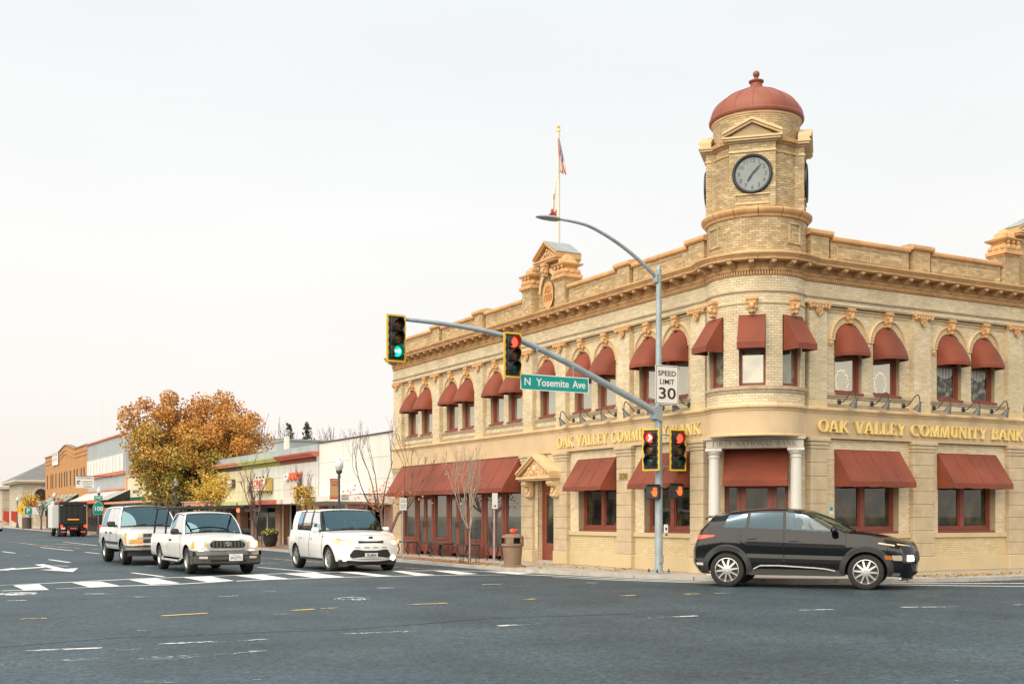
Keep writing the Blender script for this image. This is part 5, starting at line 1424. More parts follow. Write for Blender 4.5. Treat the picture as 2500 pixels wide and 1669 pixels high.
# ------------------------------------------------------------------ shops down the left-hand street
def bx(parent, name, m, x0, x1, y0, y1, z0, z1, r=0, kind=None):
    b = MB()
    if r: b.rbox(x0, x1, y0, y1, z0, z1, r)
    else: b.box(x0, x1, y0, y1, z0, z1)
    o = b.build(name, m, parent)
    if kind: o['kind'] = kind
    return o
TXL = lambda p: axes((0, -1, 0), (0, 0, 1), (-1, 0, 0), p)        # lettering on a street front (read from the street)
TXB = lambda p: axes((1, 0, 0), (0, 0, 1), (0, -1, 0), p)         # lettering on a blade sign facing down the street
M_white = mat('white_stucco', (0.70, 0.68, 0.63), rough=.8, var=.05, vscale=.7, dirt=(.5, .47, .42), dscale=.5, damt=.3)
M_panel = mat('pale_grey_panel', (0.60, 0.61, 0.58), rough=.6, var=.05, vscale=.6, dirt=(.5, .5, .46), dscale=.7, damt=.35)
M_cream = mat('cream_panel', (0.66, 0.58, 0.40), rough=.7, var=.05, vscale=.8, dirt=(.54, .46, .3), dscale=.8, damt=.35)
M_flash = mat('zinc_flashing', (0.36, 0.42, 0.45), rough=.45, var=.12, vscale=1.2)
M_pink = mat('salmon_paint', (0.60, 0.27, 0.17), rough=.6, var=.1, vscale=1.5)
M_red = mat('brick_red_paint', (0.46, 0.12, 0.075), rough=.6, var=.1, vscale=1.5)
M_redd = mat('dark_red_paint', (0.22, 0.06, 0.045), rough=.6)
M_lime = mat('lime_paint', (0.52, 0.53, 0.24), rough=.6, var=.1, vscale=1.5)
M_olive = mat('olive_paint', (0.26, 0.26, 0.07), rough=.6)
M_brown = mat('brown_wood', (0.10, 0.065, 0.045), rough=.7, var=.2)
M_grey2 = mat('grey_render', (0.36, 0.39, 0.39), rough=.8, var=.08, vscale=.5, dirt=(.28, .31, .31), dscale=.4, damt=.4)
M_orange = mat('orange_trim', (0.60, 0.15, 0.06), rough=.6, var=.1)
M_peach = mat('peach_trim', (0.62, 0.33, 0.19), rough=.6, var=.1)
M_gtile = mat('green_tile', (0.02, 0.13, 0.11), rough=.2)
M_awg = mat('green_canvas', (0.015, 0.16, 0.13), rough=.75, var=.1)
M_sgn = mat('sign_white', (0.74, 0.73, 0.69), rough=.5)
M_blk = mat('black_paint', (0.02, 0.02, 0.02), rough=.5)
M_rlet = mat('red_lettering', (0.52, 0.06, 0.03), rough=.5)
M_olett = mat('orange_lettering', (0.72, 0.14, 0.05), rough=.4)
M_obrick = brickmat('orange_brick', (0.56, 0.26, 0.085), (0.46, 0.20, 0.065), (0.40, 0.24, 0.12), bw=.30, bh=.10, msize=.012)
M_rbrick = brickmat('red_brick', (0.36, 0.17, 0.11), (0.28, 0.125, 0.08), (0.3, 0.22, 0.17), bw=.2, bh=.07)
M_tanbrick = brickmat('tan_pier_brick', (0.46, 0.28, 0.18), (0.38, 0.22, 0.14), (0.3, 0.22, 0.16), bw=.2, bh=.07)
M_rubble = brickmat('cream_rubble', (0.60, 0.53, 0.40), (0.46, 0.40, 0.30), (0.34, 0.29, 0.22), bw=.55, bh=.2, off=.37, msize=.02)
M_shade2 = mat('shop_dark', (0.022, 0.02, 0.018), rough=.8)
M_warm = mat('lit_shop_wall', (0.45, 0.22, 0.08), rough=.7, emit=(1.0, 0.50, 0.14), estr=.30, var=.15)
M_alum = mat('aluminium', (0.5, 0.5, 0.48), rough=.35, metal=.8)
M_pane_far = pane_mat('far_pane', (0.02, 0.02, 0.018), 0.12, ncol=(.12, .1, .06), namt=.6)

# --- white shop next to the bank
WS = thing('white_shop', 'low white stucco shop with a thin brown parapet trim beside the bank', 'shop', (0, 23.3, SW))
bx(WS, 'wall', M_white, .02, 9, 19.40, 27.22, 2.0, 4.38)
bx(WS, 'parapet_trim', M_brown, -.03, .12, 19.42, 27.22, 4.382, 4.43)
bx(WS, 'side_edge', M_white, .2, 9, 19.365, 19.398, SW, 4.3)
b = MB()
for z in (2.75, 3.55): b.box(.012, .02, 19.45, 27.2, z, z + .012)
for y in (21.7, 24.4): b.box(.011, .0195, y, y + .012, 2.2, 4.37)
tag(b.build('stucco_joints', mat('stucco_joint', (.55, .53, .48)), WS), kind='stuff')
b = MB()      # wedge canopy: deeper and thinner towards the far end
b.hexa([(-1.55, 21.9, 1.93), (.1, 21.9, 1.78), (.1, 27.2, 1.78), (-1.55, 27.2, 1.86), (-1.55, 21.9, 2.12), (.1, 21.9, 2.12), (.1, 27.2, 2.12), (-1.55, 27.2, 2.12)])
b.build('canopy', M_white, WS)
b = MB(); b.hexa([(-.9, 19.45, 1.88), (.1, 19.45, 1.78), (.1, 21.89, 1.78), (-1.55, 21.89, 1.93), (-.9, 19.45, 2.14), (.1, 19.45, 2.14), (.1, 21.89, 2.14), (-1.55, 21.89, 2.15)]); b.build('canopy', M_white, WS)
bx(WS, 'canopy_edge', M_brown, -1.0, .0, 19.45, 21.85, 2.152, 2.17)
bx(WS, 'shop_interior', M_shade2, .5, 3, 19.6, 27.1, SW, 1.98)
bx(WS, 'brick_pier', M_rbrick, -.0, .4, 19.42, 20.15, SW, 1.78); bx(WS, 'brick_pier', M_rbrick, -.0, .4, 26.5, 27.2, SW, 1.78)
bx(WS, 'stall_riser', M_rbrick, .05, .4, 21.4, 26.4, SW, .5)
for y in (20.3, 21.3, 22.7, 24.0, 25.3, 26.4): bx(WS, 'mullion', M_alum, .06, .12, y, y + .06, SW, 1.79)
for a, c in ((21.36, 22.7), (22.76, 24.0), (24.06, 25.3), (25.36, 26.4)): bx(WS, 'pane', M_pane_far, .08, .085, a, c, .5, 1.79)
for y in (21.6, 22.1, 23.1, 23.6): bx(WS, 'poster', mat('poster_blue', (.25, .35, .5)), .07, .076, y, y + .35, 1.0, 1.45)
def hung_sign(name, label, x0, x1, y, z0, z1, lines, col, size, wd, bgm=M_sgn, ropes=True, grp=None):
    t = thing(name, label, 'sign', ((x0 + x1) / 2, y, z0), group=grp)
    b = MB(); b.rbox(x0, x1, y - .015, y + .015, z0, z1, .006); b.build('board', bgm, t)
    if ropes:
        for x in (x0 + .08, x1 - .08):
            b = MB(); b.tube([(x, y, z1), (x, y, z1 + .16)], .006, 4); b.build('hanger', M_blk, t)
    for s, z in lines: text(s, size, .002, col, TXB(off(t, ((x0 + x1) / 2, y - .018, z))), t, width=wd, bold=.004)
    return t
hung_sign('hanging_sign', 'white board reading HARVEY\'S SHOE REPAIR in red hung under the white canopy', -.82, .08, 22.0, 1.60, 1.82, (("HARVEY'S", 1.765), ('SHOE REPAIR', 1.66)), M_rlet, .10, .72)
t = thing('fascia_sign', 'small white board with grey lettering fixed to the edge of the white canopy', 'sign', (-1.62, 20.1, 1.92))
b = MB(); b.box(-1.72, -1.42, 20.0, 20.02, 1.92, 2.15); b.build('board', M_sgn, t)
for s, z in (("HARVEY'S", 2.09), ('SHOE REPAIR', 1.99)): text(s, .06, .001, mat('grey_ink', (.15, .15, .18)), TXB(off(t, (-1.57, 19.998, z))), t, width=.24)

# --- florist and ONC building
FB_ = thing('florist_building', 'long single storey shop row in pale grey panels with a salmon, lime and red cornice', 'shop', (0, 35.7, SW))
bx(FB_, 'wall', M_panel, .0, 9, 27.3, 36.6, 1.98, 3.66); bx(FB_, 'wall', M_cream, .0, 9, 36.61, 44.1, 1.98, 3.66)
bx(FB_, 'end_wall', M_cream, .3, 9, 44.101, 44.15, SW, 4.3)
k = 14
for i in range(k): bx(FB_, 'flashing_sheet', M_flash, -.02, .5, 27.3 + 16.8 * i / k + .012, 27.3 + 16.8 * (i + 1) / k - .012, 4.06, 4.36)
for y0, y1, m1, m2 in ((38.44, 43.95, M_pink, M_brown), (32.35, 38.43, M_lime, M_olive), (27.2, 32.34, M_red, M_redd)):
    b = MB(); b.prism([(.0, 3.86), (-.24, 3.86), (-.26, 3.93), (-.34, 3.97), (-.36, 4.05), (.0, 4.06)], lambda x, z, y: (x, y, z), y0, y1); b.build('cornice', m1, FB_)
    b = MB(); b.prism([(.0, 3.665), (-.03, 3.665), (-.05, 3.72), (-.03, 3.78), (-.05, 3.855), (.0, 3.858)], lambda x, z, y: (x, y, z), y0 + .3 if y0 < 28 else y0, y1); b.build('frieze', m2, FB_)
    b = MB(); b.box(-.012, -.004, y0, y1, 3.662, 3.664)
b = MB()
for i in range(20):
    y = 27.6 + i * .83
    b.box(-.008, .002, y, y + .016, 2.05, 3.66)
for z in (2.55, 3.1): b.box(-.009, .002, 27.3, 44.1, z, z + .014)
tag(b.build('panel_joints', mat('panel_joint', (.40, .41, .40)), FB_), kind='stuff')
for y0, y1, m_ in ((22.72 + 4.58, 27.9, M_cream), (27.92, 31.8, M_red), (31.82, 44.1, M_lime)):
    bx(FB_, 'canopy', m_, -1.6, .05, y0, y1, 1.87, 2.05)
bx(FB_, 'soffit', M_redd, -1.5, .05, 27.4, 44.0, 1.845, 1.869)
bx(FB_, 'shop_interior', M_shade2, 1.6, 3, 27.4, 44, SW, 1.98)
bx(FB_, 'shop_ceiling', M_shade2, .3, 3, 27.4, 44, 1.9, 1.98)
for y0, y1 in ((32.4, 33.15), (36.5, 37.2), (38.9, 39.6), (41.6, 42.3), (43.4, 44.1)): bx(FB_, 'brick_pier', M_tanbrick, .0, .4, y0, y1, SW, 1.87)
bx(FB_, 'stall_riser', M_tanbrick, .03, .35, 33.16, 36.49, SW, .42); bx(FB_, 'stall_riser', M_tanbrick, .03, .35, 29.2, 31.2, SW, .3)
for a, c in ((33.2, 34.6), (34.66, 36.45)):
    bx(FB_, 'pane', M_pane_far, .1, .105, a, c, .44, 1.85)
for y in (33.16, 34.6, 36.45, 32.3, 31.2, 30.3, 29.2, 28.3): bx(FB_, 'mullion', M_sgn, .07, .13, y, y + .06, SW, 1.86)
bx(FB_, 'lit_interior', M_warm, .9, .95, 29.3, 32.25, .3, 1.87)
b = MB()
for i in range(14): b.box(.885, .9, 29.3, 32.25, .35 + i * .11, .355 + i * .11)
tag(b.build('interior_boards', mat('board_gap', (.2, .1, .04)), FB_), kind='stuff')
bx(FB_, 'display_picture', mat('picture_brown', (.20, .09, .05), var=.5, vscale=6), .86, .88, 30.3, 31.2, .95, 1.5); bx(FB_, 'display_shelf', M_brown, .6, .9, 30.2, 31.4, .62, .72)
b = MB()
for i in range(140): b.ball((.35 + rnd.random() * .5, rnd.uniform(33.3, 35.2), .45 + rnd.random() ** 2 * .9), rnd.uniform(.03, .08), 6)
tag(b.build('flower_display', mat('pale_flowers', (.5, .45, .36), island=[(.5, .42, .3), (.25, .26, .12), (.55, .5, .42), (.5, .33, .08)]), FB_), kind='stuff')
b = MB()
for i in range(60): b.ball((.2, rnd.uniform(33.3, 36.4), rnd.uniform(.6, 1.8)), .012, 5)
tag(b.build('string_lights', mat('fairy_light', (1, .9, .6), emit=(1, .75, .35), estr=6), FB_), kind='stuff')
t = bx(FB_, 'sign_band', M_blk, -.32, -.28, 33.3, 37.9, 1.55, 1.78); text('FLOWERS', .2, .004, M_sgn, TXL(off(FB_, (-.324, 35.6, 1.665))), t, width=2.6, bold=.004)
b = MB(); b.ball((-.32, 38.1, 1.66), .11, 10); b.build('neon_flower', mat('neon_red', (.8, .1, .05), emit=(1, .12, .05), estr=3.5), FB_)
# box sign FLORIST
t = thing('florist_sign', 'white box sign reading FLORIST in red with a mustard side, rusty below', 'sign', (0, 34.6, 2.52))
b = MB(); b.rbox(-.40, -.02, 33.42, 35.86, 2.53, 3.14, .02); b.build('cabinet', mat('mustard_metal', (.50, .36, .12), rough=.5, dirt=(.2, .08, .04), dscale=3, damt=.6), t)
b = MB(); b.box(-.415, -.402, 33.46, 35.82, 2.57, 3.10); b.build('face', M_sgn, t)
text('FLORIST', .42, .004, M_rlet, TXL(off(t, (-.42, 34.64, 2.88))), t, width=2.1, bold=.012)
b = MB(); b.box(-.422, -.416, 33.6, 35.6, 2.655, 2.68); b.box(-.422, -.416, 33.6, 35.6, 2.70, 2.715); b.build('underline', M_rlet, t)
for y in (33.7, 34.3, 34.9, 35.4): b = MB(); b.tube([(-.2, y, 3.13), (-.2, y, 3.24)], .03, 6); b.build('bracket', M_blk, t)
b = MB()
for i in range(7): b.box(-.012, -.006, 33.6 + i * .32, 33.75 + i * .32, 2.53 - .05 - rnd.random() * .12, 2.53)
tag(b.build('rust_drips', mat('rust', (.26, .09, .035), rough=.9), t), kind='stuff')
t = thing('letter_sign', 'raised letters ONC in white and orange on the pale grey shop front', 'sign', (0, 30.4, 2.95))
for s, y, m_ in (('O', 31.25, M_sgn), ('N', 30.45, M_olett), ('C', 29.62, M_olett)): text(s, .40, .05, m_, TXL(off(t, (-.08, y, 3.09))), t, name='letter', width=.66, bold=.03)
bx(FB_, 'wall_plate', M_blk, -.03, -.005, 29.85, 30.05, 2.35, 2.6)
t = thing('shop_sign', 'small cream and brown cabinet sign on the cream end of the florist building', 'sign', (-.1, 40.5, 2.83))
b = MB(); b.rbox(-.18, -.01, 39.75, 41.25, 2.82, 3.24, .02); b.build('cabinet', M_brown, t)
for z0, z1 in ((2.86, 3.0), (3.04, 3.2)): b = MB(); b.box(-.19, -.181, 39.85, 40.7, z0, z1); b.build('face', M_sgn, t)
text('JEWELS', .11, .002, M_blk, TXL(off(t, (-.193, 40.27, 2.93))), t, width=.7)
b = MB(); b.tube([(-.1, 40.5, 2.82), (-.1, 40.5, 2.7)], .02, 5); b.build('bracket', M_blk, t)

# --- grey hall and white vent stack behind the shops
t = thing('rear_building', 'plain grey metal building rising behind the florist building', 'building', (10, 53, 0))
b = MB(); b.box(5.7, 14, 49.0, 66, 0, 5.9); b.build('wall', M_flash, t); b = MB(); b.box(5.6, 14.1, 48.9, 66.1, 5.901, 6.0); b.build('roof', M_lead, t)
t = thing('vent_stack', 'white square vent stack with a cage top on the shop roof', 'vent', (2.96, 40.6, 3.6))
b = MB(); b.rbox(2.84, 3.08, 40.48, 40.72, 3.6, 5.55, .02); b.build('flue', M_white, t)
for dx in (-.1, .1):
    for dy in (-.1, .1): b = MB(); b.tube([(2.96 + dx, 40.6 + dy, 5.55), (2.96 + dx, 40.6 + dy, 5.85)], .012, 4); b.build('cage_bar', M_white, t)
b = MB(); b.box(2.83, 3.09, 40.47, 40.73, 5.851, 5.89); b.build('cap', M_white, t)
for z in (4.45, 4.5): b = MB(); b.tube([(1.9, 40.6, z), (4.0, 40.6, z + .03)], .015, 5); b.build('antenna_bar', M_alum, t)

# --- cream corner shop behind the sycamore
t = YB = thing('cream_shop', 'cream shop with peach frames and a long peach canopy behind the big orange tree', 'shop', (0, 58, SW))
bx(t, 'wall', M_cream, .0, 10, 47.7, 68.4, SW, 4.1); bx(t, 'parapet_trim', M_peach, -.05, .1, 47.6, 68.5, 4.101, 4.2)
bx(t, 'canopy', M_peach, -1.55, .0, 47.2, 68.3, 2.2, 2.33); bx(t, 'canopy_roof', M_brown, -1.5, .0, 47.25, 68.25, 2.331, 2.36)
for i in range(34): bx(t, 'tile', M_gtile, -.03, -.002, 47.9 + i * .6, 48.44 + i * .6, 2.44, 2.68)
for y in (47.7, 60.6, 67.9): bx(t, 'pilaster', M_peach, -.09, -.004, y, y + .5, 2.4, 4.08)
bx(t, 'frame_rail', M_peach, -.07, -.003, 60.0, 60.58, 2.69, 2.8)
text('WINES', .5, .01, M_blk, TXL(off(t, (-.012, 51.2, 2.98))), t, width=3.6)
text('BEER', .3, .01, M_blk, TXL(off(t, (-.012, 64.8, 3.05))), t, width=2.2)
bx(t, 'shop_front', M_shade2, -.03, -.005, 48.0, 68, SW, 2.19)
for i in range(12): bx(t, 'mullion', M_alum, -.06, -.031, 48.3 + i * 1.7, 48.36 + i * 1.7, SW, 2.18)
for i in range(11): bx(t, 'pane', M_pane_far, -.05, -.045, 48.4 + i * 1.7, 49.9 + i * 1.7, .5, 1.9)
t = thing('brick_kiosk', 'low salmon canopy with a pale rim beside the yellow tree', 'canopy', (-.8, 41, SW))
bx(t, 'canopy_board', M_pink, -1.7, -1.62, 38.0, 44.0, 1.88, 2.09); bx(t, 'canopy_rim', M_sgn, -1.75, -1.6, 38.0, 44.0, 2.091, 2.12)
for y in (38.2, 43.8): b = MB(); b.tube([(-1.66, y, SW), (-1.66, y, 1.88)], .04, 8); b.build('post', M_brown, t)

# --- grey two storey building with white louvres
t = GB = thing('grey_building', 'grey two storey building with tall white louvres and orange trim', 'building', (0, 77, SW))
bx(t, 'wall', M_grey2, .0, 14, 68.5, 85.25, SW, 7.3); bx(t, 'parapet_trim', M_orange, -.12, .2, 68.4, 85.3, 7.301, 7.42)
bx(t, 'window_band', M_shade2, -.004, .1, 69.2, 85.0, 4.66, 5.95)
y = 69.25; i = 0
while y < 84.9:
    wd = (.62, .3, .85, .38)[i % 4]
    bx(t, 'louvre', M_sgn, -.09, -.01, y, min(y + wd, 84.95), 4.67, 5.93); y += wd + (.13, .22, .1, .2)[i % 4]; i += 1
bx(t, 'belt_trim', M_orange, -.18, -.002, 68.5, 85.25, 4.42, 4.62); bx(t, 'belt_trim', M_orange, -.1, -.002, 68.5, 85.25, 3.28, 3.38)
b = MB()
for y in (72.5, 76.5, 80.5): b.box(-.006, .001, y, y + .02, 5.96, 7.3); b.box(-.006, .001, y, y + .02, 3.4, 4.4)
tag(b.build('render_joints', mat('render_joint', (.27, .3, .3)), t), kind='stuff')
b = MB(); b.add([(-.02, 70.5, 3.27), (-.02, 85.2, 3.27), (-1.55, 85.2, 2.55), (-1.55, 70.5, 2.55)], [(0, 1, 2, 3)]); b.build('awning', mat('pale_grey_canvas', (.5, .5, .48), rough=.8), t)
for i in range(8):
    y0 = 66.9 + i * .5
    b = MB(); b.add([(-.03, y0, 3.25), (-.03, y0 + .5, 3.25), (-1.6, y0 + .5, 2.5), (-1.6, y0, 2.5)], [(0, 1, 2, 3)]); b.build('awning_stripe', M_blk if i % 2 else M_sgn, t)
b = MB(); b.add([(-.03, 66.9, 3.25), (-1.6, 66.9, 2.5), (-.03, 66.9, 2.5)], [(0, 1, 2)]); b.build('awning_end', M_blk, t)
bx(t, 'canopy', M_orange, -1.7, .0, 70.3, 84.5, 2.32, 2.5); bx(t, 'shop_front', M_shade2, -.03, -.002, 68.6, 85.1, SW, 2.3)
for i in range(7): bx(t, 'shop_pane', M_warm if i in (2, 3) else M_pane_far, -.05, -.035, 69 + i * 2.3, 70.8 + i * 2.3, .6, 2.0)
b = MB(); b.box(-2.62, -1.32, 73.98, 74.02, 3.48, 4.35)
t2 = thing('blade_sign', 'white projecting sign reading NORTHERN LIGHTS on the grey building', 'sign', (-2, 74, 3.48))
b.build('board', M_sgn, t2)
b = MB(); b.tube([(-2.6, 74, 4.37), (.0, 74, 4.37)], .03, 6); b.build('bracket', M_blk, t2)
for s, z, wd, dx in (('NORTHERN', 4.22, 1.12, 0), ('LIGHTS', 3.94, .72, .2), ('Oakdale', 3.6, .6, .2)): text(s, .2, .002, M_blk, TXB(off(t2, (-1.97 + dx, 73.975, z))), t2, width=wd)
b = MB(); b.lathe([(.07, 0), (.15, .0)], (-2.4, 73.97, 3.9), 14, M=Matrix.Rotation(pi / 2, 4, 'X'), a0=.5, a1=5.2); b.build('emblem', M_blk, t2)
b = MB(); b.box(-2.15, -1.4, 73.972, 73.978, 3.77, 3.80); b.build('rule', M_blk, t2)

# --- orange brick building with a stepped gable
t = OB = thing('orange_brick_building', 'orange brick building with a low gabled parapet and narrow slit windows', 'building', (0, 98, SW))
b = MB()
out_ = [(85.3, SW), (111.9, SW), (111.9, 7.38), (103.5, 7.36), (98.4, 7.95), (97.0, 7.95), (92.2, 7.36), (85.3, 7.40)]
b.prism(out_, lambda y, z, x: (x, y, z), .0, .35); b.build('front_wall', M_obrick, t)
bx(t, 'body', M_obrick, .351, 14, 85.3, 111.9, SW, 6.9)
cop = [(85.3, 7.40), (92.2, 7.36), (97.0, 7.95), (98.4, 7.95), (103.5, 7.36), (111.9, 7.38)]
for i in range(len(cop) - 1):
    (ya, za), (yb, zb_) = cop[i], cop[i + 1]
    b = MB(); b.hexa([(-.08, ya, za), (.42, ya, za), (.42, yb, zb_), (-.08, yb, zb_), (-.08, ya, za + .1), (.42, ya, za + .1), (.42, yb, zb_ + .1), (-.08, yb, zb_ + .1)]); b.build('coping', mat('coping_brown', (.3, .17, .09)), t)
    for dz in (.45, .8):
        b = MB(); b.hexa([(-.05, ya, za - dz), (.0, ya, za - dz), (.0, yb, zb_ - dz), (-.05, yb, zb_ - dz), (-.05, ya, za - dz + .07), (.0, ya, za - dz + .07), (.0, yb, zb_ - dz + .07), (-.05, yb, zb_ - dz + .07)]); b.build('brick_string', M_obrick, t)
for y in (110.2, 107.56, 106.28, 104.03, 101.62, 100.13, 98.29, 96.88, 94.6, 92.4, 90.85, 88.48, 86.96):
    f = bx(t, 'window', M_brown, -.02, -.002, y - .24, y + .24, 4.12, 5.55); bx(f, 'pane', M_pane_far, -.03, -.021, y - .19, y + .19, 4.16, 5.5)
b = MB(); b.add([(-1.7, 89.9, 2.3), (-1.7, 106.2, 2.15), (-.02, 106.2, 3.3), (-.02, 89.9, 3.3)], [(0, 1, 2, 3)]); b.add([(-1.7, 89.9, 2.3), (-1.7, 106.2, 2.15), (-1.7, 106.2, 1.98), (-1.7, 89.9, 2.1)], [(0, 1, 2, 3)]); b.build('awning', M_awg, t)
for i in range(6): b = MB(); b.tube([(-1.72, 91 + i * 2.6, 2.3), (-.04, 91 + i * 2.6, 3.33)], .04, 5); b.build('awning_rib', M_sgn, t)
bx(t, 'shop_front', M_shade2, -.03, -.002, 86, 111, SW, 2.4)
for i in range(8): bx(t, 'shop_pane', M_pane_far, -.05, -.035, 86.5 + i * 3, 88.8 + i * 3, .6, 2.2)
bx(t, 'lit_pane', M_warm, -.055, -.036, 103.2, 104.6, .5, 1.7)
t2 = thing('lease_banner', 'white lease banner fixed near the top of the orange brick front', 'banner', (-.1, 104, 6.5))
b = MB(); b.box(-.11, -.09, 101.9, 106.0, 6.35, 7.62); b.build('cloth', M_sgn, t2)
text('FOR LEASE', .5, .004, mat('blue_ink', (.2, .22, .4)), TXL(off(t2, (-.114, 104, 7.4))), t2, width=3.4); text('555 0123', .5, .004, mat('red_ink', (.5, .2, .2)), TXL(off(t2, (-.114, 104, 6.9))), t2, width=3.0)
t2 = thing('antenna_mast', 'thin tall antenna mast rising above the orange brick gable', 'antenna', (3.2, 97.5, 6.9))
b = MB(); b.tube([(3.2, 97.5, 6.9), (3.2, 97.5, 12.9)], [.06, .03], 6); b.build('mast', M_sgn, t2)

# --- stone hall with a hipped roof, and a lower stone block beyond
t = thing('stone_hall', 'cream rubble stone hall with a hipped grey roof and a round window', 'building', (2, 140, 0))
b = MB(); b.box(.0, 9, 133, 147, 0, 5.3); b.build('wall', M_rubble, t)
b = MB(); b.box(-.7, 9.7, 132.3, 147.7, 5.3, 5.45); b.box(-.9, 9.9, 132.1, 147.9, 5.451, 5.7); b.build('eave', mat('eave_cream', (.56, .5, .38)), t)
b = MB(); b.add([(-.9, 132.1, 5.7), (9.9, 132.1, 5.7), (9.9, 147.9, 5.7), (-.9, 147.9, 5.7), (3.2, 137.5, 8.0), (5.8, 142.5, 8.0)], [(0, 1, 4), (1, 2, 5, 4), (2, 3, 5), (3, 0, 4, 5)]); b.build('roof', mat('grey_shingle', (.17, .17, .165), rough=.9, var=.15, vscale=2), t)
b = MB(); b.lathe([(.72, .0), (.75, .08), (.95, .1), (1.0, .0)], (2.17, 133, 3.9), 24, M=Matrix.Rotation(pi / 2, 4, 'X')); f = b.build('round_window', mat('eave_cream', (.56, .5, .38)), t)
b = MB(); b.lathe([(.001, .05), (.74, .05)], (2.17, 133, 3.9), 24, M=Matrix.Rotation(pi / 2, 4, 'X')); b.build('pane', M_pane_far, f)
for x in (-.25, 0, .25): bx(f, 'glazing_bar', M_blk, 2.17 + x - .02, 2.17 + x + .02, 132.9, 132.94, 3.25, 4.55)
bx(t, 'neon_board', mat('neon_orange', (.7, .12, .04), emit=(1, .2, .06), estr=.6), 1.0, 2.4, 132.6, 132.9, 2.4, 2.8)
t = thing('stone_block', 'lower cream stone block with two slit windows beyond the stone hall', 'building', (1, 155, 0))
b = MB(); b.box(-.6, 9, 150, 165, 0, 4.9); b.build('wall', M_rubble, t); b = MB(); b.box(-1.0, 9.4, 149.6, 165.4, 4.9, 5.25); b.build('cornice', mat('eave_cream', (.56, .5, .38)), t)
for y in (153, 156): bx(t, 'window', M_pane_far, -.62, -.601, y, y + .7, 2.6, 4.1)
t = thing('far_building', 'dull grey building at the far end of the street', 'building', (-8, 230, 0))
b = MB(); b.box(-14, 4, 222, 240, 0, 4.6); b.build('wall', M_grey2, t); b = MB(); b.box(-14.3, 4.3, 221.7, 240.3, 4.601, 4.9); b.build('roof', M_lead, t)

# ------------------------------------------------------------------ vehicles (local frame: +X forward, +Y left, origin on the ground under the front axle)
M_wpaint = mat('white_car_paint', (0.82, 0.82, 0.81), rough=.16, coat=.6, var=.03, vscale=2)
M_wpaint2 = mat('white_car_paint_dusty', (0.79, 0.785, 0.765), rough=.24, coat=.35, var=.04, vscale=2, dirt=(.5, .46, .4), dscale=1.4, damt=.3)
M_bpaint = mat('black_car_paint', (0.004, 0.005, 0.007), rough=.1, coat=0.0, spec=.42)
M_clad = mat('grey_cladding', (0.027, 0.028, 0.028), rough=.6)
M_tyre = mat('tyre_rubber', (0.018, 0.017, 0.016), rough=.8, var=.2, vscale=6)
M_alloy = mat('alloy_silver', (0.55, 0.54, 0.51), rough=.3, metal=.85)
M_alloyd = mat('alloy_dark', (0.05, 0.05, 0.05), rough=.4, metal=.5)
M_chrome = mat('chrome', (0.66, 0.64, 0.6), rough=.14, metal=1.0, var=.15, vscale=5)
M_blkplast = mat('black_plastic', (0.02, 0.02, 0.02), rough=.55)
M_dirty = mat('dusty_grey_plastic', (0.075, 0.067, 0.058), rough=.7, var=.25, vscale=5)
M_trim = mat('window_trim', (0.006, 0.007, 0.008), rough=.25, spec=.3)
M_inter = mat('car_interior', (0.06, 0.06, 0.058), rough=.8)
M_seat = mat('car_seat', (0.10, 0.098, 0.09), rough=.85)
M_glass = glass('windscreen_glass', (0.50, 0.66, 0.68), refl=(.50, .80, .92), base=.17)
M_glass_s = glass('side_glass', (0.5, 0.56, 0.55), refl=(1, 1, .97), base=.34)
M_glass_t = glass('tinted_glass', (0.05, 0.06, 0.065), refl=(.42, .60, .74), base=.05)
M_head = mat('headlamp_lit', (1, .85, .6), emit=(1.0, 0.82, 0.50), estr=9)
M_headd = mat('headlamp_lens', (.40, .35, .27), rough=.12, emit=(1.0, .66, .30), estr=.55)
M_amber = mat('amber_lens', (.75, .24, .03), rough=.2, emit=(1.0, .36, .05), estr=.55)
M_fog = mat('fog_lamp_lit', (1, .9, .75), emit=(1.0, .84, .58), estr=7)
M_tail = mat('tail_lamp', (.55, .03, .02), rough=.2, emit=(1.0, .06, .03), estr=1.6)
M_refl = mat('clear_lens', (.62, .56, .5), rough=.2)
M_plate = mat('number_plate', (.74, .72, .70), rough=.5)
M_plink = mat('plate_ink', (.04, .05, .12), rough=.5)
M_plred = mat('plate_red', (.5, .06, .05), rough=.5)
def itp(x, pr):
    if x <= pr[0][0]: return pr[0][1]
    for (a, b_), (c, d_) in zip(pr, pr[1:]):
        if x <= c: return b_ + (d_ - b_) * (x - a) / (c - a)
    return pr[-1][1]
def sm(x, pr):      # smoothed interpolation
    return (itp(x - .06, pr) + 2 * itp(x, pr) + itp(x + .06, pr)) / 4
def rpoly(pts, r, n=4):
    """polygon with rounded corners"""
    o = []; k = len(pts)
    for i in range(k):
        p, a, c = Vector(pts[i]), Vector(pts[i - 1]), Vector(pts[(i + 1) % k])
        ra = min(r, (a - p).length * .45, (c - p).length * .45)
        q0 = p + (a - p).normalized() * ra; q1 = p + (c - p).normalized() * ra
        for j in range(n + 1):
            t_ = j / n; o.append(tuple(q0.lerp(p, t_).lerp(p.lerp(q1, t_), t_)))
    return o

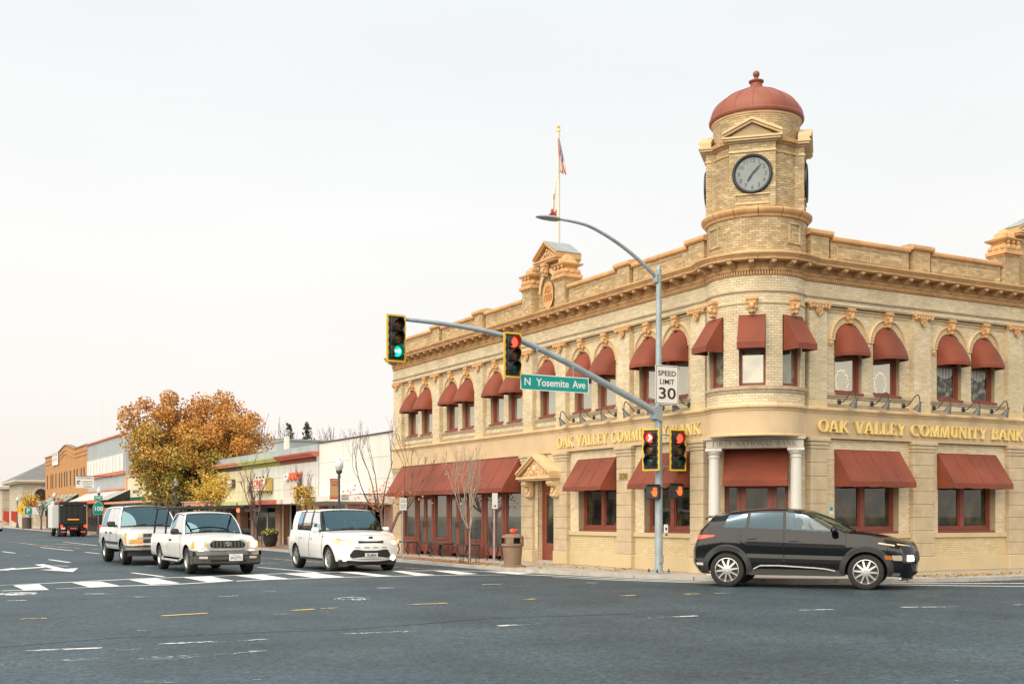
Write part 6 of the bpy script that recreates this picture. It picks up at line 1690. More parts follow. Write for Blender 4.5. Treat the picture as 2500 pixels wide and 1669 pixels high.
class Car:
    def __init__(s, T, **k):
        s.T = T; s.__dict__.update(k)
    def W(s, x): return sm(x, s.plan)
    def zt(s, x): return sm(x, s.top)
    def y(s, x, z):
        t_ = (z - s.zs) / max(.05, s.zt(x) - s.zs)
        return s.W(x) * itp(max(0, min(1.15, t_)), s.shape)
    def rampF(s, x): t_ = max(0, min(1, (x - (s.xF - .5)) / .5)); return t_ * t_
    def rampR(s, x): t_ = max(0, min(1, ((s.xR + .5) - x) / .5)); return t_ * t_
    def fx(s, y, z):
        w_ = s.y(s.xF, z); yn = min(1, abs(y) / w_)
        return s.xF + itp(z, s.profF) + s.bulF * (1 - yn ** s.pF)
    def rx(s, y, z):
        w_ = s.y(s.xR, z); yn = min(1, abs(y) / w_)
        return s.xR - itp(z, s.profR) - s.bulR * (1 - yn ** s.pR)
    def sx(s, x, z): return x + s.rampF(x) * itp(z, s.profF) - s.rampR(x) * itp(z, s.profR)
    def zb(s, x):
        z = s.zs + (getattr(s, 'zsF', s.zs) - s.zs) * s.rampF(x)
        for xc in (0, -s.wb):
            if abs(x - xc) < s.Ra: z = max(z, s.R + sqrt(max(0, s.Ra ** 2 - (x - xc) ** 2)))
            elif abs(abs(x - xc) - s.Ra) < 1e-6: z = max(z, s.R)
        return z
    def shell(s, paint, doors, tubs, decks, nv=12):
        """tubs: x ranges left open on top; decks: x ranges closed by a crowned top"""
        xs = set(lin(s.xR, s.xF, 40)) | {s.xF - .03, s.xR + .03, s.xF - .08, s.xR + .08}
        for xc in (0, -s.wb):
            xs = {x for x in xs if abs(x - xc) > s.Ra}
            xs |= {xc + s.Ra * cos(pi * i / 14) for i in range(15)} | {xc + s.Ra + .002, xc - s.Ra - .002}
        for d_ in doors: xs |= {d_[0], d_[1]}
        for a, c in tubs + decks: xs |= {a, c}
        xs = sorted(x for x in xs if s.xR - 1e-6 <= x <= s.xF + 1e-6)
        xs = [x for i, x in enumerate(xs) if i == 0 or x - xs[i - 1] > 1e-5]
        body = MB(); dmb = [MB() for _ in doors]
        vs_ = lin(0, 1, nv)
        for sg in (1, -1):
            for i in range(len(xs) - 1):
                xm = (xs[i] + xs[i + 1]) / 2; tgt, o_ = body, 0
                for j, d_ in enumerate(doors):
                    if d_[0] < xm < d_[1]: tgt, o_ = dmb[j], .004
                def P(x, v):
                    z = s.zb(x) + (s.zt(x) - s.zb(x)) * v
                    return (s.sx(x, z), sg * (s.y(x, z) + o_), z)
                tgt.grid(P, [xs[i], xs[i + 1]], vs_)
        ts = lin(-1, 1, 17)
        for a, c in decks:
            xx = [x for x in xs if a - 1e-6 <= x <= c + 1e-6]
            def P(x, t_):
                z = s.zt(x); yy = t_ * s.y(x, z)
                return (x + s.rampF(x) * (itp(z, s.profF) + s.bulF * (1 - abs(t_) ** s.pF)) - s.rampR(x) * (itp(z, s.profR) + s.bulR * (1 - abs(t_) ** s.pR)), yy, z + s.crown * (1 - t_ * t_))
            body.grid(P, xx, ts)
        for a, c, zf in [(a, c, zf) for (a, c), zf in zip(tubs, s.tubz)]:
            xx = [x for x in xs if a - 1e-6 <= x <= c + 1e-6]
            rows = [(0, 0), (.07, 0), (.09, 1), (1, 1)]
            def P(x, q):
                zt_ = s.zt(x); yy = s.y(x, zt_); r_, dn_ = rows[q]
                return (s.sx(x, zt_), sg * (yy - (r_ if r_ < .5 else yy)), zt_ - (zt_ - zf) * dn_)
            for sg in (1, -1): body.grid(P, xx, [0, 1, 2, 3])
        def Pf(t_, v):
            zb_, zt_ = s.zb(s.xF), s.zt(s.xF); z = zb_ + (zt_ - zb_) * v; w_ = s.y(s.xF, z); return (s.fx(t_ * w_, z), t_ * w_, z + s.crown * (1 - t_ * t_) * v ** 3 * s.fcrown)
        body.grid(Pf, ts, vs_)
        def Pr(t_, v):
            zb_, zt_ = s.zb(s.xR), s.zt(s.xR); z = zb_ + (zt_ - zb_) * v; w_ = s.y(s.xR, z); return (s.rx(t_ * w_, z), t_ * w_, z)
        body.grid(Pr, ts, vs_)
        s.body = body.build('body', paint, s.T, smooth=38, local=True)
        s.doors = []
        for m_, d_ in zip(dmb, doors):
            # one object per door leaf (left and right)
            for sg in (1, -1):
                q = MB()
                for f in m_.f:
                    if (m_.v[f[0]][1] > 0) == (sg > 0): q.add([m_.v[i] for i in f], [(0, 1, 2, 3)])
                s.doors.append(q.build('door', paint, s.T, smooth=38, local=True))
                sm_ = MB()
                for xe in d_[:2]:
                    zz = lin(s.zb(xe) + .02, s.zt(xe) - .005, 8)
                    sm_.grid(lambda a, z: (s.sx(xe + a, z), sg * (s.y(xe, z) + .0065), z), [-.006, .006], zz)
                sm_.build('door_gap', M_trim, s.doors[-1], local=True)
                if len(d_) > 2 and d_[2]:
                    hx, hz = d_[2]
                    s.spoly('handle', rpoly([(hx - .09, hz - .025), (hx + .09, hz - .025), (hx + .09, hz + .025), (hx - .09, hz + .025)], .02), sg, .03, d_[3] if len(d_) > 3 else M_blkplast, s.doors[-1])
        # wheel housings and underside
        u = MB()
        for xc in (0, -s.wb):
            for sg in (1, -1):
                wi = s.W(xc) - .36
                u.grid(lambda a, q: (xc + s.Ra * cos(a), sg * ((s.y(xc + s.Ra * cos(a), s.R + s.Ra * sin(a)) - .004) * (1 - q) + wi * q), s.R + s.Ra * sin(a)), lin(-.1, pi + .1, 15), [0, 1])
                u.grid(lambda a, q: (xc + s.Ra * cos(a) * q, sg * wi, s.R + s.Ra * sin(a) * q), lin(-.1, pi + .1, 15), [.2, 1])
        hw = s.W(-s.wb / 2) - .37
        u.box(s.xR + .25, s.xF - .15, -hw, hw, s.zs + .0, s.zs + .32)
        u.box(-s.wb + s.Ra + .03, -s.Ra - .03, -s.W(-1) + .06, s.W(-1) - .06, s.zs + .01, s.zs + .06)
        u.tube([(0, -s.W(0) + .2, s.R), (0, s.W(0) - .2, s.R)], .05, 6); u.tube([(-s.wb, -s.W(0) + .2, s.R), (-s.wb, s.W(0) - .2, s.R)], .06, 6)
        u.build('underside', M_dark, s.T, local=True)
    def _poly(s, name, pts, fn, m_, parent, rings=3, depth=.03):
        b = MB(); n = len(pts); cx = sum(p[0] for p in pts) / n; cy = sum(p[1] for p in pts) / n
        vs = [fn(cx, cy, 0)]
        for r in range(1, rings + 1):
            for p in pts: vs.append(fn(cx + (p[0] - cx) * r / rings, cy + (p[1] - cy) * r / rings, 0))
        for p in pts: vs.append(fn(p[0], p[1], -depth))
        fs = [(0, 1 + i, 1 + (i + 1) % n) for i in range(n)]
        for r in range(rings): fs += [(1 + r * n + i, 1 + (r + 1) * n + i, 1 + (r + 1) * n + (i + 1) % n, 1 + r * n + (i + 1) % n) for i in range(n)]
        b.add(vs, fs)
        return b.build(name, m_, parent or s.T, smooth=40, local=True)
    def fpoly(s, name, pts, o_, m_, parent=None, **k):
        return s._poly(name, pts, lambda y, z, d_: (s.fx(y, z) + o_ + d_, y, z), m_, parent, **k)
    def rpolyg(s, name, pts, o_, m_, parent=None, **k):
        return s._poly(name, pts, lambda y, z, d_: (s.rx(y, z) - o_ - d_, y, z), m_, parent, **k)
    def spoly(s, name, pts, sg, o_, m_, parent=None, **k):
        return s._poly(name, pts, lambda x, z, d_: (s.sx(x, z), sg * (s.y(x, z) + o_ + d_), z), m_, parent, **k)
    def ftext(s, t_, size, y, z, o_, m_, parent, width): 
        return text(t_, size, .001, m_, axes((0, 1, 0), (0, 0, 1), (1, 0, 0), (s.fx(y, z) + o_, y, z)), parent, width=width, bold=.002)
    def strip(s, name, pts, hgt, o_, m_, sides=(1, -1)):      # moulding along the side
        for sg in sides:
            b = MB()
            b.grid(lambda i, q: (s.sx(pts[i][0], pts[i][1]), sg * (s.y(pts[i][0], pts[i][1]) + (o_ if q in (1, 2) else 0)), pts[i][1] + (-hgt / 2 if q < 2 else hgt / 2)), range(len(pts)), range(4))
            b.build(name, m_, s.T, local=True)
    def cladding(s, m_, wd=.09, o_=.022):
        for xc in (0, -s.wb):
            for sg in (1, -1):
                b = MB()
                def P(a, q):
                    r = s.Ra - .004 + wd * (0, 0, .75, 1)[q]; x, z = xc + r * cos(a), s.R + r * sin(a)
                    z = max(z, s.zs - .01)
                    return (s.sx(x, z), sg * (s.y(x, z) + (-.02, o_, o_, -.002)[q]), z)
                b.grid(P, lin(-.35, pi + .35, 26), range(4)); b.build('wheel_arch_trim', m_, s.T, smooth=40, local=True)
    def house(s, paint, cols, kinds, gl, tint, roof_m=None, header=.07, ws_b=.14, frame=M_trim, rear_glass=True, bulge=.035, wsm=None, edge='b', fm=.028, vtop=.90):
        """greenhouse: cols = (x at belt, x at roof) from windscreen pillar to rear; kinds per gap"""
        g = {'b': MB(), 'k': MB()}; panes = []
        def B(xb): z = s.zt(xb); return Vector((xb, s.y(xb, z) - .035, z))
        def Tp(xt): return Vector((xt, sm(xt, s.roofw), sm(xt, s.roofz)))
        def Sp(ib, u, v, sg):
            b0, b1 = B(cols[ib][0]), B(cols[ib + 1][0]); t0, t1 = Tp(cols[ib][1]), Tp(cols[ib + 1][1])
            xb = b0.x + (b1.x - b0.x) * u; xt = t0.x + (t1.x - t0.x) * u
            p = B(xb).lerp(Tp(xt), v); y_ = p.y + bulge * sin(pi * v) * .8
            return (p.x, sg * y_, p.z)
        for sg in (1, -1):
            for i, kd in enumerate(kinds):
                if kd in 'bk':
                    q = MB(); q.grid(lambda u, v: Sp(i, u, v, sg), lin(0, 1, 4), lin(0, 1, 8)); q.build('pillar', paint if kd == 'b' else frame, s.T, smooth=40, local=True); continue
                ln = abs(cols[i][0] - cols[i + 1][0]); e_ = min(.2, fm / ln); vb, vt_ = .05, vtop
                fr = g['k']
                for u0, u1, v0, v1 in ((0, e_, 0, 1), (1 - e_, 1, 0, 1), (e_, 1 - e_, 0, vb), (e_, 1 - e_, vt_, vt_ + .04)):
                    fr.grid(lambda u, v: Sp(i, u, v, sg), lin(u0, u1, 4), lin(v0, v1, 8))
                q = MB(); q.grid(lambda u, v: Sp(i, u, v, sg), lin(e_, 1 - e_, 4), lin(vt_ + .04, 1, 3)); q.build('window_header', paint, s.T, smooth=40, local=True)
                pm = MB(); pm.grid(lambda u, v: Sp(i, u, v, sg), lin(e_, 1 - e_, 6), lin(vb, vt_, 8))
                panes.append((pm, tint if kd == 't' else gl))
        A0, A1 = cols[0]; D0, D1 = cols[-1]
        def ws(t_, v):
            b_ = B(A0); tt = Tp(A1)
            z0 = b_.z + s.crown * (1 - t_ * t_); x0 = b_.x + ws_b * (1 - abs(t_) ** 2.2); x1 = tt.x + header * (1 - t_ * t_); z1 = tt.z + s.rcrown * (1 - t_ * t_)
            y_ = (b_.y + (tt.y - b_.y) * v + bulge * sin(pi * v) * .8 * abs(t_) ** 6) * t_
            k_ = .02 * sin(pi * v)
            return (x0 + (x1 - x0) * v + k_, y_, z0 + (z1 - z0) * v + k_)
        def rw(t_, v):
            b_ = B(D0); tt = Tp(D1)
            x0 = b_.x - s.bulR * (1 - abs(t_) ** s.pR); x1 = tt.x - .08 * (1 - t_ * t_); z1 = tt.z + s.rcrown * (1 - t_ * t_)
            y_ = (b_.y + (tt.y - b_.y) * v + bulge * sin(pi * v) * .8 * abs(t_) ** 6) * t_
            return (x0 + (x1 - x0) * v, y_, b_.z + (z1 - b_.z) * v)
        mt = .045
        for fn, gm, nm, body_edge in ((ws, wsm or M_glass, 'windscreen', True), (rw, tint, 'rear_window', True)):
            for t0, t1, v0, v1 in ((-1, -1 + mt, 0, 1), (1 - mt, 1, 0, 1)): q = MB(); q.grid(fn, lin(t0, t1, 4), lin(v0, v1, 8)); q.build('screen_pillar', frame if edge == 'k' and fn is ws else paint, s.T, smooth=40, local=True)
            for t0, t1, v0, v1 in ((-1 + mt, 1 - mt, 0, .055), (-1 + mt, 1 - mt, .945, 1), (-1 + mt, -1 + mt + .022, .055, .945), (1 - mt - .022, 1 - mt, .055, .945)): g['k'].grid(fn, lin(t0, t1, 14 if t1 - t0 > .5 else 3), lin(v0, v1, 8))
            pm = MB(); pm.grid(fn, lin(-1 + mt + .022, 1 - mt - .022, 18), lin(.055, .945, 8))
            panes.append((pm, gm, nm))
        rf = MB()
        xs = lin(D1, A1, 20)
        def Rf(x, t_):
            u = (x - D1) / (A1 - D1); y_ = sm(x, s.roofw) * t_
            return (x + header * (1 - t_ * t_) * u ** 3 - .08 * (1 - t_ * t_) * (1 - u) ** 3, y_, sm(x, s.roofz) + s.rcrown * (1 - t_ * t_))
        rf.grid(Rf, xs, lin(-1, 1, 17)); s.roof = rf.build('roof', roof_m or paint, s.T, smooth=50, local=True)
        s.Rf = Rf
        if g['k'].v: g['k'].build('window_frames', frame, s.T, smooth=40, local=True)
        for p in panes: p[0].build(p[2] if len(p) > 2 else 'side_window', p[1], s.T, smooth=60, local=True)
        s.ws = ws
        # wipers
        for t0 in (-.55, .05):
            b = MB(); q = [Vector(ws(t0 + .5 * i / 6, .03 + .07 * i / 6)) + Vector((.02, 0, .012)) for i in range(7)]; b.tube(q, .009, 5); b.build('wiper', M_blkplast, s.T, local=True)
    def wheels(s, tm, rm, R=None, wd=.2, rimr=.62, spokes=5, sw=.05, cover=None):
        R = R or s.R
        t_ = MB(); h = wd / 2; rr = R * rimr
        t_.lathe([(rr, -h), (R * .86, -h * 1.04), (R * .965, -h * .9), (R, -h * .6), (R, h * .6), (R * .965, h * .9), (R * .86, h * 1.04), (rr + .01, h), (rr, h * .8), (rr, -h)], (0, 0, 0), 36, M=Matrix.Rotation(-pi / 2, 4, 'X'))
        tme = t_.mesh('wheel', tm, 40)
        r_ = MB(); MX = Matrix.Rotation(-pi / 2, 4, 'X')
        r_.lathe([(rr, h * .75), (rr, h * .95), (rr - .012, h * .97), (rr - .03, h * .7), (rr - .04, h * .2)], (0, 0, 0), 36, M=MX)
        r_.lathe([(.001, h * .93), (.035, h * .93), (.05, h * .8), (.06, h * .5)], (0, 0, 0), 16, M=MX)
        for i in range(spokes):
            a = 2 * pi * i / spokes + .3
            ca, sa = cos(a), sin(a)
            pts = []
            for yy in (h * .72, h * .9):
                for rad, w_ in ((.03, sw * .8), (rr - .02, sw * .55)):
                    for sgn in (-1, 1): pts.append((ca * rad - sa * w_ * sgn, yy - (.015 if rad > .1 else 0), sa * rad + ca * w_ * sgn))
            r_.add(pts, [(0, 1, 3, 2), (4, 6, 7, 5), (0, 4, 5, 1), (2, 3, 7, 6), (0, 2, 6, 4), (1, 5, 7, 3)])
        rme = r_.mesh('rim', rm, 35)
        d_ = MB(); d_.lathe([(.001, h * .15), (rr - .02, h * .15)], (0, 0, 0), 24, M=MX); d_.lathe([(.001, h * .3), (rr * .55, h * .3), (rr * .55, h * .2)], (0, 0, 0), 20, M=MX)
        dme = d_.mesh('brake_disc', M_alloyd, 40)
        for xc in (0, -s.wb):
            for sg in (1, -1):
                yc = s.W(xc) - wd / 2 - s.winset
                M = Matrix.Translation((xc, sg * yc, R)) @ Matrix.Rotation(0 if sg > 0 else pi, 4, 'Z') @ Matrix.Rotation(rnd.uniform(0, 1.2), 4, 'Y')
                o = put(tme, 'wheel', s.T, M); put(rme, 'rim', o); put(dme, 'brake_disc', o)
    def mirror(s, x, z, m_, w_=.2, h=.13):
        for sg in (1, -1):
            y0 = s.y(x, s.zt(x)) - .02
            b = MB(); b.rbox(x - .07, x + .05, min(sg * (y0 + .06), sg * (y0 + .06 + w_)), max(sg * (y0 + .06), sg * (y0 + .06 + w_)), z, z + h, .035)
            q = b.build('mirror', m_, s.T, smooth=60, local=True)
            b = MB(); b.box(x - .03, x + .03, min(sg * y0, sg * (y0 + .08)), max(sg * y0, sg * (y0 + .08)), z + .01, z + .06); b.build('mirror_arm', M_blkplast, q, local=True)
            b = MB(); b.box(x - .073, x - .0705, min(sg * (y0 + .085), sg * (y0 + .035 + w_)), max(sg * (y0 + .085), sg * (y0 + .035 + w_)), z + .025, z + h - .025); b.build('mirror_glass', M_chrome, q, local=True)
    def cabin(s, xd, rows, zseat=.55, ztop=1.28, fl=None):
        b = MB(); wd = s.W(xd) - .12
        b.rbox(xd - .35, xd + .25, -wd, wd, zseat, s.zt(xd) + .02, .05); b.build('dashboard', M_inter, s.T, local=True)
        for x in rows:
            for y_ in (-.37, .37):
                b = MB(); b.rbox(x - .28, x + .28, y_ - .24, y_ + .24, zseat - .1, zseat + .08, .05)
                vs = MB(); vs.rbox(x - .36, x - .24, y_ - .23, y_ + .23, zseat, ztop - .2, .04); b.add(vs.v, vs.f)
                vs = MB(); vs.rbox(x - .40, x - .30, y_ - .12, y_ + .12, ztop - .17, ztop, .035); b.add(vs.v, vs.f)
                b.build('seat', M_seat, s.T, smooth=50, local=True)
        b = MB(); c = Vector((xd - .48, .37, s.zt(xd) + .0)); Mr = Matrix.Translation(c) @ Matrix.Rotation(radians(65), 4, 'Y')
        b.tube([tuple(Mr @ Vector((.18 * cos(2 * pi * i / 20), .18 * sin(2 * pi * i / 20), 0))) for i in range(21)], .014, 6)
        b.tube([tuple(Mr @ Vector((-.17, 0, 0))), tuple(Mr @ Vector((.17, 0, 0)))], .012, 5); b.tube([tuple(Mr @ Vector((0, -.17, 0))), tuple(Mr @ Vector((0, .17, 0)))], .012, 5)
        b.build('steering_wheel', M_blkplast, s.T, local=True)
        p = s.ws(0, .88); b = MB(); b.rbox(p[0] - .14, p[0] - .10, -.11, .11, p[2] - .05, p[2] + .03, .012); b.build('rear_view_mirror', M_blkplast, s.T, local=True)

# ---- seated drivers: one continuous skinned body each
def driver_mesh(shirt, skin):
    V = [(0, 0, 0), (-.02, 0, .2), (-.05, 0, .40), (-.06, 0, .50), (-.04, 0, .58), (-.03, 0, .67), (-.04, 0, .76)]
    Rr = [.15, .145, .155, .075, .055, .088, .07]; E = [(i, i + 1) for i in range(6)]
    def add(p, r, a): V.append(p); Rr.append(r); E.append((a, len(V) - 1)); return len(V) - 1
    for sg in (1, -1):
        sh = add((-.06, sg * .19, .44), .07, 2); el = add((.10, sg * .25, .22), .047, sh); wr = add((.34, sg * .17, .28), .034, el); hd = add((.41, sg * .15, .31), .038, wr)
        for i in range(4): add((.47, sg * (.12 + i * .02), .33 + .012 * (1.5 - abs(i - 1.5))), .011, hd)
        add((.42, sg * .10, .34), .012, hd)
        hp = add((.05, sg * .10, -.02), .10, 0); kn = add((.45, sg * .14, .06), .075, hp); an = add((.62, sg * .14, -.30), .05, kn); add((.76, sg * .14, -.33), .04, an)
    me = bpy.data.meshes.new('person'); me.from_pydata(V, E, [])
    o = bpy.data.objects.new('person', me); COL.objects.link(o)
    md = o.modifiers.new('skin', 'SKIN'); md.use_smooth_shade = True
    sv = me.skin_vertices[0].data
    for i, r in enumerate(Rr): sv[i].radius = (r, r); sv[i].use_root = (i == 0)
    o.modifiers.new('sub', 'SUBSURF').levels = 1; o.modifiers['sub'].render_levels = 1
    dg = bpy.context.evaluated_depsgraph_get(); m2 = bpy.data.meshes.new_from_object(o.evaluated_get(dg))
    bpy.data.objects.remove(o)
    m2.materials.clear()
    for m_ in (mat('shirt_' + shirt[0], shirt[1], rough=.9), mat('skin_' + skin[0], skin[1], rough=.55), mat('dark_trousers', (.03, .035, .05), rough=.9)): m2.materials.append(m_)
    for p in m2.polygons:
        c = p.center; p.use_smooth = True
        p.material_index = 1 if (c.z > .53 or c.x > .33 and c.z > .2) else (2 if c.z < .06 else 0)
    return m2
def driver(label, car, x, y, z, shirt, skin, hair):
    o = put(driver_mesh(shirt, skin), 'person', None)
    mw = car.T.matrix_basis @ Matrix.Translation((x, y, z))
    o.matrix_world = mw; tag(o, label, 'person')
    b = MB(); b.lathe([(.092 * cos(t_), .70 + .10 * sin(t_)) for t_ in lin(-.1, 1.5, 8)], (-.045, 0, 0), 14, sx=1.05); b.lathe([(.09, .60), (.094, .66), (.09, .71)], (-.055, 0, 0), 8, a0=pi * .55, a1=pi * 1.45)
    h = b.build('hair', mat('hair_' + hair[0], hair[1], rough=.8), o, smooth=60, local=True)
    b = MB(); b.ball((.057, 0, .655), .016, 8, sz=1.6); b.build('nose', mat('skin_' + skin[0], skin[1], rough=.55), o, smooth=60, local=True)
    for sg in (1, -1):
        b = MB(); b.ball((.045, sg * .03, .68), .012, 6); b.build('eye', M_blk, o, local=True)
    for sg in (1, -1):
        b = MB(); b.ball((-.03, sg * .088, .66), .024, 6, sz=1.4); b.build('ear', mat('skin_' + skin[0], skin[1], rough=.55), o, local=True)
    return o
def c2w(X, Y): return (CAM.x + X * cos(TH) + Y * sin(TH), CAM.y - X * sin(TH) + Y * cos(TH))
def vehicle(name, label, cat, X, Y, heading, scale, group=None):
    x, y = c2w(X, Y)
    T = thing(name, label, cat, (x, y, 0), heading, group)
    T.scale = (scale,) * 3
    return T
HS = -pi / 2       # heading straight down the street towards the crossing

# ================= white pickup with a ladder rack
T = vehicle('pickup_truck', 'white pickup truck with a black ladder rack over its bed, headlights lit', 'pickup', -7.09, 28.46, HS, .95)
c = PK = Car(T, wb=3.09, R=.335, Ra=.41, zs=.38, zsF=.42, xR=-4.18, xF=.66, bulF=.13, pF=3.2, bulR=.02, pR=4, crown=.055, fcrown=1.0, rcrown=.035, winset=.02,
    top=[(-4.2, .97), (-2.1, .98), (-.62, .985), (.1, .95), (.5, .89), (.7, .85)], plan=[(-4.2, .83), (-3.5, .845), (0, .845), (.45, .82), (.68, .78)],
    shape=[(0, .95), (.1, .985), (.4, 1.0), (.62, 1.0), (.8, .975), (1, .94)], profF=[(.3, .02), (.6, .04), (.78, .02), (.92, -.06)], profR=[(.3, 0), (1, 0)],
    roofw=[(-2.2, .60), (-1.2, .62), (-.9, .60)], roofz=[(-2.2, 1.50), (-1.7, 1.545), (-1.2, 1.53), (-.98, 1.49)], tubz=[.62, .62])
c.shell(M_wpaint2, [(-1.98, -.62, (-1.72, .83))], [(-4.14, -2.32), (-2.22, -.6)], [(-4.18, -4.14), (-2.32, -2.22), (-.6, .66)])
c.house(M_wpaint2, [(-.60, -1.02), (-.72, -1.06), (-1.52, -1.52), (-1.60, -1.58), (-2.12, -2.02), (-2.22, -2.12)], ['b', 'g', 'b', 't', 'b'], M_glass_s, M_glass_t)
c.wheels(M_tyre, M_alloy, wd=.22, rimr=.60, spokes=6, sw=.05)
c.mirror(-.78, .98, M_blkplast, .2, .15)
c.cabin(-.75, [-1.45], .55, 1.25)
# grille, lamps, bumper, plate
gr = c.fpoly('grille_surround', rpoly([(-.50, .63), (.50, .63), (.56, .76), (.42, .88), (-.42, .88), (-.56, .76)], .1), .022, M_alloy)
gi = c.fpoly('grille', rpoly([(-.42, .665), (.42, .665), (.45, .76), (.36, .845), (-.36, .845), (-.45, .76)], .07), .032, M_dark, gr)
for i in range(9): y_ = -.36 + .09 * i; c.fpoly('grille_bar', [(y_ - .02, .68), (y_ + .02, .68), (y_ + .02, .83), (y_ - .02, .83)], .045, M_dirty, gr, rings=1)
b = MB(); Me = axes((0, 1, 0), (0, 0, 1), (1, 0, 0), (c.fx(0, .76) + .06, 0, .76))
def ell(rx_, ry_, cx, cy): b.tube([tuple(Me @ Vector((cx + rx_ * cos(2 * pi * i / 20), cy + ry_ * sin(2 * pi * i / 20), 0))) for i in range(21)], .007, 5)
ell(.072, .047, 0, 0); ell(.025, .045, 0, 0); ell(.05, .018, 0, .02); b.build('emblem', M_chrome, gr, local=True)
for sg in (1, -1):
    c.fpoly('headlamp', rpoly([(sg * .58, .66), (sg * .80, .67), (sg * .80, .85), (sg * .58, .85)], .05), .02, M_headd)
    hl = c.fpoly('lit_bulb', rpoly([(sg * .60, .68), (sg * .74, .68), (sg * .74, .83), (sg * .60, .83)], .06), .03, M_head)
    c.fpoly('marker_vent', rpoly([(sg * .53, .70), (sg * .57, .70), (sg * .57, .83), (sg * .53, .83)], .02), .024, M_amber)
    c.spoly('turn_lamp', rpoly([(.46, .66), (.64, .67), (.64, .84), (.50, .83)], .03), sg, .012, M_amber)
    c.fpoly('fog_lamp', rpoly([(sg * .52, .40), (sg * .72, .40), (sg * .72, .46), (sg * .52, .46)], .03), .16, M_refl)
b = MB(); b.grid(lambda t_, q: (.66 + .26 - .16 * abs(t_) ** 3 + (0, .04, .04, 0)[q] - (.0 if abs(t_) < .98 else .12), t_ * .86, (.47, .49, .59, .61)[q]), lin(-1, 1, 21), range(4)); b.grid(lambda x, q: (x, .86, (.47, .61)[q]), [.45, .8], [0, 1]); b.grid(lambda x, q: (x, -.86, (.47, .61)[q]), [.45, .8], [0, 1]); b.build('bumper', M_chrome, T, smooth=40, local=True)
b = MB(); b.grid(lambda t_, q: (.66 + .22 - .16 * abs(t_) ** 3 + (-.06, .05, .06, 0)[q], t_ * .85, (.24, .29, .44, .47)[q]), lin(-1, 1, 21), range(4)); b.grid(lambda x, q: (x, .85, (.26, .47)[q]), [.45, .74], [0, 1]); b.grid(lambda x, q: (x, -.85, (.26, .47)[q]), [.45, .74], [0, 1]); b.build('air_dam', M_dirty, T, smooth=40, local=True)
b = MB(); b.box(.935, .95, -.45, .45, .33, .38); b.build('air_intake', M_dark, T, local=True)
b = MB(); b.rbox(.95, .962, .0, .34, .345, .515, .004); pl = b.build('number_plate', M_plate, T, local=True)
text('24127T2', .1, .001, M_plink, axes((0, 1, 0), (0, 0, 1), (1, 0, 0), (.9635, .17, .415)), pl, width=.28, bold=.002); text('California', .035, .001, M_plred, axes((0, 1, 0), (0, 0, 1), (1, 0, 0), (.9635, .17, .49)), pl, width=.17)
for sg in (1, -1):
    b = MB(); b.tube([(-2.6, sg * .83, .36), (-2.5, sg * .87, .30), (-.6, sg * .87, .30), (-.5, sg * .83, .36)], .04, 8); b.build('side_step', M_chrome, T, local=True)
    c.rpolyg('tail_lamp', [(sg * .66, .62), (sg * .80, .62), (sg * .80, .92), (sg * .66, .92)], .015, M_tail)
c.strip('side_crease', [(x, .66) for x in lin(-2.6, -.5, 8)], .012, .006, M_wpaint2)
RK = thing('ladder_rack', 'black steel ladder rack standing on the white pickup bed and reaching over its cab', 'rack', T.location)
RK.rotation_euler = T.rotation_euler; RK.scale = T.scale
zr = 1.66
for x in (-3.95, -2.55):
    for sg in (1, -1):
        b = MB(); b.tube([(x, sg * .78, .97), (x + .04, sg * .76, 1.3), (x + .08, sg * .70, zr)], .028, 6); b.build('post', M_blkplast, RK, local=True)
    b = MB(); b.tube([(x + .08, -.72, zr), (x + .08, .72, zr)], .025, 6); b.build('crossbar', M_blkplast, RK, local=True)
for sg in (1, -1):
    b = MB(); b.tube([(-4.3, sg * .70, zr), (-.55, sg * .70, zr + .02), (-.2, sg * .70, zr + .05)], .03, 6); b.build('side_rail', M_blkplast, RK, local=True)
    b = MB(); b.tube([(-4.0, sg * .72, zr), (-4.0, sg * .72, zr + .17), (-3.0, sg * .72, zr + .17), (-2.4, sg * .72, zr + .03)], .016, 6); b.build('guard_rail', M_blkplast, RK, local=True)
    b = MB(); b.tube([(-.85, sg * .70, zr), (-.85, sg * .70, zr + .15)], .016, 6); b.build('stake', M_blkplast, RK, local=True)
b = MB(); b.tube([(-.45, -.72, zr + .02), (-.45, .72, zr + .02)], .025, 6); b.build('crossbar', M_blkplast, RK, local=True)
for x in (-1.4, -2.0): b = MB(); b.tube([(x, -.72, zr), (x, .72, zr)], .02, 6); b.build('crossbar', M_blkplast, RK, local=True)
driver('driver in a pale shirt at the wheel of the white pickup', c, -1.42, .37, .66, ('pale', (.35, .33, .3)), ('light', (.45, .27, .19)), ('brown', (.05, .03, .02)))

# ================= white full size SUV behind it
T = vehicle('suv', 'white boxy SUV with grey lower trim and chrome bumper, headlights lit, behind the pickup', 'suv', -10.33, 33.79, HS, .92)
c = SV = Car(T, wb=2.985, R=.375, Ra=.45, zs=.46, zsF=.5, xR=-3.98, xF=.70, bulF=.10, pF=3.5, bulR=.03, pR=4, crown=.04, fcrown=1, rcrown=.05, winset=.03,
    top=[(-4.0, 1.14), (-.70, 1.14), (0, 1.12), (.5, 1.07), (.72, 1.02)], plan=[(-4.0, .93), (-3.4, .965), (0, .965), (.5, .95), (.72, .91)],
    shape=[(0, .95), (.1, .985), (.4, 1.0), (.75, 1.0), (.9, .98), (1, .955)], profF=[(.4, .03), (.8, .02), (1.05, -.03)], profR=[(.3, 0), (1, 0), (1.2, .0)],
    roofw=[(-4.0, .70), (-1.2, .71), (-1.0, .69)], roofz=[(-4.0, 1.75), (-3, 1.80), (-1.6, 1.80), (-1.1, 1.765)], tubz=[.7])
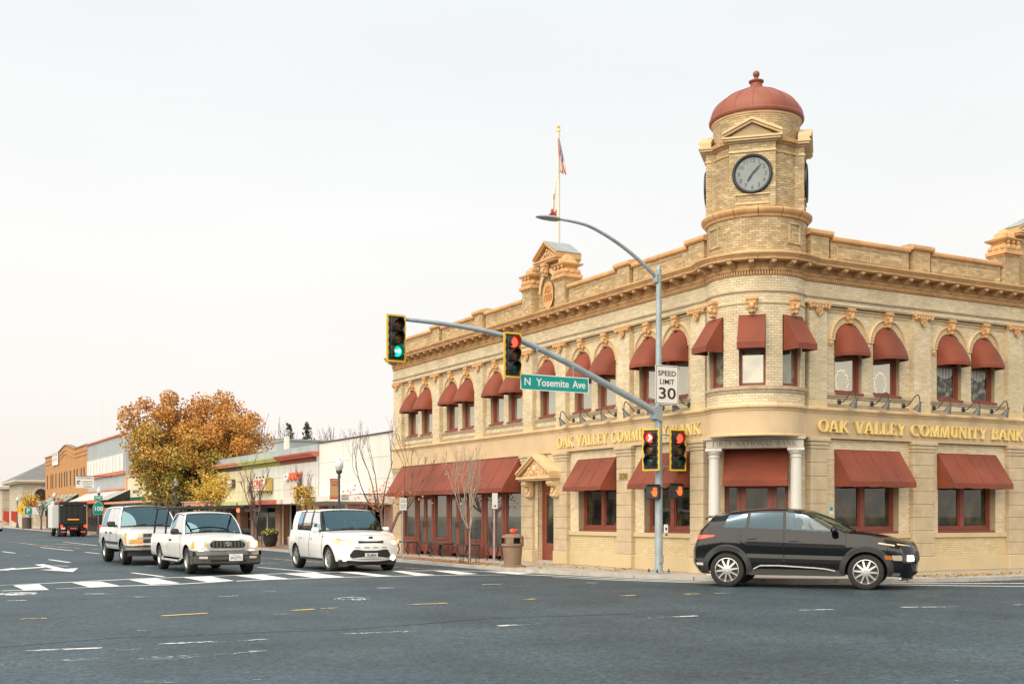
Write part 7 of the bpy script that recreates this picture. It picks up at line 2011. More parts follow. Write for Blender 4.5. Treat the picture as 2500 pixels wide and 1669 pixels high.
c.shell(M_wpaint, [(-1.82, -.66, (-1.62, .97)), (-2.62, -1.83, (-2.42, .97))], [(-3.95, -.7)], [(-3.98, -3.95), (-.7, .70)])
c.house(M_wpaint, [(-.70, -1.15), (-.82, -1.20), (-1.78, -1.80), (-1.90, -1.92), (-2.60, -2.62), (-2.78, -2.78), (-3.80, -3.66), (-3.95, -3.80)], ['b', 'g', 'b', 'g', 'b', 't', 'b'], M_glass_s, M_glass_t)
c.wheels(M_tyre, M_alloy, wd=.26, rimr=.56, spokes=8, sw=.05)
c.mirror(-.9, 1.16, M_blkplast, .24, .17)
c.cabin(-.85, [-1.6, -2.5], .75, 1.5)
c.strip('side_moulding', [(x, .66) for x in lin(-2.5, -.47, 8)], .07, .03, M_clad)
gb = c.fpoly('grille_panel', rpoly([(-.86, .66), (.86, .66), (.86, .99), (-.86, .99)], .03), .012, M_alloy)
for z0, z1 in ((.86, .97), (.69, .80)):
    c.fpoly('grille', [(-.44, z0), (.44, z0), (.44, z1), (-.44, z1)], .022, M_dark, gb)
    for k in range(2): c.fpoly('grille_bar', [(-.44, z0 + .03 + .045 * k), (.44, z0 + .03 + .045 * k), (.44, z0 + .042 + .045 * k), (-.44, z0 + .042 + .045 * k)], .03, M_chrome, gb, rings=1)
for sg in (1, -1):
    c.fpoly('headlamp', [(sg * .47, .855), (sg * .62, .855), (sg * .62, .975), (sg * .47, .975)], .024, M_headd)
    c.fpoly('lit_headlamp', [(sg * .63, .855), (sg * .82, .855), (sg * .82, .975), (sg * .63, .975)], .026, M_head)
    c.fpoly('turn_lamp', [(sg * .47, .685), (sg * .82, .685), (sg * .82, .80), (sg * .47, .80)], .024, M_amber)
    c.spoly('side_marker', [(.52, .68), (.69, .68), (.69, .98), (.52, .98)], sg, .012, M_amber)
    c.rpolyg('tail_lamp', [(sg * .78, .85), (sg * .92, .85), (sg * .92, 1.2), (sg * .78, 1.2)], .015, M_tail)
    b = MB(); b.tube([(-3.75, sg * .58, 1.80), (-3.6, sg * .58, 1.87), (-1.7, sg * .58, 1.87), (-1.5, sg * .58, 1.82)], .018, 6); b.build('roof_rail', M_clad, T, local=True)
for x in (-3.2, -2.0): b = MB(); b.tube([(x, -.58, 1.875), (x, .58, 1.875)], .018, 6); b.build('roof_bar', M_clad, T, local=True)
b = MB(); b.grid(lambda t_, q: (.70 + .24 - .12 * abs(t_) ** 3 + (0, .04, .04, 0)[q], t_ * .97, (.45, .47, .60, .62)[q]), lin(-1, 1, 21), range(4)); b.grid(lambda x, q: (x, .97, (.45, .62)[q]), [.47, .83], [0, 1]); b.grid(lambda x, q: (x, -.97, (.45, .62)[q]), [.47, .83], [0, 1]); bp_ = b.build('bumper', M_chrome, T, smooth=40, local=True)
b = MB(); b.grid(lambda t_, q: (.70 + .29 - .12 * abs(t_) ** 3, t_ * .965, (.555, .60)[q]), lin(-1, 1, 21), range(2)); b.build('bumper_strip', M_blkplast, bp_, local=True)
b = MB(); b.grid(lambda t_, q: (.70 + .14 - .1 * abs(t_) ** 3, t_ * .9, (.28, .45)[q]), lin(-1, 1, 21), range(2)); b.build('air_dam', M_clad, T, local=True)
b = MB(); b.rbox(-4.14, -3.95, -.94, .94, .52, .68, .03); b.build('rear_bumper', M_chrome, T, local=True)
driver('driver in a dark jacket at the wheel of the boxy white SUV', c, -1.55, .4, .86, ('dark', (.05, .06, .08)), ('tan', (.42, .25, .17)), ('black', (.02, .016, .014)))

# ================= white boxy hatchback
T = vehicle('hatchback', 'white boxy hatchback with headlights and round fog lights lit crossing the zebra stripes', 'car', -3.84, 29.67, HS, .97)
c = HB = Car(T, wb=2.57, R=.325, Ra=.375, zs=.27, zsF=.27, xR=-3.18, xF=.52, bulF=.22, pF=3.0, bulR=.08, pR=3.5, crown=.045, fcrown=.9, rcrown=.035, winset=.02,
    top=[(-3.2, 1.04), (-2.2, 1.04), (-.48, 1.02), (-.1, 1.01), (.3, .965), (.55, .88)], plan=[(-3.2, .85), (-2.6, .895), (0, .895), (.3, .87), (.55, .80)],
    shape=[(0, .94), (.12, .975), (.35, 1.0), (.6, 1.0), (.8, .98), (1, .945)], profF=[(.2, -.02), (.35, .04), (.6, .06), (.8, .03), (.92, -.03)], profR=[(.2, -.04), (.45, .04), (.7, .04), (1.0, .0)],
    roofw=[(-3.0, .70), (-1.2, .72), (-.9, .70)], roofz=[(-3.0, 1.545), (-2.2, 1.58), (-1.3, 1.58), (-.95, 1.55)], tubz=[.5])
c.shell(M_wpaint, [(-1.42, -.42, (-1.25, .86), M_wpaint), (-2.25, -1.43, (-2.1, .87), M_wpaint)], [(-3.15, -.48)], [(-3.18, -3.15), (-.48, .52)])
c.house(M_wpaint, [(-.42, -.96), (-.60, -1.02), (-1.40, -1.38), (-1.50, -1.47), (-2.18, -2.05), (-2.26, -2.13), (-2.62, -2.52), (-3.15, -3.0)], ['k', 'g', 'k', 'g', 'k', 't', 'b'], M_glass_s, M_glass_t, edge='k')
c.wheels(M_tyre, M_alloy, wd=.21, rimr=.70, spokes=5, sw=.075)
c.mirror(-.62, 1.0, M_wpaint, .2, .13)
c.cabin(-.6, [-1.35, -2.2], .55, 1.32)
ug = c.fpoly('upper_grille', rpoly([(-.34, .735), (.34, .735), (.34, .80), (.2, .785), (-.2, .785), (-.34, .80)], .02), .014, M_blkplast)
lg = c.fpoly('lower_grille', rpoly([(-.52, .36), (.52, .36), (.56, .43), (.46, .575), (-.46, .575), (-.56, .43)], .04), .014, M_blkplast)
for i in range(6): c.fpoly('grille_bar', [(-.48 + .02 * abs(i - 1), .375 + i * .032), (.48 - .02 * abs(i - 1), .375 + i * .032), (.48 - .02 * abs(i - 1), .383 + i * .032), (-.48 + .02 * abs(i - 1), .383 + i * .032)], .02, M_clad, lg, rings=1)
for i in range(4): y_ = -.36 + i * .24; c.fpoly('slot', [(y_ - .07, .615), (y_ + .07, .615), (y_ + .07, .632), (y_ - .07, .632)], .006, M_dark, rings=1)
c.fpoly('lower_trim', rpoly([(-.78, .17), (.78, .17), (.80, .32), (-.80, .32)], .05), .012, M_clad); c.fpoly('trim_line', [(-.5, .325), (.5, .325), (.5, .35), (-.5, .35)], .024, M_alloy, rings=4); c.fpoly('air_intake', rpoly([(-.6, .22), (.6, .22), (.6, .275), (-.6, .275)], .02), .022, M_dark)
b = MB(); b.lathe([(.001, .006), (.045, .006), (.05, 0)], (0, 0, 0), 16, M=axes((0, 1, 0), (0, 0, 1), (1, 0, 0), (c.fx(0, .86) + .012, 0, .872)), sx=1.3, sy=.7); b.build('emblem', M_clad, T, local=True)
pl = c.fpoly('number_plate', rpoly([(-.17, .385), (.17, .385), (.17, .485), (-.17, .485)], .01), .03, M_plate)
c.ftext('7KLM204', .09, 0, .43, .033, M_plink, pl, .26)
for sg in (1, -1):
    hl = c.fpoly('headlamp', rpoly([(sg * .50, .73), (sg * .70, .66), (sg * .86, .72), (sg * .86, .86), (sg * .58, .82)], .04), .012, M_headd)
    c.fpoly('lit_bulb', rpoly([(sg * .60, .715), (sg * .72, .70), (sg * .74, .78), (sg * .60, .79)], .04), .02, M_head, hl)
    c.fpoly('day_lamp', rpoly([(sg * .56, .80), (sg * .84, .83), (sg * .85, .855), (sg * .58, .82)], .01), .02, M_amber, hl)
    c.spoly('headlamp_side', rpoly([(.24, .80), (.46, .72), (.48, .84), (.22, .86)], .02), sg, .01, M_headd)
    c.fpoly('fog_lamp', [(sg * .66 + .058 * cos(a), .345 + .058 * sin(a)) for a in lin(0, 2 * pi * 15 / 16, 16)], .03, M_fog)
    c.rpolyg('tail_lamp', rpoly([(sg * .60, .7), (sg * .74, .7), (sg * .74, 1.0), (sg * .60, 1.0)], .03), .015, M_tail)
c.strip('sill_trim', [(x, .305) for x in lin(-2.15, -.42, 8)], .07, .012, M_clad)
c.spoly('fender_badge', [(-.44, .88), (-.34, .89), (-.34, .905), (-.44, .905)], -1, .012, M_blkplast, rings=1)
driver('driver facing ahead behind the windscreen of the white boxy hatchback', c, -1.3, .37, .60, ('grey', (.16, .17, .18)), ('fair', (.48, .31, .23)), ('dark', (.03, .022, .016)))

# ================= black crossover turning across the foreground
xr, yr = c2w(4.20, 23.05); xf, yf = c2w(6.66, 22.12)
hd_ = atan2(yf - yr, xf - xr); nl = Vector((-sin(hd_), cos(hd_)))
cx, cy = xf + nl.x * .76, yf + nl.y * .76
T = thing('crossover', 'glossy black crossover car with grey wheel arch cladding turning across the road', 'car', (cx, cy, 0), hd_)
c = KO = Car(T, wb=2.60, R=.335, Ra=.385, zs=.26, zsF=.24, xR=-3.20, xF=.62, bulF=.24, pF=2.6, bulR=.14, pR=3, crown=.05, fcrown=.8, rcrown=.06, winset=.025,
    top=[(-3.25, 1.06), (-2.7, 1.15), (-2.2, 1.135), (-1.5, 1.105), (-.42, 1.06), (0, 1.025), (.35, .955), (.65, .83)], plan=[(-3.25, .83), (-2.6, .90), (0, .90), (.35, .875), (.65, .80)],
    shape=[(0, .92), (.12, .965), (.3, .985), (.45, .975), (.62, 1.0), (.72, 1.0), (.85, .965), (1, .92)], profF=[(.15, -.10), (.3, .02), (.55, .06), (.75, .04), (.85, -.04), (1.0, -.16)], profR=[(.2, -.14), (.45, .03), (.7, .03), (.9, -.04), (1.05, -.10)],
    roofw=[(-2.9, .58), (-1.6, .63), (-1.1, .60)], roofz=[(-2.9, 1.365), (-2.5, 1.43), (-1.9, 1.485), (-1.5, 1.485), (-1.05, 1.42)], tubz=[.5])
c.shell(M_bpaint, [(-1.50, -.36, (-1.32, .93), M_bpaint), (-2.34, -1.51, (-2.12, .97), M_bpaint)], [(-3.15, -.42)], [(-3.20, -3.15), (-.42, .62)])
c.house(M_bpaint, [(-.38, -1.12), (-.56, -1.17), (-1.48, -1.50), (-1.52, -1.54), (-2.20, -2.18), (-2.24, -2.22), (-2.70, -2.60), (-3.10, -2.86)], ['k', 'g', 'k', 't', 'k', 't', 'b'], glass('side_glass_clear', (.66, .74, .74), refl=(.5, .66, .8), base=.06), M_glass_t, fm=.012, vtop=.92, frame=M_bpaint)
c.wheels(M_tyre, M_alloy, wd=.225, rimr=.70, spokes=10, sw=.028)
c.mirror(-.55, 1.06, M_bpaint, .2, .12)
c.cabin(-.62, [-1.42, -2.25], .55, 1.28)
c.cladding(M_clad, .115, .024)
c.strip('sill_cladding', [(x, .31) for x in lin(-2.16, -.44, 10)], .13, .02, M_clad)
c.strip('sill_trim', [(-2.08, .365), (-1.95, .43), (-1.6, .435), (-.95, .40), (-.75, .385), (-.55, .345)], .022, .034, M_alloy)
b = MB(); b.grid(lambda u, t_: (-2.86 - .22 * u, t_ * .56, 1.355 + .06 * (1 - t_ * t_) - .02 * u), [0, 1], lin(-1, 1, 13)); b.grid(lambda u, t_: (-3.08 + .02 * u, t_ * .56, 1.335 + .06 * (1 - t_ * t_) - .03 * u), [0, 1], lin(-1, 1, 13)); b.build('spoiler', M_bpaint, T, smooth=60, local=True)
for sg in (1, -1):
    c.spoly('tail_lamp', rpoly([(-3.18, .93), (-2.86, .985), (-2.84, 1.01), (-3.16, 1.015)], .02), sg, .014, M_tail)
    c.rpolyg('tail_lamp', rpoly([(sg * .5, .95), (sg * .80, .93), (sg * .80, 1.01), (sg * .5, 1.0)], .02), .014, M_tail)
    c.fpoly('day_lamp', rpoly([(sg * .42, .80), (sg * .84, .845), (sg * .84, .87), (sg * .42, .83)], .01), .016, M_headd)
    c.spoly('day_lamp', rpoly([(.22, .865), (.52, .82), (.54, .845), (.24, .888)], .008), sg, .014, M_headd)
    ch = c.fpoly('lamp_housing', rpoly([(sg * .52, .50), (sg * .84, .50), (sg * .84, .67), (sg * .52, .67)], .03), .014, M_clad)
    c.fpoly('headlamp', rpoly([(sg * .56, .54), (sg * .74, .54), (sg * .74, .65), (sg * .56, .65)], .02), .024, M_head, ch)
    c.spoly('lamp_corner', rpoly([(.46, .555), (.60, .55), (.60, .65), (.44, .65)], .02), sg, .03, mat('lens_grey', (.22, .2, .18), rough=.1, emit=(1, .75, .45), estr=.25))
    c.spoly('turn_lamp', rpoly([(.34, .575), (.455, .565), (.43, .645), (.32, .65)], .015), sg, .03, mat('amber_dim', (.45, .14, .03), rough=.2))
    c.spoly('skid_trim', rpoly([(.36, .26), (.6, .26), (.6, .31), (.42, .32)], .01), sg, .02, M_alloy)
    c.spoly('rear_reflector', rpoly([(-3.18, .42), (-3.02, .42), (-3.02, .47), (-3.18, .47)], .01), sg, .02, M_refl)
    c.spoly('lower_cladding', rpoly([(-3.18, .26), (-2.98, .26), (-2.98, .55), (-3.18, .55)], .02), sg, .016, M_clad)
c.fpoly('grille', rpoly([(-.42, .48), (.42, .48), (.46, .60), (.36, .73), (-.36, .73), (-.46, .60)], .05), .014, M_blkplast); c.fpoly('air_intake', rpoly([(-.6, .24), (.6, .24), (.55, .36), (-.55, .36)], .03), .014, M_dark); c.fpoly('skid_plate', rpoly([(-.7, .17), (.7, .17), (.7, .225), (-.7, .225)], .02), .02, M_alloy)
c.rpolyg('number_plate', [(-.16, .72), (.16, .72), (.16, .82), (-.16, .82)], .02, M_plate)
b = MB()
for sg in (1, -1): b.tube([(x, sg * (.56 if x > -2.4 else .53), sm(x, c.roofz) + .035) for x in lin(-2.6, -1.3, 9)], .014, 6)
b.build('roof_rails', M_alloyd, T, local=True)
driver('driver in profile behind the clear front side window of the black crossover', c, -1.34, .37, .56, ('navy', (.03, .04, .07)), ('olive', (.40, .24, .16)), ('short', (.03, .02, .015)))

# ================= dump truck going away down the street
x_, y_ = c2w((169 - 1250) / 2871 * 77.5, 77.5)
T = thing('dump_truck', 'white tool-box truck with a black ribbed dump bed driving away, tail lights lit', 'truck', (x_ + .25, y_, 0), pi / 2 - .03); T.scale = (.9, .9, .9)
M_tw = mat('truck_white', (.66, .66, .64), rough=.5, dirt=(.45, .43, .4), dscale=1.5, damt=.4)
def lb(name, m_, x0, x1, y0, y1, z0, z1, r=.02, parent=T):
    b = MB(); b.rbox(x0, x1, y0, y1, z0, z1, r); return b.build(name, m_, parent, local=True)
W_ = 1.0
bed = lb('dump_bed', M_blkplast, .0, 3.0, -.92, .92, .98, 2.52, .03); lb('bed_floor', M_blk, -.02, 3.0, -.9, .9, .86, .97)
for y0 in (-.6, -.2, .2, .6): lb('bed_rib', M_clad, -.05, .002, y0 - .05, y0 + .05, 1.1, 2.28, .01, bed)
lb('bed_rim', M_blk, -.06, .02, -.96, .96, 2.30, 2.56, .02, bed); lb('tail_sill', M_clad, -.06, .01, -.94, .94, .98, 1.08, .01, bed)
lb('light_bar', M_amber, -.10, -.06, -.40, .40, 1.22, 1.30, .01); lb('tool_box', M_tw, .5, 3.2, .93, 1.42, .62, 2.30, .03)
for sg in (1, -1): lb('corner_light', M_refl, -.1, -.06, sg * .80 - .08, sg * .80 + .08, 2.26, 2.31, .005)
lb('rear_frame', M_blk, .02, 4.6, -.45, .45, .55, .86, .02); lb('hitch', M_blk, -.15, .2, -.35, .35, .45, .8, .02); lb('post', M_blk, .0, .1, -.62, -.5, .5, .95, .01); lb('post', M_blk, .0, .1, .5, .62, .5, .95, .01)
cabm = lb('cab', M_tw, 3.3, 5.0, -.98, .98, .75, 2.1, .12); lb('bonnet', M_tw, 5.0, 6.2, -.9, .9, .75, 1.5, .12); lb('back_window', M_pane_far, 3.28, 3.3, -.6, .6, 1.5, 1.95, .005, cabm); lb('exhaust_box', M_tw, 3.0, 3.2, 1.0, 1.2, 2.30, 2.6, .02)
for sg in (1, -1):
    t_ = lb('tail_lamp', M_tail, -.08, -.03, sg * .80 - .09, sg * .80 + .09, .70, .87, .03); lb('mud_flap', M_blk, .02, .05, sg * .78 - .2, sg * .78 + .2, .12, .62, .005)
    b = MB(); b.tube([(5.0, sg * .95, 1.75), (5.0, sg * 1.25, 1.8)], .02, 5); b.build('mirror_arm', M_blk, T, local=True)
    lb('mirror', M_blk, 4.92, 5.06, min(sg * 1.2, sg * 1.46), max(sg * 1.2, sg * 1.46), 1.5, 1.95, .03)
for y0 in (-.14, 0, .14): lb('marker_lamp', M_tail, -.17, -.15, y0 - .045, y0 + .045, .58, .65, .01)
lb('number_plate', M_plate, -.06, -.04, .55, .85, .55, .68, .005)
lb('reflector', M_tail, -.07, -.05, .5, .85, .34, .38, .005); lb('reflector', M_tail, -.07, -.05, -.85, -.5, .34, .38, .005)
tq = MB(); tq.lathe([(.24, -.14), (.40, -.15), (.46, -.12), (.48, -.06), (.48, .06), (.46, .12), (.40, .15), (.24, .14), (.22, .05), (.001, .05)], (0, 0, 0), 28, M=Matrix.Rotation(-pi / 2, 4, 'X')); tme = tq.mesh('wheel', M_tyre, 40)
rq = MB(); rq.lathe([(.235, .12), (.22, .06), (.08, .10), (.001, .10)], (0, 0, 0), 20, M=Matrix.Rotation(-pi / 2, 4, 'X')); rme = rq.mesh('rim', M_tw, 40)
for xc, ys in ((1.0, (.82, .50)), (5.2, (.84,))):
    for sg in (1, -1):
        for yy in ys: o = put(tme, 'wheel', T, Matrix.Translation((xc, sg * yy, .48)) @ Matrix.Rotation(0 if sg > 0 else pi, 4, 'Z')); put(rme, 'rim', o)
o = put(tme, 'spare_wheel', T, Matrix.Translation((.6, 0, .5)))

# ================= small white car far away at the left edge
x_, y_ = c2w((0 - 1250) / 2871 * 103, 103)
T = thing('parked_car', 'distant white car cut by the left edge of the picture', 'car', (x_ - .55, y_ + 4.2, 0), pi / 2)
c = Car(T, wb=2.65, R=.32, Ra=.37, zs=.25, xR=-3.5, xF=.7, bulF=.2, pF=2.6, bulR=.12, pR=3, crown=.04, fcrown=.8, rcrown=.05, winset=.02,
    top=[(-3.5, .98), (-2.6, .96), (-.4, .93), (.7, .75)], plan=[(-3.5, .8), (-2.8, .88), (0, .88), (.7, .78)], shape=[(0, .94), (.3, 1), (.7, 1), (1, .94)], profF=[(.2, 0), (.9, -.05)], profR=[(.2, 0), (1, -.05)],
    roofw=[(-2.8, .56), (-1.2, .58)], roofz=[(-2.8, 1.38), (-2, 1.43), (-1.2, 1.38)], tubz=[.5])
c.shell(M_wpaint, [(-1.4, -.4), (-2.3, -1.41)], [(-3.3, -.4)], [(-3.5, -3.3), (-.4, .7)])
c.house(M_wpaint, [(-.4, -1.1), (-.55, -1.15), (-1.4, -1.4), (-1.5, -1.5), (-2.5, -2.4), (-3.3, -2.75)], ['b', 't', 'k', 't', 'b'], M_glass_t, M_glass_t)
c.wheels(M_tyre, M_alloy)
for sg in (1, -1): c.rpolyg('tail_lamp', rpoly([(sg * .5, .78), (sg * .78, .78), (sg * .78, .92), (sg * .5, .92)], .02), .014, M_tail)

# ------------------------------------------------------------------ traffic signal pole, its lights and signs
M_galv = mat('galvanised_steel', (0.34, 0.40, 0.43), rough=.55, metal=.25, var=.14, vscale=3, dirt=(.25, .28, .3), dscale=2.5, damt=.4)
M_sblack = mat('signal_black', (0.02, 0.02, 0.019), rough=.5)
M_yborder = mat('yellow_border', (0.78, 0.50, 0.02), rough=.5)
M_green = mat('sign_green', (0.0, 0.30, 0.245), rough=.4)
M_refw = mat('reflective_white', (.78, .78, .77), rough=.4)
M_inkb = mat('sign_ink', (.025, .025, .025), rough=.5)
PX, PY = -.74, 2.31
SP = thing('signal_pole', 'tall galvanised traffic signal pole with a curved mast arm and a street light arm', 'signal pole', (PX, PY, SW))
b = MB(); b.tube([(PX, PY, SW + .02), (PX, PY, 6.95)], [.095, .062], 20); b.lathe([(.064, 6.93), (.07, 6.95), (.05, 7.0), (.03, 7.06), (.001, 7.07)], (PX, PY, 0), 16); b.build('pole', M_galv, SP, smooth=50)
b = MB(); b.rbox(PX - .2, PX + .2, PY - .2, PY + .2, SW, SW + .03, .006); bp_ = b.build('base_plate', M_galv, SP)
for sx in (-.16, .16):
    for sy in (-.16, .16): b = MB(); b.lathe([(.001, SW + .11), (.016, SW + .11), (.016, SW + .07), (.03, SW + .07), (.03, SW + .03)], (PX + sx, PY + sy, 0), 6); b.build('anchor_bolt', M_iron, bp_)
b = MB(); b.rbox(PX - .06, PX + .06, PY - .12, PY - .085, .32, .5, .008); b.build('hand_hole_cover', M_galv, SP)
AY = PY
arm = [(-.82, 3.71), (-1.2, 3.90), (-2.16, 4.29), (-3.0, 4.64), (-3.9, 4.97), (-4.35, 5.10), (-4.8, 5.19), (-5.66, 5.29), (-6.4, 5.325), (-7.05, 5.335)]
def smooth_path(P, n=2):
    for _ in range(n):
        q = [P[0]]
        for i in range(len(P) - 1):
            A, B = Vector(P[i]), Vector(P[i + 1]); q += [tuple(A.lerp(B, .25)), tuple(A.lerp(B, .75))]
        P = q + [P[-1]]
    return P
ap = smooth_path([(x, AY, z) for x, z in arm])
b = MB(); b.tube(ap, [.085 - .047 * i / (len(ap) - 1) for i in range(len(ap))], 14); b.build('mast_arm', M_galv, SP, smooth=50)
b = MB(); b.hexa([(PX - .16, PY - .12, 3.58), (PX + .02, PY - .12, 3.50), (PX + .02, PY + .12, 3.50), (PX - .16, PY + .12, 3.58), (PX - .19, PY - .12, 3.83), (PX + .02, PY - .12, 3.88), (PX + .02, PY + .12, 3.88), (PX - .19, PY + .12, 3.83)]); b.build('arm_socket', M_galv, SP)
lp = smooth_path([(PX - .05, PY, 6.78), (-1.27, PY, 7.12), (-1.72, PY, 7.38), (-2.16, PY, 7.58), (-2.62, PY, 7.74), (-3.0, PY, 7.78), (-3.40, PY, 7.79)])
b = MB(); b.tube(lp, [.048 - .02 * i / (len(lp) - 1) for i in range(len(lp))], 12); b.build('light_arm', M_galv, SP, smooth=50)
b = MB(); b.rbox(PX - .12, PX - .04, PY - .07, PY + .07, 6.66, 6.86, .01); b.build('arm_clamp', M_galv, SP)
M_lum = mat('luminaire_grey', (.30, .34, .33), rough=.5)
b = MB(); q = []
sec = [(-3.36, .04, .03), (-3.42, .10, .055), (-3.55, .14, .065), (-3.75, .13, .055), (-3.9, .08, .035), (-3.96, .01, .01)]
b.grid(lambda i, a: (sec[i][0], PY + sec[i][1] * cos(a), 7.775 + sec[i][2] * sin(a) - (.0 if sin(a) > 0 else -.25 * sec[i][2])), range(6), lin(0, 2 * pi, 17)); lm = b.build('luminaire', M_lum, SP, smooth=60)
b = MB(); b.lathe([(.001, .09), (.025, .09), (.03, .05)], (-3.6, PY, 7.78), 10); b.build('photocell', M_sblack, lm)

def signal(name, label, loc, ang, lit, n=3, scale=1.0, arrow=None):
    """three-lens head: local X = facing, Y = left, Z up"""
    t = thing(name, label, 'traffic light', loc, ang, 'traffic lights on the signal pole')
    b = MB()
    hw, hh = .205, .47
    b.box(-.02, -.008, -hw, hw, -hh, hh); b.build('backplate', M_sblack, t, local=True)
    b = MB()
    for y0, y1, z0, z1 in ((-hw - .004, -hw + .03, -hh, hh), (hw - .03, hw + .004, -hh, hh), (-hw + .03, hw - .03, hh - .03, hh + .004), (-hw + .03, hw - .03, -hh - .004, -hh + .03)): b.box(-.03, -.0, y0, y1, z0, z1)
    b.build('border', M_yborder, t, local=True)
    b = MB()
    for sg in (1, -1):
        for i in range(5): b.box(-.007, -.004, sg * .165 - .008, sg * .165 + .008, -.32 + i * .16, -.25 + i * .16)
    tag(b.build('louvre_slots', mat('slot_grey', (.35, .36, .35)), t, local=True), kind='stuff')
    MX = axes((0, 1, 0), (0, 0, 1), (1, 0, 0), (0, 0, 0))
    for i, z in enumerate((.265, 0, -.265)):
        b = MB(); b.rbox(-.14, .03, -.125, .125, z - .128, z + .128, .02); h = b.build('housing', M_sblack, t, smooth=40, local=True)
        cl = ('red', 'amber', 'green')[i]
        on = lit == cl
        if on: m_ = {'red': mat('lens_red_lit', (.8, .05, .03), emit=(1.0, .05, .025), estr=3.2), 'green': mat('lens_green_lit', (.02, .5, .4), emit=(.0, .85, .42), estr=1.1)}[cl]
        else: m_ = {'red': mat('lens_red', (.16, .05, .035), rough=.15), 'amber': mat('lens_amber', (.16, .085, .02), rough=.15), 'green': mat('lens_green', (.02, .075, .07), rough=.15)}[cl]
        b = MB(); b.lathe([(.108, .032), (.09, .05), (.06, .062), (.03, .068), (.001, .07)], (0, 0, z), 24, M=MX); ln = b.build('lens', m_, h, smooth=80, local=True)
        if arrow and on:
            b = MB(); mm = mat('arrow_white', (1, 1, .95), emit=(1, .95, .85), estr=6) if cl == 'red' else mat('arrow_pale', (.8, 1, .95), emit=(.75, 1, .9), estr=5)
            if arrow == 'chevron':
                for sg in (1, -1): b.hexa([(.073 + k * .004, y, z + zz * sg) for k in (0, 1) for y, zz in ((.055, 0), (.03, 0), (-.03, .06), (-.005, .06))])
            else:
                b.box(.073, .077, -.055, .055, z - .012, z + .012)
                for sg in (1, -1): b.hexa([(.0772 + k * .003, y, z + zz * sg) for k in (0, 1) for y, zz in ((.055, 0), (.03, 0), (.01, .04), (.03, .04))])
            b.build('arrow', mm, ln, local=True)
        b = MB()   # tunnel visor, open at the lower edge
        k = 20; a0, a1 = radians(-50), radians(230)
        b.grid(lambda a, q: ((.03, .03 + .19 * (.62 + .38 * max(0, sin(a))))[q], .118 * cos(a), z + .118 * sin(a)), lin(a0, a1, k), [0, 1])
        b.grid(lambda a, q: ((.03, .03 + .19 * (.62 + .38 * max(0, sin(a))))[q], .113 * cos(a), z + .113 * sin(a)), lin(a0, a1, k), [0, 1])
        b.build('visor', M_sblack, h, smooth=60, local=True)
    b = MB(); b.tube([(-.16, 0, -.2), (-.2, 0, 0), (-.16, 0, .25)], .02, 6); b.build('mount', M_galv, t, local=True)
    return t
signal('traffic_light', 'signal head with a lit green left arrow at the tip of the mast arm', (-7.22, PY - .08, 4.93), radians(-88), 'green', arrow='arrow')
signal('traffic_light', 'signal head with lit red lens on the mast arm beside the green street sign', (-4.60, PY - .14, 4.76), radians(-88), 'red')
signal('traffic_light', 'signal head with a lit red arrow on the left of the signal pole', (-1.06, PY - .14, 2.87), radians(210), 'red', arrow='chevron')
signal('traffic_light', 'signal head with a round red lens on the right of the signal pole', (-.32, PY - .16, 2.88), radians(262), 'red')
for z in (2.5, 3.22): b = MB(); b.tube([(-1.1, PY - .03, z), (-.25, PY - .03, z)], .02, 6); b.build('bracket', M_galv, SP)
def sheet_sign(name, label, cat, x0, x1, y, z0, z1, face, border, lines, r=.03, bw=.012, axis='B', parentless=True):
    t = thing(name, label, cat, ((x0 + x1) / 2, y, z0))
    b = MB(); b.prism(rpoly([(x0, z0), (x1, z0), (x1, z1), (x0, z1)], r), lambda a, z, n: (a, y + n, z), 0, .008); pl = b.build('plate', face, t)
    if border:
        b = MB(); i_ = bw; o = rpoly([(x0 + i_, z0 + i_), (x1 - i_, z0 + i_), (x1 - i_, z1 - i_), (x0 + i_, z1 - i_)], r); k = bw * 1.9; q = rpoly([(x0 + k, z0 + k), (x1 - k, z0 + k), (x1 - k, z1 - k), (x0 + k, z1 - k)], r * .9)
        n = len(o); b.add([(a, y - .0015, z) for a, z in o + q], [(i, (i + 1) % n, n + (i + 1) % n, n + i) for i in range(n)]); b.build('border', border, pl)
    for s_, size, cx_, cz_, wd, m_ in lines: text(s_, size, .001, m_, TXB(off(t, (cx_, y - .003, cz_))), pl, width=wd, bold=size * .012)
    return t
sx = -3.52
sg_ = sheet_sign('street_sign', 'green street name plate reading N Yosemite Ave hung from the mast arm', 'street sign', -4.37, -2.66, PY - .06, 4.055, 4.395, M_refw, None, [], .03)
b = MB(); b.prism(rpoly([(-4.35, 4.075), (-2.68, 4.075), (-2.68, 4.375), (-4.35, 4.375)], .03), lambda a, z, n: (a, PY - .0625 + n, z), 0, .002); gp = b.build('green_field', M_green, sg_)
text('N', .225, .001, M_refw, TXB(off(sg_, (-4.20, PY - .065, 4.225))), gp, bold=.004); text('Yosemite', .225, .001, M_refw, TXB(off(sg_, (-3.575, PY - .065, 4.225))), gp, width=.82, bold=.004); text('Ave', .225, .001, M_refw, TXB(off(sg_, (-2.91, PY - .065, 4.225))), gp, width=.33, bold=.004)
for x, zt_ in ((-3.95, 4.97), (-3.05, 4.63)): b = MB(); b.box(x - .012, x + .012, PY - .055, PY - .045, 4.395, zt_); b.box(x - .03, x + .03, PY - .06, PY - .04, zt_ - .06, zt_ + .03); b.build('hanger', M_galv, sg_)
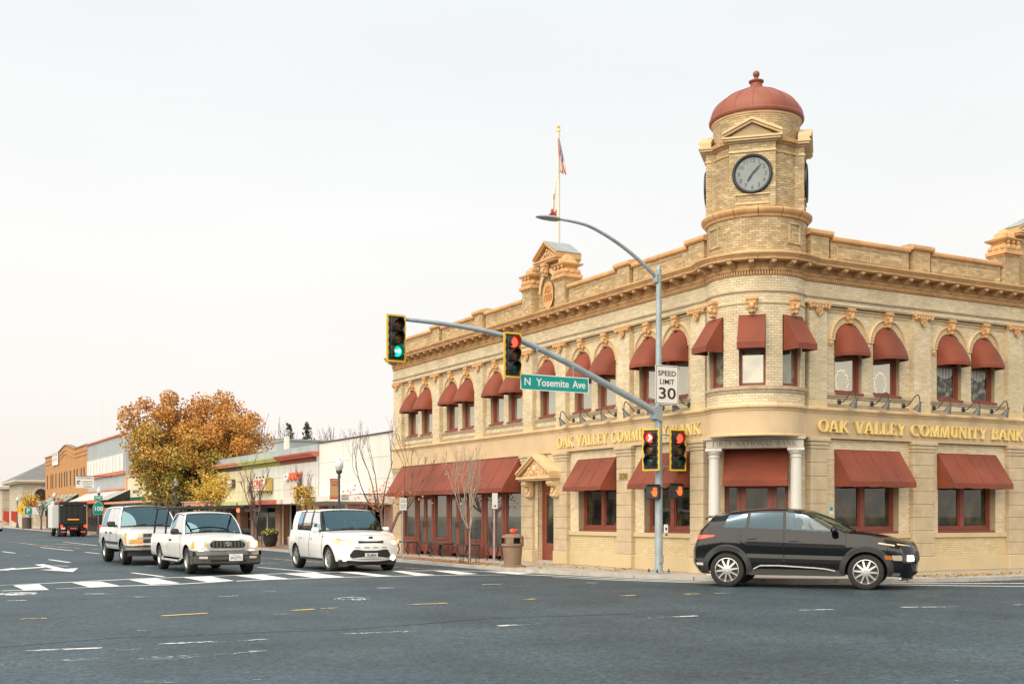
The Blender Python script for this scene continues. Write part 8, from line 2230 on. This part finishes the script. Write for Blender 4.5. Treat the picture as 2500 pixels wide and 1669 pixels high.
sheet_sign('speed_sign', 'white SPEED LIMIT 30 sign strapped high on the signal pole', 'road sign', -.93, -.28, PY - .13, 3.905, 4.79, M_refw, M_inkb, [('SPEED', .16, -.605, 4.60, .50, M_inkb), ('LIMIT', .16, -.605, 4.41, .40, M_inkb), ('30', .36, -.605, 4.14, .47, M_inkb)], .04, .016)
def ped(label, loc, ang):
    t = thing('pedestrian_signal', label, 'crossing signal', loc, ang, 'crossing signals')
    b = MB(); b.rbox(-.14, .03, -.16, .16, -.16, .16, .03); b.build('housing', M_clad, t, smooth=40, local=True)
    b = MB(); b.box(.031, .034, -.14, .14, -.14, .14); b.build('screen', M_sblack, t, local=True)
    mm = mat('hand_orange', (.9, .12, .02), emit=(1, .13, .015), estr=.7)
    b = MB(); b.prism(rpoly([(.02, -.10), (.09, -.10), (.115, -.02), (.10, .03), (.01, .03), (-.01, -.03)], .015), lambda y, z, n: (.036 + n, y, z), 0, .003)
    for i in range(4): b.prism(rpoly([(.012 + i * .024, .03), (.030 + i * .024, .03), (.030 + i * .024, .09 + .015 * (i in (1, 2))), (.012 + i * .024, .09 + .015 * (i in (1, 2)))], .006), lambda y, z, n: (.0365 + n, y, z), 0, .003)
    b.prism([(-.01, -.03), (.01, -.05), (-.03, .03), (-.04, .015)], lambda y, z, n: (.0372 + n, y, z), 0, .003)
    b.build('raised_hand', mm, t, local=True)
    b = MB(); b.box(-.14, .1, -.17, .17, .162, .172); b.build('visor', M_clad, t, local=True)
    b = MB(); b.tube([(-.12, -.2, .1), (-.12, .2, .1)], .018, 6); b.build('mount', M_clad, t, local=True)
ped('crossing signal showing an orange hand on the left of the signal pole', (-.98, PY - .1, 1.92), radians(222)); ped('crossing signal showing an orange hand on the right of the signal pole', (-.33, PY - .14, 1.95), radians(250))
t = thing('crossing_button', 'small crossing push button plate on the signal pole', 'push button', (PX + .1, PY - .11, 1.0))
b = MB(); b.rbox(PX + .06, PX + .17, PY - .125, PY - .11, 1.0, 1.19, .004); b.build('plate', M_refw, t); b = MB(); b.box(PX + .09, PX + .14, PY - .127, PY - .1255, 1.06, 1.12); b.build('symbol', M_inkb, t)
b = MB(); b.ball((PX + .12, PY - .13, .96), .028, 10); b.build('button', M_iron, t, smooth=60)

# ------------------------------------------------------------------ street furniture
M_lpost = mat('lamp_post_paint', (0.045, 0.065, 0.085), rough=.45)
M_globe = mat('acorn_globe', (.62, .66, .66), rough=.25, var=.1, vscale=8)
LA = thing('street_lamp', 'street lamp with a pale acorn globe and an orange banner before the white shop', 'street lamp', (-2.0, 19.47, SW), group='acorn street lamps along the kerb')
b = MB(); b.lathe([(.001, 0), (.17, 0), (.17, .12), (.13, .16), (.12, .45), (.08, .52), (.06, .6), (.05, .75), (.045, 1.0), (.038, 2.62), (.06, 2.64), (.06, 2.68), (.045, 2.72), (.05, 2.76), (.10, 2.80), (.115, 2.87), (.10, 2.90)], (0, 0, 0), 18); b.build('post', M_lpost, LA, smooth=40, local=True)
b = MB(); b.lathe([(.095, 2.90), (.14, 2.98), (.155, 3.06), (.14, 3.15), (.10, 3.21), (.06, 3.23), (.062, 3.27), (.045, 3.31), (.02, 3.35), (.001, 3.37)], (0, 0, 0), 20); b.build('globe', M_globe, LA, smooth=60, local=True)
for (x, y), lb_ in (((-2.0, 44.2), 'street lamp with a pale acorn globe in front of the orange sycamore'), ((-2.0, 67.7), 'street lamp standing beside the WEST 108 route sign'), ((-2.0, 90.1), 'street lamp standing by the green canvas awning beyond the dump truck'), ((-2.0, 118.7), 'farthest street lamp in front of the stone hall')):
    dup(LA, (x, y, SW), None, lb_)
t = thing('banner', 'orange and tan street banner hanging from the nearest street lamp', 'banner', (-2.2, 19.47, 2.0))
b = MB(); b.grid(lambda u, v: (-2.34 + .31 * u, 19.47 + .012 * sin(v * 5 + u * 3), 1.97 + .69 * v), lin(0, 1, 6), lin(0, 1, 8)); b.build('cloth', mat('banner_tan', (.60, .36, .18), rough=.8, var=.3, vcol=(.45, .25, .12), vscale=9), t)
for z0, z1 in ((2.56, 2.665), (1.965, 2.06)): b = MB(); b.grid(lambda u, v: (-2.341 + .312 * u, 19.455, z0 + (z1 - z0) * v), [0, 1], [0, 1]); b.build('band', M_orange, t)
text('OAKDALE', .09, .001, mat('banner_ink', (.25, .1, .04)), TXB(off(t, (-2.185, 19.45, 2.47))), t, width=.26); text('CALIFORNIA', .05, .001, M_sgn, TXB(off(t, (-2.185, 19.45, 2.61))), t, width=.24)
for z in (2.67, 1.97): b = MB(); b.tube([(-2.36, 19.47, z), (-2.0, 19.47, z)], .012, 5); b.build('rod', M_lpost, t)

TC = thing('litter_bin', 'brown domed litter bin on the pavement with a red orange bag on its top', 'litter bin', (-2.0, 6.9, SW))
M_bin = mat('brown_bin_plastic', (0.235, 0.150, 0.095), rough=.6, var=.08, vscale=6, dirt=(.17, .1, .06), dscale=4, damt=.4)
b = MB(); b.lathe([(.001, 0), (.30, 0), (.30, .035), (.265, .045), (.215, .06), (.245, .40), (.255, .50), (.25, .52)], (0, 0, 0), 28); b.build('drum', M_bin, TC, smooth=40, local=True)
b = MB(); b.lathe([(.25, .52), (.285, .53), (.295, .56), (.285, .585), (.255, .60)], (0, 0, 0), 28); b.lathe([(.285, .745), (.285, .77), (.24, .81), (.15, .84), (.001, .85)], (0, 0, 0), 28)
for i in range(4):
    a = pi / 2 * i + pi / 4; b.lathe([(.26, .59), (.285, .60), (.285, .75), (.26, .75)], (0, 0, 0), 6, a0=a - .38, a1=a + .38)
b.lathe([(.2, .60), (.001, .62)], (0, 0, 0), 20); b.build('hood', M_bin, TC, smooth=40, local=True)
b = MB(); b.lathe([(.19, .52), (.19, .78)], (0, 0, 0), 20); b.build('liner', M_dark, TC, local=True)
t = thing('red_bag', 'crumpled red orange plastic bag on top of the litter bin', 'bag', (-2.0, 6.9, SW + .85))
b = MB()
for i in range(9): b.ball((rnd.uniform(-.06, .06), rnd.uniform(-.06, .06), .03 + rnd.random() * .07), rnd.uniform(.03, .055), 6, sz=rnd.uniform(.7, 1.4))
b.ball((.09, -.02, .10), .04, 5, sx=1.8, sz=.5); b.build('plastic', mat('orange_red_plastic', (.8, .09, .03), rough=.4, emit=(1, .1, .03), estr=.15), t, local=True)

# benches under the long awning
BE = thing('bench', 'black iron backless bench at the far left end of the bank front', 'bench', (-.34, 17.3, SW), group='black backless benches along the bank front')
for i in range(5): b = MB(); b.rbox(-.18 + i * .075, -.115 + i * .075, -.50, .50, .395, .44, .006); b.build('slat', M_iron, BE, local=True)
for sy in (-.42, .42):
    b = MB(); b.tube([(-.17, sy, .40), (.18, sy, .40)], .014, 6)
    for sg in (-1, 1): b.tube(smooth_path([(sg * .15, sy, .40), (sg * .19, sy, .30), (sg * .12, sy, .18), (sg * .17, sy, .05), (sg * .21, sy, .0)]), .022, 6)
    b.build('leg_frame', M_iron, BE, local=True)
for y, lb_ in ((15.55, 'black iron bench left of the middle of the bank front, paired with another'), (14.6, 'black iron bench just right of its pair before the second double doors'), (12.75, 'black iron bench behind the slim pale tree and its guard'), (10.7, 'black iron bench nearest the brown litter bin')): dup(BE, (-.34, y, SW), None, lb_)

def post_sign(name, label, cat, x, y, h, grp=None):
    t = thing(name, label, cat, (x, y, SW), group=grp)
    b = MB(); b.tube([(x, y, SW), (x, y, h)], .022, 8); b.build('post', M_galv, t)
    return t
t = post_sign('parking_sign', 'white parking sign with red and green lettering beside the white hatchback', 'road sign', -2.45, 12.9, 1.95)
b = MB(); b.prism(rpoly([(-2.56, 1.55), (-2.33, 1.55), (-2.33, 1.92), (-2.56, 1.92)], .02), lambda a, z, n: (a, 12.86 + n, z), 0, .006); pl = b.build('plate', M_refw, t)
M_sgreen = mat('sign_green_ink', (.0, .25, .2))
for s_, z, m_, wd in (('2 HOUR', 1.86, M_rlet, .17), ('PARKING', 1.80, M_rlet, .18), ('9AM-6PM', 1.70, M_sgreen, .18), ('MON-FRI', 1.63, M_sgreen, .18)): text(s_, .055, .001, m_, TXB(off(t, (-2.445, 12.858, z))), pl, width=wd)
t = post_sign('arrow_sign', 'narrow white sign with a small black arrow on a thin post beside the litter bin', 'road sign', -2.08, 7.75, 1.98)
b = MB(); b.prism(rpoly([(-2.16, 1.57), (-2.0, 1.57), (-2.0, 1.98), (-2.16, 1.98)], .02), lambda a, z, n: (a, 7.71 + n, z), 0, .006); pl = b.build('plate', M_refw, t)
b = MB(); b.prism([(-2.12, 1.635), (-2.08, 1.635), (-2.08, 1.61), (-2.04, 1.645), (-2.08, 1.68), (-2.08, 1.655), (-2.12, 1.655)], lambda a, z, n: (a, 7.708 + n, z), 0, .001); b.build('arrow', M_inkb, pl)
t = post_sign('route_sign', 'green spade shaped WEST 108 route sign on a post in front of the grey building', 'road sign', -2.2, 66.8, 2.0)
b = MB(); pts = [(-.34, -.42), (-.2, -.48), (.2, -.48), (.34, -.42), (.36, -.1), (.3, .15), (.15, .34), (0, .42), (-.15, .34), (-.3, .15), (-.36, -.1)]
b.prism(pts, lambda a, z, n: (-2.2 + a * 1.06, 66.7 + n, 1.98 + z * 1.06), 0, .01); b.build('rim', M_refw, t); b = MB(); b.prism(pts, lambda a, z, n: (-2.2 + a, 66.69 + n, 1.98 + z), 0, .009); pl = b.build('shield', M_green, t)
text('108', .42, .002, M_refw, TXB(off(t, (-2.2, 66.685, 1.86))), pl, width=.56, bold=.012)
b = MB(); b.box(-2.48, -1.92, 66.7, 66.71, 2.50, 2.78); b.box(-2.46, -1.94, 66.695, 66.70, 2.52, 2.76); q = b.build('west_plate', M_green, t); text('WEST', .2, .002, M_refw, TXB(off(t, (-2.2, 66.69, 2.64))), q, width=.42, bold=.006)
t = post_sign('diamond_sign', 'yellow diamond warning sign far down the street', 'road sign', -2.2, 112.5, 2.0)
b = MB(); b.prism([(-.62, 0), (0, -.62), (.62, 0), (0, .62)], lambda a, z, n: (-2.2 + a, 112.4 + n, 2.05 + z), 0, .02); pl = b.build('plate', mat('warning_yellow', (.85, .52, .02)), t); b = MB(); b.box(-2.25, -2.15, 112.37, 112.39, 1.85, 2.15); b.build('symbol', M_inkb, pl)
t = post_sign('public_parking_sign', 'white and green public parking sign on a post before the green awning', 'road sign', -2.3, 103.5, 1.9)
b = MB(); b.box(-3.0, -1.5, 103.4, 103.42, 1.5, 2.2); pl = b.build('plate', M_refw, t); b = MB(); b.box(-2.96, -2.3, 103.38, 103.395, 1.54, 2.16); b.build('green_field', M_green, pl); text('P', .55, .004, M_refw, TXB(off(t, (-2.63, 103.37, 1.85))), pl, bold=.02)
t = post_sign('flag_banner', 'pair of red feather banners on the far pavement', 'banner', -2.4, 121, 1.9)
for x0 in (-3.2, -2.4): b = MB(); b.hexa([(x0, 121, .9), (x0 + .62, 121, .5), (x0 + .62, 121.03, .5), (x0, 121.03, .9), (x0, 121, 1.9), (x0 + .62, 121, 1.85), (x0 + .62, 121.03, 1.85), (x0, 121.03, 1.9)]); b.build('cloth', M_rlet, t)
t = thing('far_signal', 'dark traffic light on a thin pole at the far end of the street', 'traffic light', (-3.9, 126, 0))
b = MB(); b.tube([(-3.9, 126, 0), (-3.9, 126, 3.0)], .06, 6); b.build('pole', M_galv, t); b = MB(); b.rbox(-4.1, -3.65, 125.8, 126, 1.9, 3.1, .03); b.build('housing', M_sblack, t)
b = MB(); b.ball((-3.87, 125.78, 2.8), .13, 8); b.build('lens', mat('lens_red_lit', (1, .1, .05)), t)
# planters and pots before the florist
t = thing('flower_pot', 'large dark glazed pot of yellow flowers outside the florist', 'plant pot', (-1.55, 28.9, SW))
b = MB(); b.lathe([(.001, 0), (.20, 0), (.27, .15), (.31, .32), (.30, .45), (.33, .50), (.34, .54), (.30, .55), (.28, .5), (.001, .5)], (0, 0, 0), 24); b.build('pot', mat('dark_glaze', (.022, .025, .026), rough=.25), t, smooth=40, local=True)
b = MB()
for i in range(260):
    a, r = rnd.uniform(0, 6.28), .36 * sqrt(rnd.random()); z = .52 + (.30 - r * .5) * rnd.random(); p = Vector((r * cos(a), r * sin(a), z)); s_ = rnd.uniform(.03, .06); n_ = Vector((rnd.gauss(0, 1), rnd.gauss(0, 1), rnd.gauss(0, 1))).normalized(); u_ = n_.orthogonal() * s_; v_ = n_.cross(u_)
    b.add([p - u_, p + v_ * .7, p + u_, p - v_ * .7], [(0, 1, 2, 3)])
tag(b.build('flowers', mat('yellow_flowers', (.4, .35, .05), island=[(.10, .14, .03), (.16, .18, .04), (.5, .42, .08), (.2, .17, .05)]), t, local=True), kind='stuff')
t = thing('stone_planter', 'round pale planter with two orange stripes beside a wooden barrow', 'plant pot', (-2.25, 23.4, SW))
b = MB(); b.lathe([(.001, 0), (.27, 0), (.30, .05), (.32, .5), (.30, .52), (.001, .48)], (0, 0, 0), 24); b.build('tub', M_conc, t, smooth=40, local=True)
for z in (.36, .44): b = MB(); b.lathe([(.317, z), (.325, z + .005), (.325, z + .03), (.318, z + .035)], (0, 0, 0), 24); b.build('stripe', M_orange, t, local=True)
t = thing('barrow', 'small dark slatted wooden barrow planter on the pavement', 'planter', (-2.0, 22.6, SW))
M_barw = mat('weathered_wood', (.13, .10, .08), rough=.8, var=.2, vscale=8, stretch=(1, 6, 1))
for z in (.34, .45, .56): b = MB(); b.rbox(-.32, .32, -.22, .22, z, z + .095, .01); b.build('slat', M_barw, t, local=True)
for sx in (-.26, .26): b = MB(); b.box(sx - .03, sx + .03, -.03, .03, 0, .34); b.build('leg', M_barw, t, local=True)
t = thing('litter_drum', 'small brown slatted litter drum at the far pavement edge', 'litter bin', (-2.2, 108, SW))
b = MB(); b.lathe([(.001, 0), (.45, 0), (.5, 1.1), (.4, 1.15), (.001, 1.15)], (0, 0, 0), 14); b.build('drum', M_brown, t, local=True)

# ------------------------------------------------------------------ trees
M_bark = mat('grey_brown_bark', (.16, .115, .085), rough=.9, var=.25, vscale=9)
M_bark2 = mat('pale_birch_bark', (.42, .35, .29), rough=.8, var=.3, vscale=7, vcol=(.18, .13, .1))
M_twig = mat('bare_twig', (.14, .10, .085), rough=.9)
def branch(b, p, d_, L, r, lev, tips, spread=.5, up=.25, kids=(2, 3), seg=4, wob=.12, taper=.62, n=5, shrink=.72, rmin=.004):
    pts = [tuple(p)]; q = Vector(p); dd = Vector(d_).normalized()
    for i in range(seg):
        dd = (dd + Vector((rnd.gauss(0, wob), rnd.gauss(0, wob), rnd.gauss(0, wob) + up * .25))).normalized()
        q = q + dd * (L / seg); pts.append(tuple(q))
    b.tube(pts, [max(rmin, r * (1 - (1 - taper) * i / seg)) for i in range(seg + 1)], n if lev > 1 else max(3, n - 2), caps=False)
    if lev <= 0: tips.append((q, dd)); return
    for k in range(rnd.randint(*kids)):
        a = rnd.uniform(0, 2 * pi); o = dd.orthogonal().normalized(); o2 = dd.cross(o)
        nd = (dd + (o * cos(a) + o2 * sin(a)) * rnd.uniform(.5, 1.2) * spread + Vector((0, 0, up))).normalized()
        j = rnd.randint(max(1, seg - 2), seg)
        branch(b, pts[j], nd, L * shrink * rnd.uniform(.75, 1.15), max(rmin, r * taper), lev - 1, tips, spread, up, kids, seg, wob, taper, n, shrink, rmin)
def leafq(b, p, s_):
    n_ = Vector((rnd.gauss(0, 1), rnd.gauss(0, 1), rnd.gauss(0, .8) + .5)).normalized(); u_ = n_.orthogonal().normalized(); a = rnd.uniform(0, 6.28)
    v_ = n_.cross(u_); U = u_ * cos(a) + v_ * sin(a); V_ = n_.cross(U)
    f_ = n_ * s_ * rnd.uniform(-.25, .25)
    b.add([p - U * s_, p + V_ * s_ * .62 + f_, p + U * s_, p - V_ * s_ * .62 + f_], [(0, 1, 2), (0, 2, 3)])
# great sycamore in autumn colour
SY = thing('sycamore_tree', 'large spreading sycamore in orange and gold autumn leaf between the florist and the cream shop', 'tree', (-.3, 45.9, SW))
M_lo = mat('leaf_orange', (.5, .22, .04), rough=.7, island=[(.48, .18, .03), (.62, .29, .05), (.36, .13, .03), (.56, .29, .06), (.66, .36, .09)])
M_lg = mat('leaf_gold', (.5, .3, .06), rough=.7, island=[(.52, .29, .05), (.60, .37, .07), (.44, .22, .04), (.36, .25, .05), (.64, .41, .10)])
M_lv = mat('leaf_olive', (.2, .18, .05), rough=.7, island=[(.25, .23, .05), (.38, .30, .055), (.18, .18, .045), (.48, .34, .06), (.32, .21, .04)])
br = MB(); LV = {'o': MB(), 'g': MB(), 'v': MB()}
T0 = Vector((-.3, 45.9, SW))
trk = smooth_path([tuple(T0), tuple(T0 + Vector((.02, 0, 1.0))), tuple(T0 + Vector((-.08, .05, 2.0))), tuple(T0 + Vector((.05, .1, 3.0)))])
br.tube(trk, [.32 - .10 * i / (len(trk) - 1) for i in range(len(trk))], 10)
clumps = []
tries = 0
while len(clumps) < 165 and tries < 9000:
    tries += 1
    u = Vector((rnd.gauss(0, 1), rnd.gauss(0, 1), rnd.gauss(0, 1))).normalized() * (rnd.random() ** .34)
    lat = EV   # roughly across the view
    p = Vector((-.45, 46.0, 4.9)) + Vector((1, -.15, 0)) * u.x * 3.45 + Vector((.1, 1, 0)) * u.y * 3.2 + Vector((0, 0, 1)) * u.z * 2.75
    # flattened skirts, ragged top lobes
    if p.z < 2.5 and (abs(u.x) < .18): continue
    if p.z > 6.6 and sin(p.x * 2.3 + 1.2) * cos(p.y * 1.1) < -.25: continue
    if any((p - q).length < .52 for q in clumps): continue
    clumps.append(p)
for i, (dx, dz) in enumerate(((-3.6, 2.0), (-3.3, 1.5), (-2.6, 2.55), (-1.4, 2.9), (.2, 2.7), (1.6, 2.95), (2.3, 2.55), (3.1, 1.6), (3.5, .6), (-2.5, -2.3), (-1.5, -2.6), (-2.1, -2.9), (.4, -2.2), (3.0, -.7), (3.1, 2.0))):
    clumps.append(Vector((-.45 + dx, 46 + rnd.gauss(0, .6) - .15 * dx, 4.9 + dz)))
for i, p in enumerate(clumps):
    if i % 2 == 0:
        m0 = Vector(trk[rnd.randint(len(trk) // 2, len(trk) - 1)]); md = m0.lerp(p, .5) + Vector((0, 0, .35))
        sp_ = smooth_path([tuple(m0), tuple(md), tuple(p)], 2); br.tube(sp_, [.075 - .06 * k / (len(sp_) - 1) for k in range(len(sp_))], 5, caps=False)
    h = (p.z - 5.0) / 3.2 + .22 * (p.x + .4) / 4 + rnd.gauss(0, .28)
    cnt = int(rnd.uniform(200, 330)); sz = rnd.uniform(.32, .50)
    for k in range(cnt):
        q = Vector((rnd.gauss(0, 1), rnd.gauss(0, 1), rnd.gauss(0, .75)))
        if q.length > 1.7: q *= 1.7 / q.length * rnd.uniform(.75, 1)
        q = p + q * sz
        hh = h + rnd.gauss(0, .25)
        key = 'o' if hh > .12 else ('g' if hh > -.42 else 'v')
        leafq(LV[key], q, rnd.uniform(.06, .105))
br.build('trunk', M_bark, SY, smooth=60)
for kk, m_, nm in (('o', M_lo, 'orange leaves of the upper crown'), ('g', M_lg, 'golden leaves of the middle crown'), ('v', M_lv, 'olive leaves of the lower crown')): tag(LV[kk].build('foliage', m_, SY), nm, kind='stuff')

def small_tree(name, label, x, y, h, r, lev, spread, up, bark, leaves=None, nleaf=0, stems=1, lean=0, lsize=.05, trunk=.35, kids=(2, 3), shrink=.75, zr=(0, 1), rmin=.005, sp=.2):
    t = thing(name, label, 'tree', (x, y, SW)); b = MB(); tips = []
    base = Vector((x, y, SW)); top = base + Vector((lean, 0, h * trunk))
    b.tube([tuple(base), tuple(base.lerp(top, .5) + Vector((.02, .01, 0))), tuple(top)], [r, r * .85, r * .75], 8, caps=False)
    for k in range(stems):
        a = 2 * pi * k / max(1, stems) + rnd.uniform(-.3, .3)
        d_ = Vector((cos(a) * spread, sin(a) * spread, 1)) if stems > 1 else Vector((0, 0, 1))
        branch(b, top - Vector((0, 0, .06 * k)), d_, h * (1 - trunk) * .42, r * .62, lev, tips, spread, up, kids, 4, .09, .6, 6, shrink, rmin)
    b.build('trunk', bark, t, smooth=60)
    if leaves:
        lb_ = MB()
        for k in range(nleaf):
            q, dd = tips[rnd.randrange(len(tips))]
            p = Vector(q) - dd * rnd.random() * h * .18 + Vector((rnd.gauss(0, 1), rnd.gauss(0, 1), rnd.gauss(0, 1))) * sp
            f_ = (p.z - SW) / h
            if zr[0] <= f_ <= zr[1]: leafq(lb_, p, rnd.uniform(.7, 1.2) * lsize)
        tag(lb_.build('foliage', leaves, t), kind='stuff')
    return t
M_lyel = mat('leaf_yellow', (.66, .43, .06), rough=.7, island=[(.64, .40, .05), (.72, .50, .09), (.56, .33, .04), (.50, .36, .08)])
M_lred = mat('leaf_red_orange', (.6, .14, .05), rough=.7, island=[(.60, .13, .04), (.66, .22, .07), (.48, .08, .035), (.62, .30, .1)])
M_ltan = mat('leaf_tan', (.5, .33, .16), rough=.7, island=[(.5, .33, .15), (.42, .24, .1), (.56, .40, .2)])
small_tree('yellow_tree', 'small bright yellow street tree beside the large sycamore', -1.75, 37.4, 3.4, .05, 3, .55, .30, M_bark, M_lyel, 2600, 4, lsize=.06, sp=.17)
small_tree('bare_tree', 'bare forked street tree in front of the FLORIST sign', -1.8, 30.1, 3.3, .06, 4, .50, .30, M_twig, M_lred, 40, 3, trunk=.28, rmin=.006)
small_tree('yellow_sapling', 'slim sapling with yellow leaves low on its twigs behind the white hatchback', -1.9, 23.7, 3.1, .04, 3, .32, .5, M_twig, M_lyel, 1500, 5, zr=(.38, .78), lsize=.05, sp=.10, rmin=.006)
# vase shaped bare tree by the bank
BT = thing('bare_vase_tree', 'vase shaped bare street tree with few red orange leaves left of the bank', 'tree', (-1.9, 15.6, SW))
b = MB(); tips = []
for k, (dx, dy, ln) in enumerate(((-.9, .2, 1.0), (-.45, -.2, 1.1), (-.12, .25, 1.15), (.15, -.1, 1.2), (.38, .2, 1.1), (.65, -.1, 1.05), (.95, .1, .95))):
    base = Vector((-1.9 + .03 * (k % 3 - 1), 15.6, SW + (.0 if k in (2, 4) else .0)))
    if k == 0: b.tube([(-1.9, 15.6, SW), (-1.95, 15.6, .9), (-2.02, 15.62, 1.55)], [.075, .06, .05], 8, caps=False)
    if k == 1: b.tube([(-1.88, 15.58, SW), (-1.75, 15.55, .8), (-1.45, 15.5, 1.5)], [.065, .055, .045], 8, caps=False)
    st = Vector((-2.02, 15.62, 1.5)) if k < 4 else Vector((-1.45, 15.5, 1.45))
    mid = st + Vector((dx * .55, dy * .5, .5)); sp_ = smooth_path([tuple(st), tuple(st.lerp(mid, .5) + Vector((dx * .1, 0, -.05))), tuple(mid)]); b.tube(sp_, [.04 - .016 * i / len(sp_) for i in range(len(sp_))], 6, caps=False)
    branch(b, mid, Vector((dx * .5, dy * .4, 1)), ln, .021, 4, tips, .46, .34, (2, 3), 5, .10, .55, 5, .62, .0034)
b.build('trunk', mat('brown_bark', (.17, .115, .085), rough=.9, var=.2, vscale=8), BT, smooth=60)
b = MB()
for k in range(240):
    p = Vector((-1.9 + rnd.gauss(0, .55), 15.6 + rnd.gauss(0, .4), 1.95 + rnd.gauss(0, .2))); leafq(b, p, rnd.uniform(.03, .06))
tag(b.build('foliage', M_lred, BT), kind='stuff')
# pale slim tree in an iron guard
t = small_tree('birch_tree', 'slim pale barked bare tree standing in an iron guard before the bank', -2.0, 9.35, 3.5, .026, 4, .36, .50, M_bark2, M_ltan, 170, 5, trunk=.28, kids=(2, 3), lsize=.03, rmin=.0030, sp=.08, shrink=.66)
G_ = thing('tree_guard', 'round dark iron tree guard with curled tops about the pale tree', 'tree guard', (-2.0, 9.35, SW))
for k in range(8):
    a = 2 * pi * k / 8 + .2; c_, s__ = .26 * cos(a), .26 * sin(a)
    b = MB(); b.tube([(c_, s__, 0), (c_, s__, 1.15)] + [(c_ * (1 + .12 * (1 - cos(t_))), s__ * (1 + .12 * (1 - cos(t_))), 1.15 + .05 * sin(t_)) for t_ in (.6, 1.2, 1.9, 2.6, 3.4)], .011, 5); b.build('bar', M_iron, G_, local=True)
for z in (.25, .95): b = MB(); b.tube([(.26 * cos(2 * pi * i / 20), .26 * sin(2 * pi * i / 20), z) for i in range(21)], .011, 5); b.build('hoop', M_iron, G_, local=True)
G2 = dup(G_, (-1.8, 30.1, SW), None, 'dark iron tree guard about the bare tree outside the florist'); G2['group'] = 'iron tree guards'; G_['group'] = 'iron tree guards'
# far street trees
small_tree('red_tree', 'small red leaved tree beyond the dump truck', -1.9, 88, 3.0, .08, 3, .5, .3, M_twig, M_lred, 700, 4, lsize=.09, sp=.25, rmin=.012)
small_tree('golden_tree', 'small golden tree in front of the stone hall', -1.0, 116, 3.6, .08, 3, .45, .35, M_twig, M_lyel, 900, 4, lsize=.10, sp=.3, rmin=.015)
small_tree('bare_far_tree', 'bare small tree by the green awning', -2.0, 99, 2.9, .09, 3, .5, .3, M_twig, None, 0, 4, rmin=.014)
for i, (x, y, h) in enumerate(((-6.5, 175, 7.5), (-3.0, 190, 7.0), (-9.5, 200, 8.0))):
    small_tree('hazy_tree', ('tall bare grey tree at the far left edge of the street', 'bare grey tree behind the stone block', 'wide bare brown tree at the street end')[i], x, y, h, .2, 4, .55, .25, mat('far_twig', (.22, .17, .15), rough=.9), mat('leaf_far', (.2, .12, .09), island=[(.22, .13, .1), (.18, .12, .1)]), 700, 5, trunk=.2, lsize=.12, sp=.5, rmin=.03)
for i, (x, y, h) in enumerate(((7.2, 62, 5.6), (8.6, 63.5, 5.9), (9.8, 60, 5.4), (12.4, 58, 5.6))):
    q = small_tree('leafless_tree', ('bare grey tree behind the shops left of the vent stack', 'bare tree just behind the white vent stack', 'bare tree right of the vent stack behind the shops', 'bare twiggy tree behind the white shop roof')[i], x, y, h + 1.4, .12, 4, .5, .3, M_twig, None, 0, 5, trunk=.2, rmin=.012)
M_con = mat('conifer_needles', (.05, .06, .035), rough=.8, island=[(.045, .055, .03), (.075, .08, .045), (.03, .04, .025)])
for i, (x, y, h) in enumerate(((11.9, 67.6, 8.4), (13.1, 66.9, 8.5))):
    t = thing('conifer', ('dark conifer top behind the vent stack', 'dark conifer top to the right of the other one')[i], 'tree', (x, y, 0)); b = MB(); b.tube([(x, y, 0), (x, y, h)], [.18, .02], 7); b.build('trunk', M_bark, t)
    b = MB()
    for k in range(60):
        f_ = k / 60; z = 3.2 + (h - 3.2) * f_; R_ = (1 - f_) ** .8 * 1.35 * rnd.uniform(.6, 1.15) + .1; a = k * 2.4
        for m_ in range(24):
            s_ = rnd.random(); p = Vector((x + cos(a) * R_ * s_ + rnd.gauss(0, .07), y + sin(a) * R_ * s_ + rnd.gauss(0, .07), z - .28 * s_ * R_ + rnd.gauss(0, .06))); leafq(b, p, rnd.uniform(.06, .12))
    tag(b.build('foliage', M_con, t), kind='stuff')

# ------------------------------------------------------------------ the far sides of both streets, seen only as reflections in the glass
t = thing('opposite_shop', 'beige shop across the street, seen only mirrored in the bank windows', 'shop', (-26, 22, 0))
b = MB(); b.box(-32, -23, 4, 46, 0, 4.8); b.build('wall', M_cream, t); b = MB(); b.box(-32.2, -22.8, 3.8, 46.2, 4.801, 5.0); b.build('parapet_trim', M_brown, t)
for i in range(8): b = MB(); b.box(-22.99, -22.95, 5.5 + i * 5, 8.6 + i * 5, .5, 2.4); b.build('window', M_pane_far, t)
M_lmir = mat('leaf_dark_green', (.06, .07, .03), rough=.8, island=[(.05, .06, .025), (.09, .09, .035), (.13, .11, .03)])
for i, (x, y, h, m_) in enumerate(((3.0, -33, 8, M_lmir), (9.5, -36, 9, M_lmir), (16.5, -33, 8, M_lg), (23.5, -36, 9, M_lmir), (-4.5, -37, 8, M_lmir))):
    t = thing('roadside_tree', ('dark green tree across the street mirrored in the left light of the bank window', 'tall dark tree mirrored in the middle bank windows', 'golden tree mirrored in the right bank window', 'tall dark tree mirrored at the right end of the bank', 'dark tree behind the viewer mirrored in the corner door')[i], 'tree', (x, y, 0))
    b = MB(); b.tube([(x, y, 0), (x + .2, y, h * .5)], [.28, .18], 8); b.build('trunk', M_bark, t)
    b = MB()
    for k in range(1500):
        u = Vector((rnd.gauss(0, 1), rnd.gauss(0, 1), rnd.gauss(0, 1))).normalized() * rnd.random() ** .4
        leafq(b, Vector((x + u.x * 3.0, y + u.y * 2.6, h * .62 + u.z * h * .36)), rnd.uniform(.2, .36))
    tag(b.build('foliage', m_, t), kind='stuff')
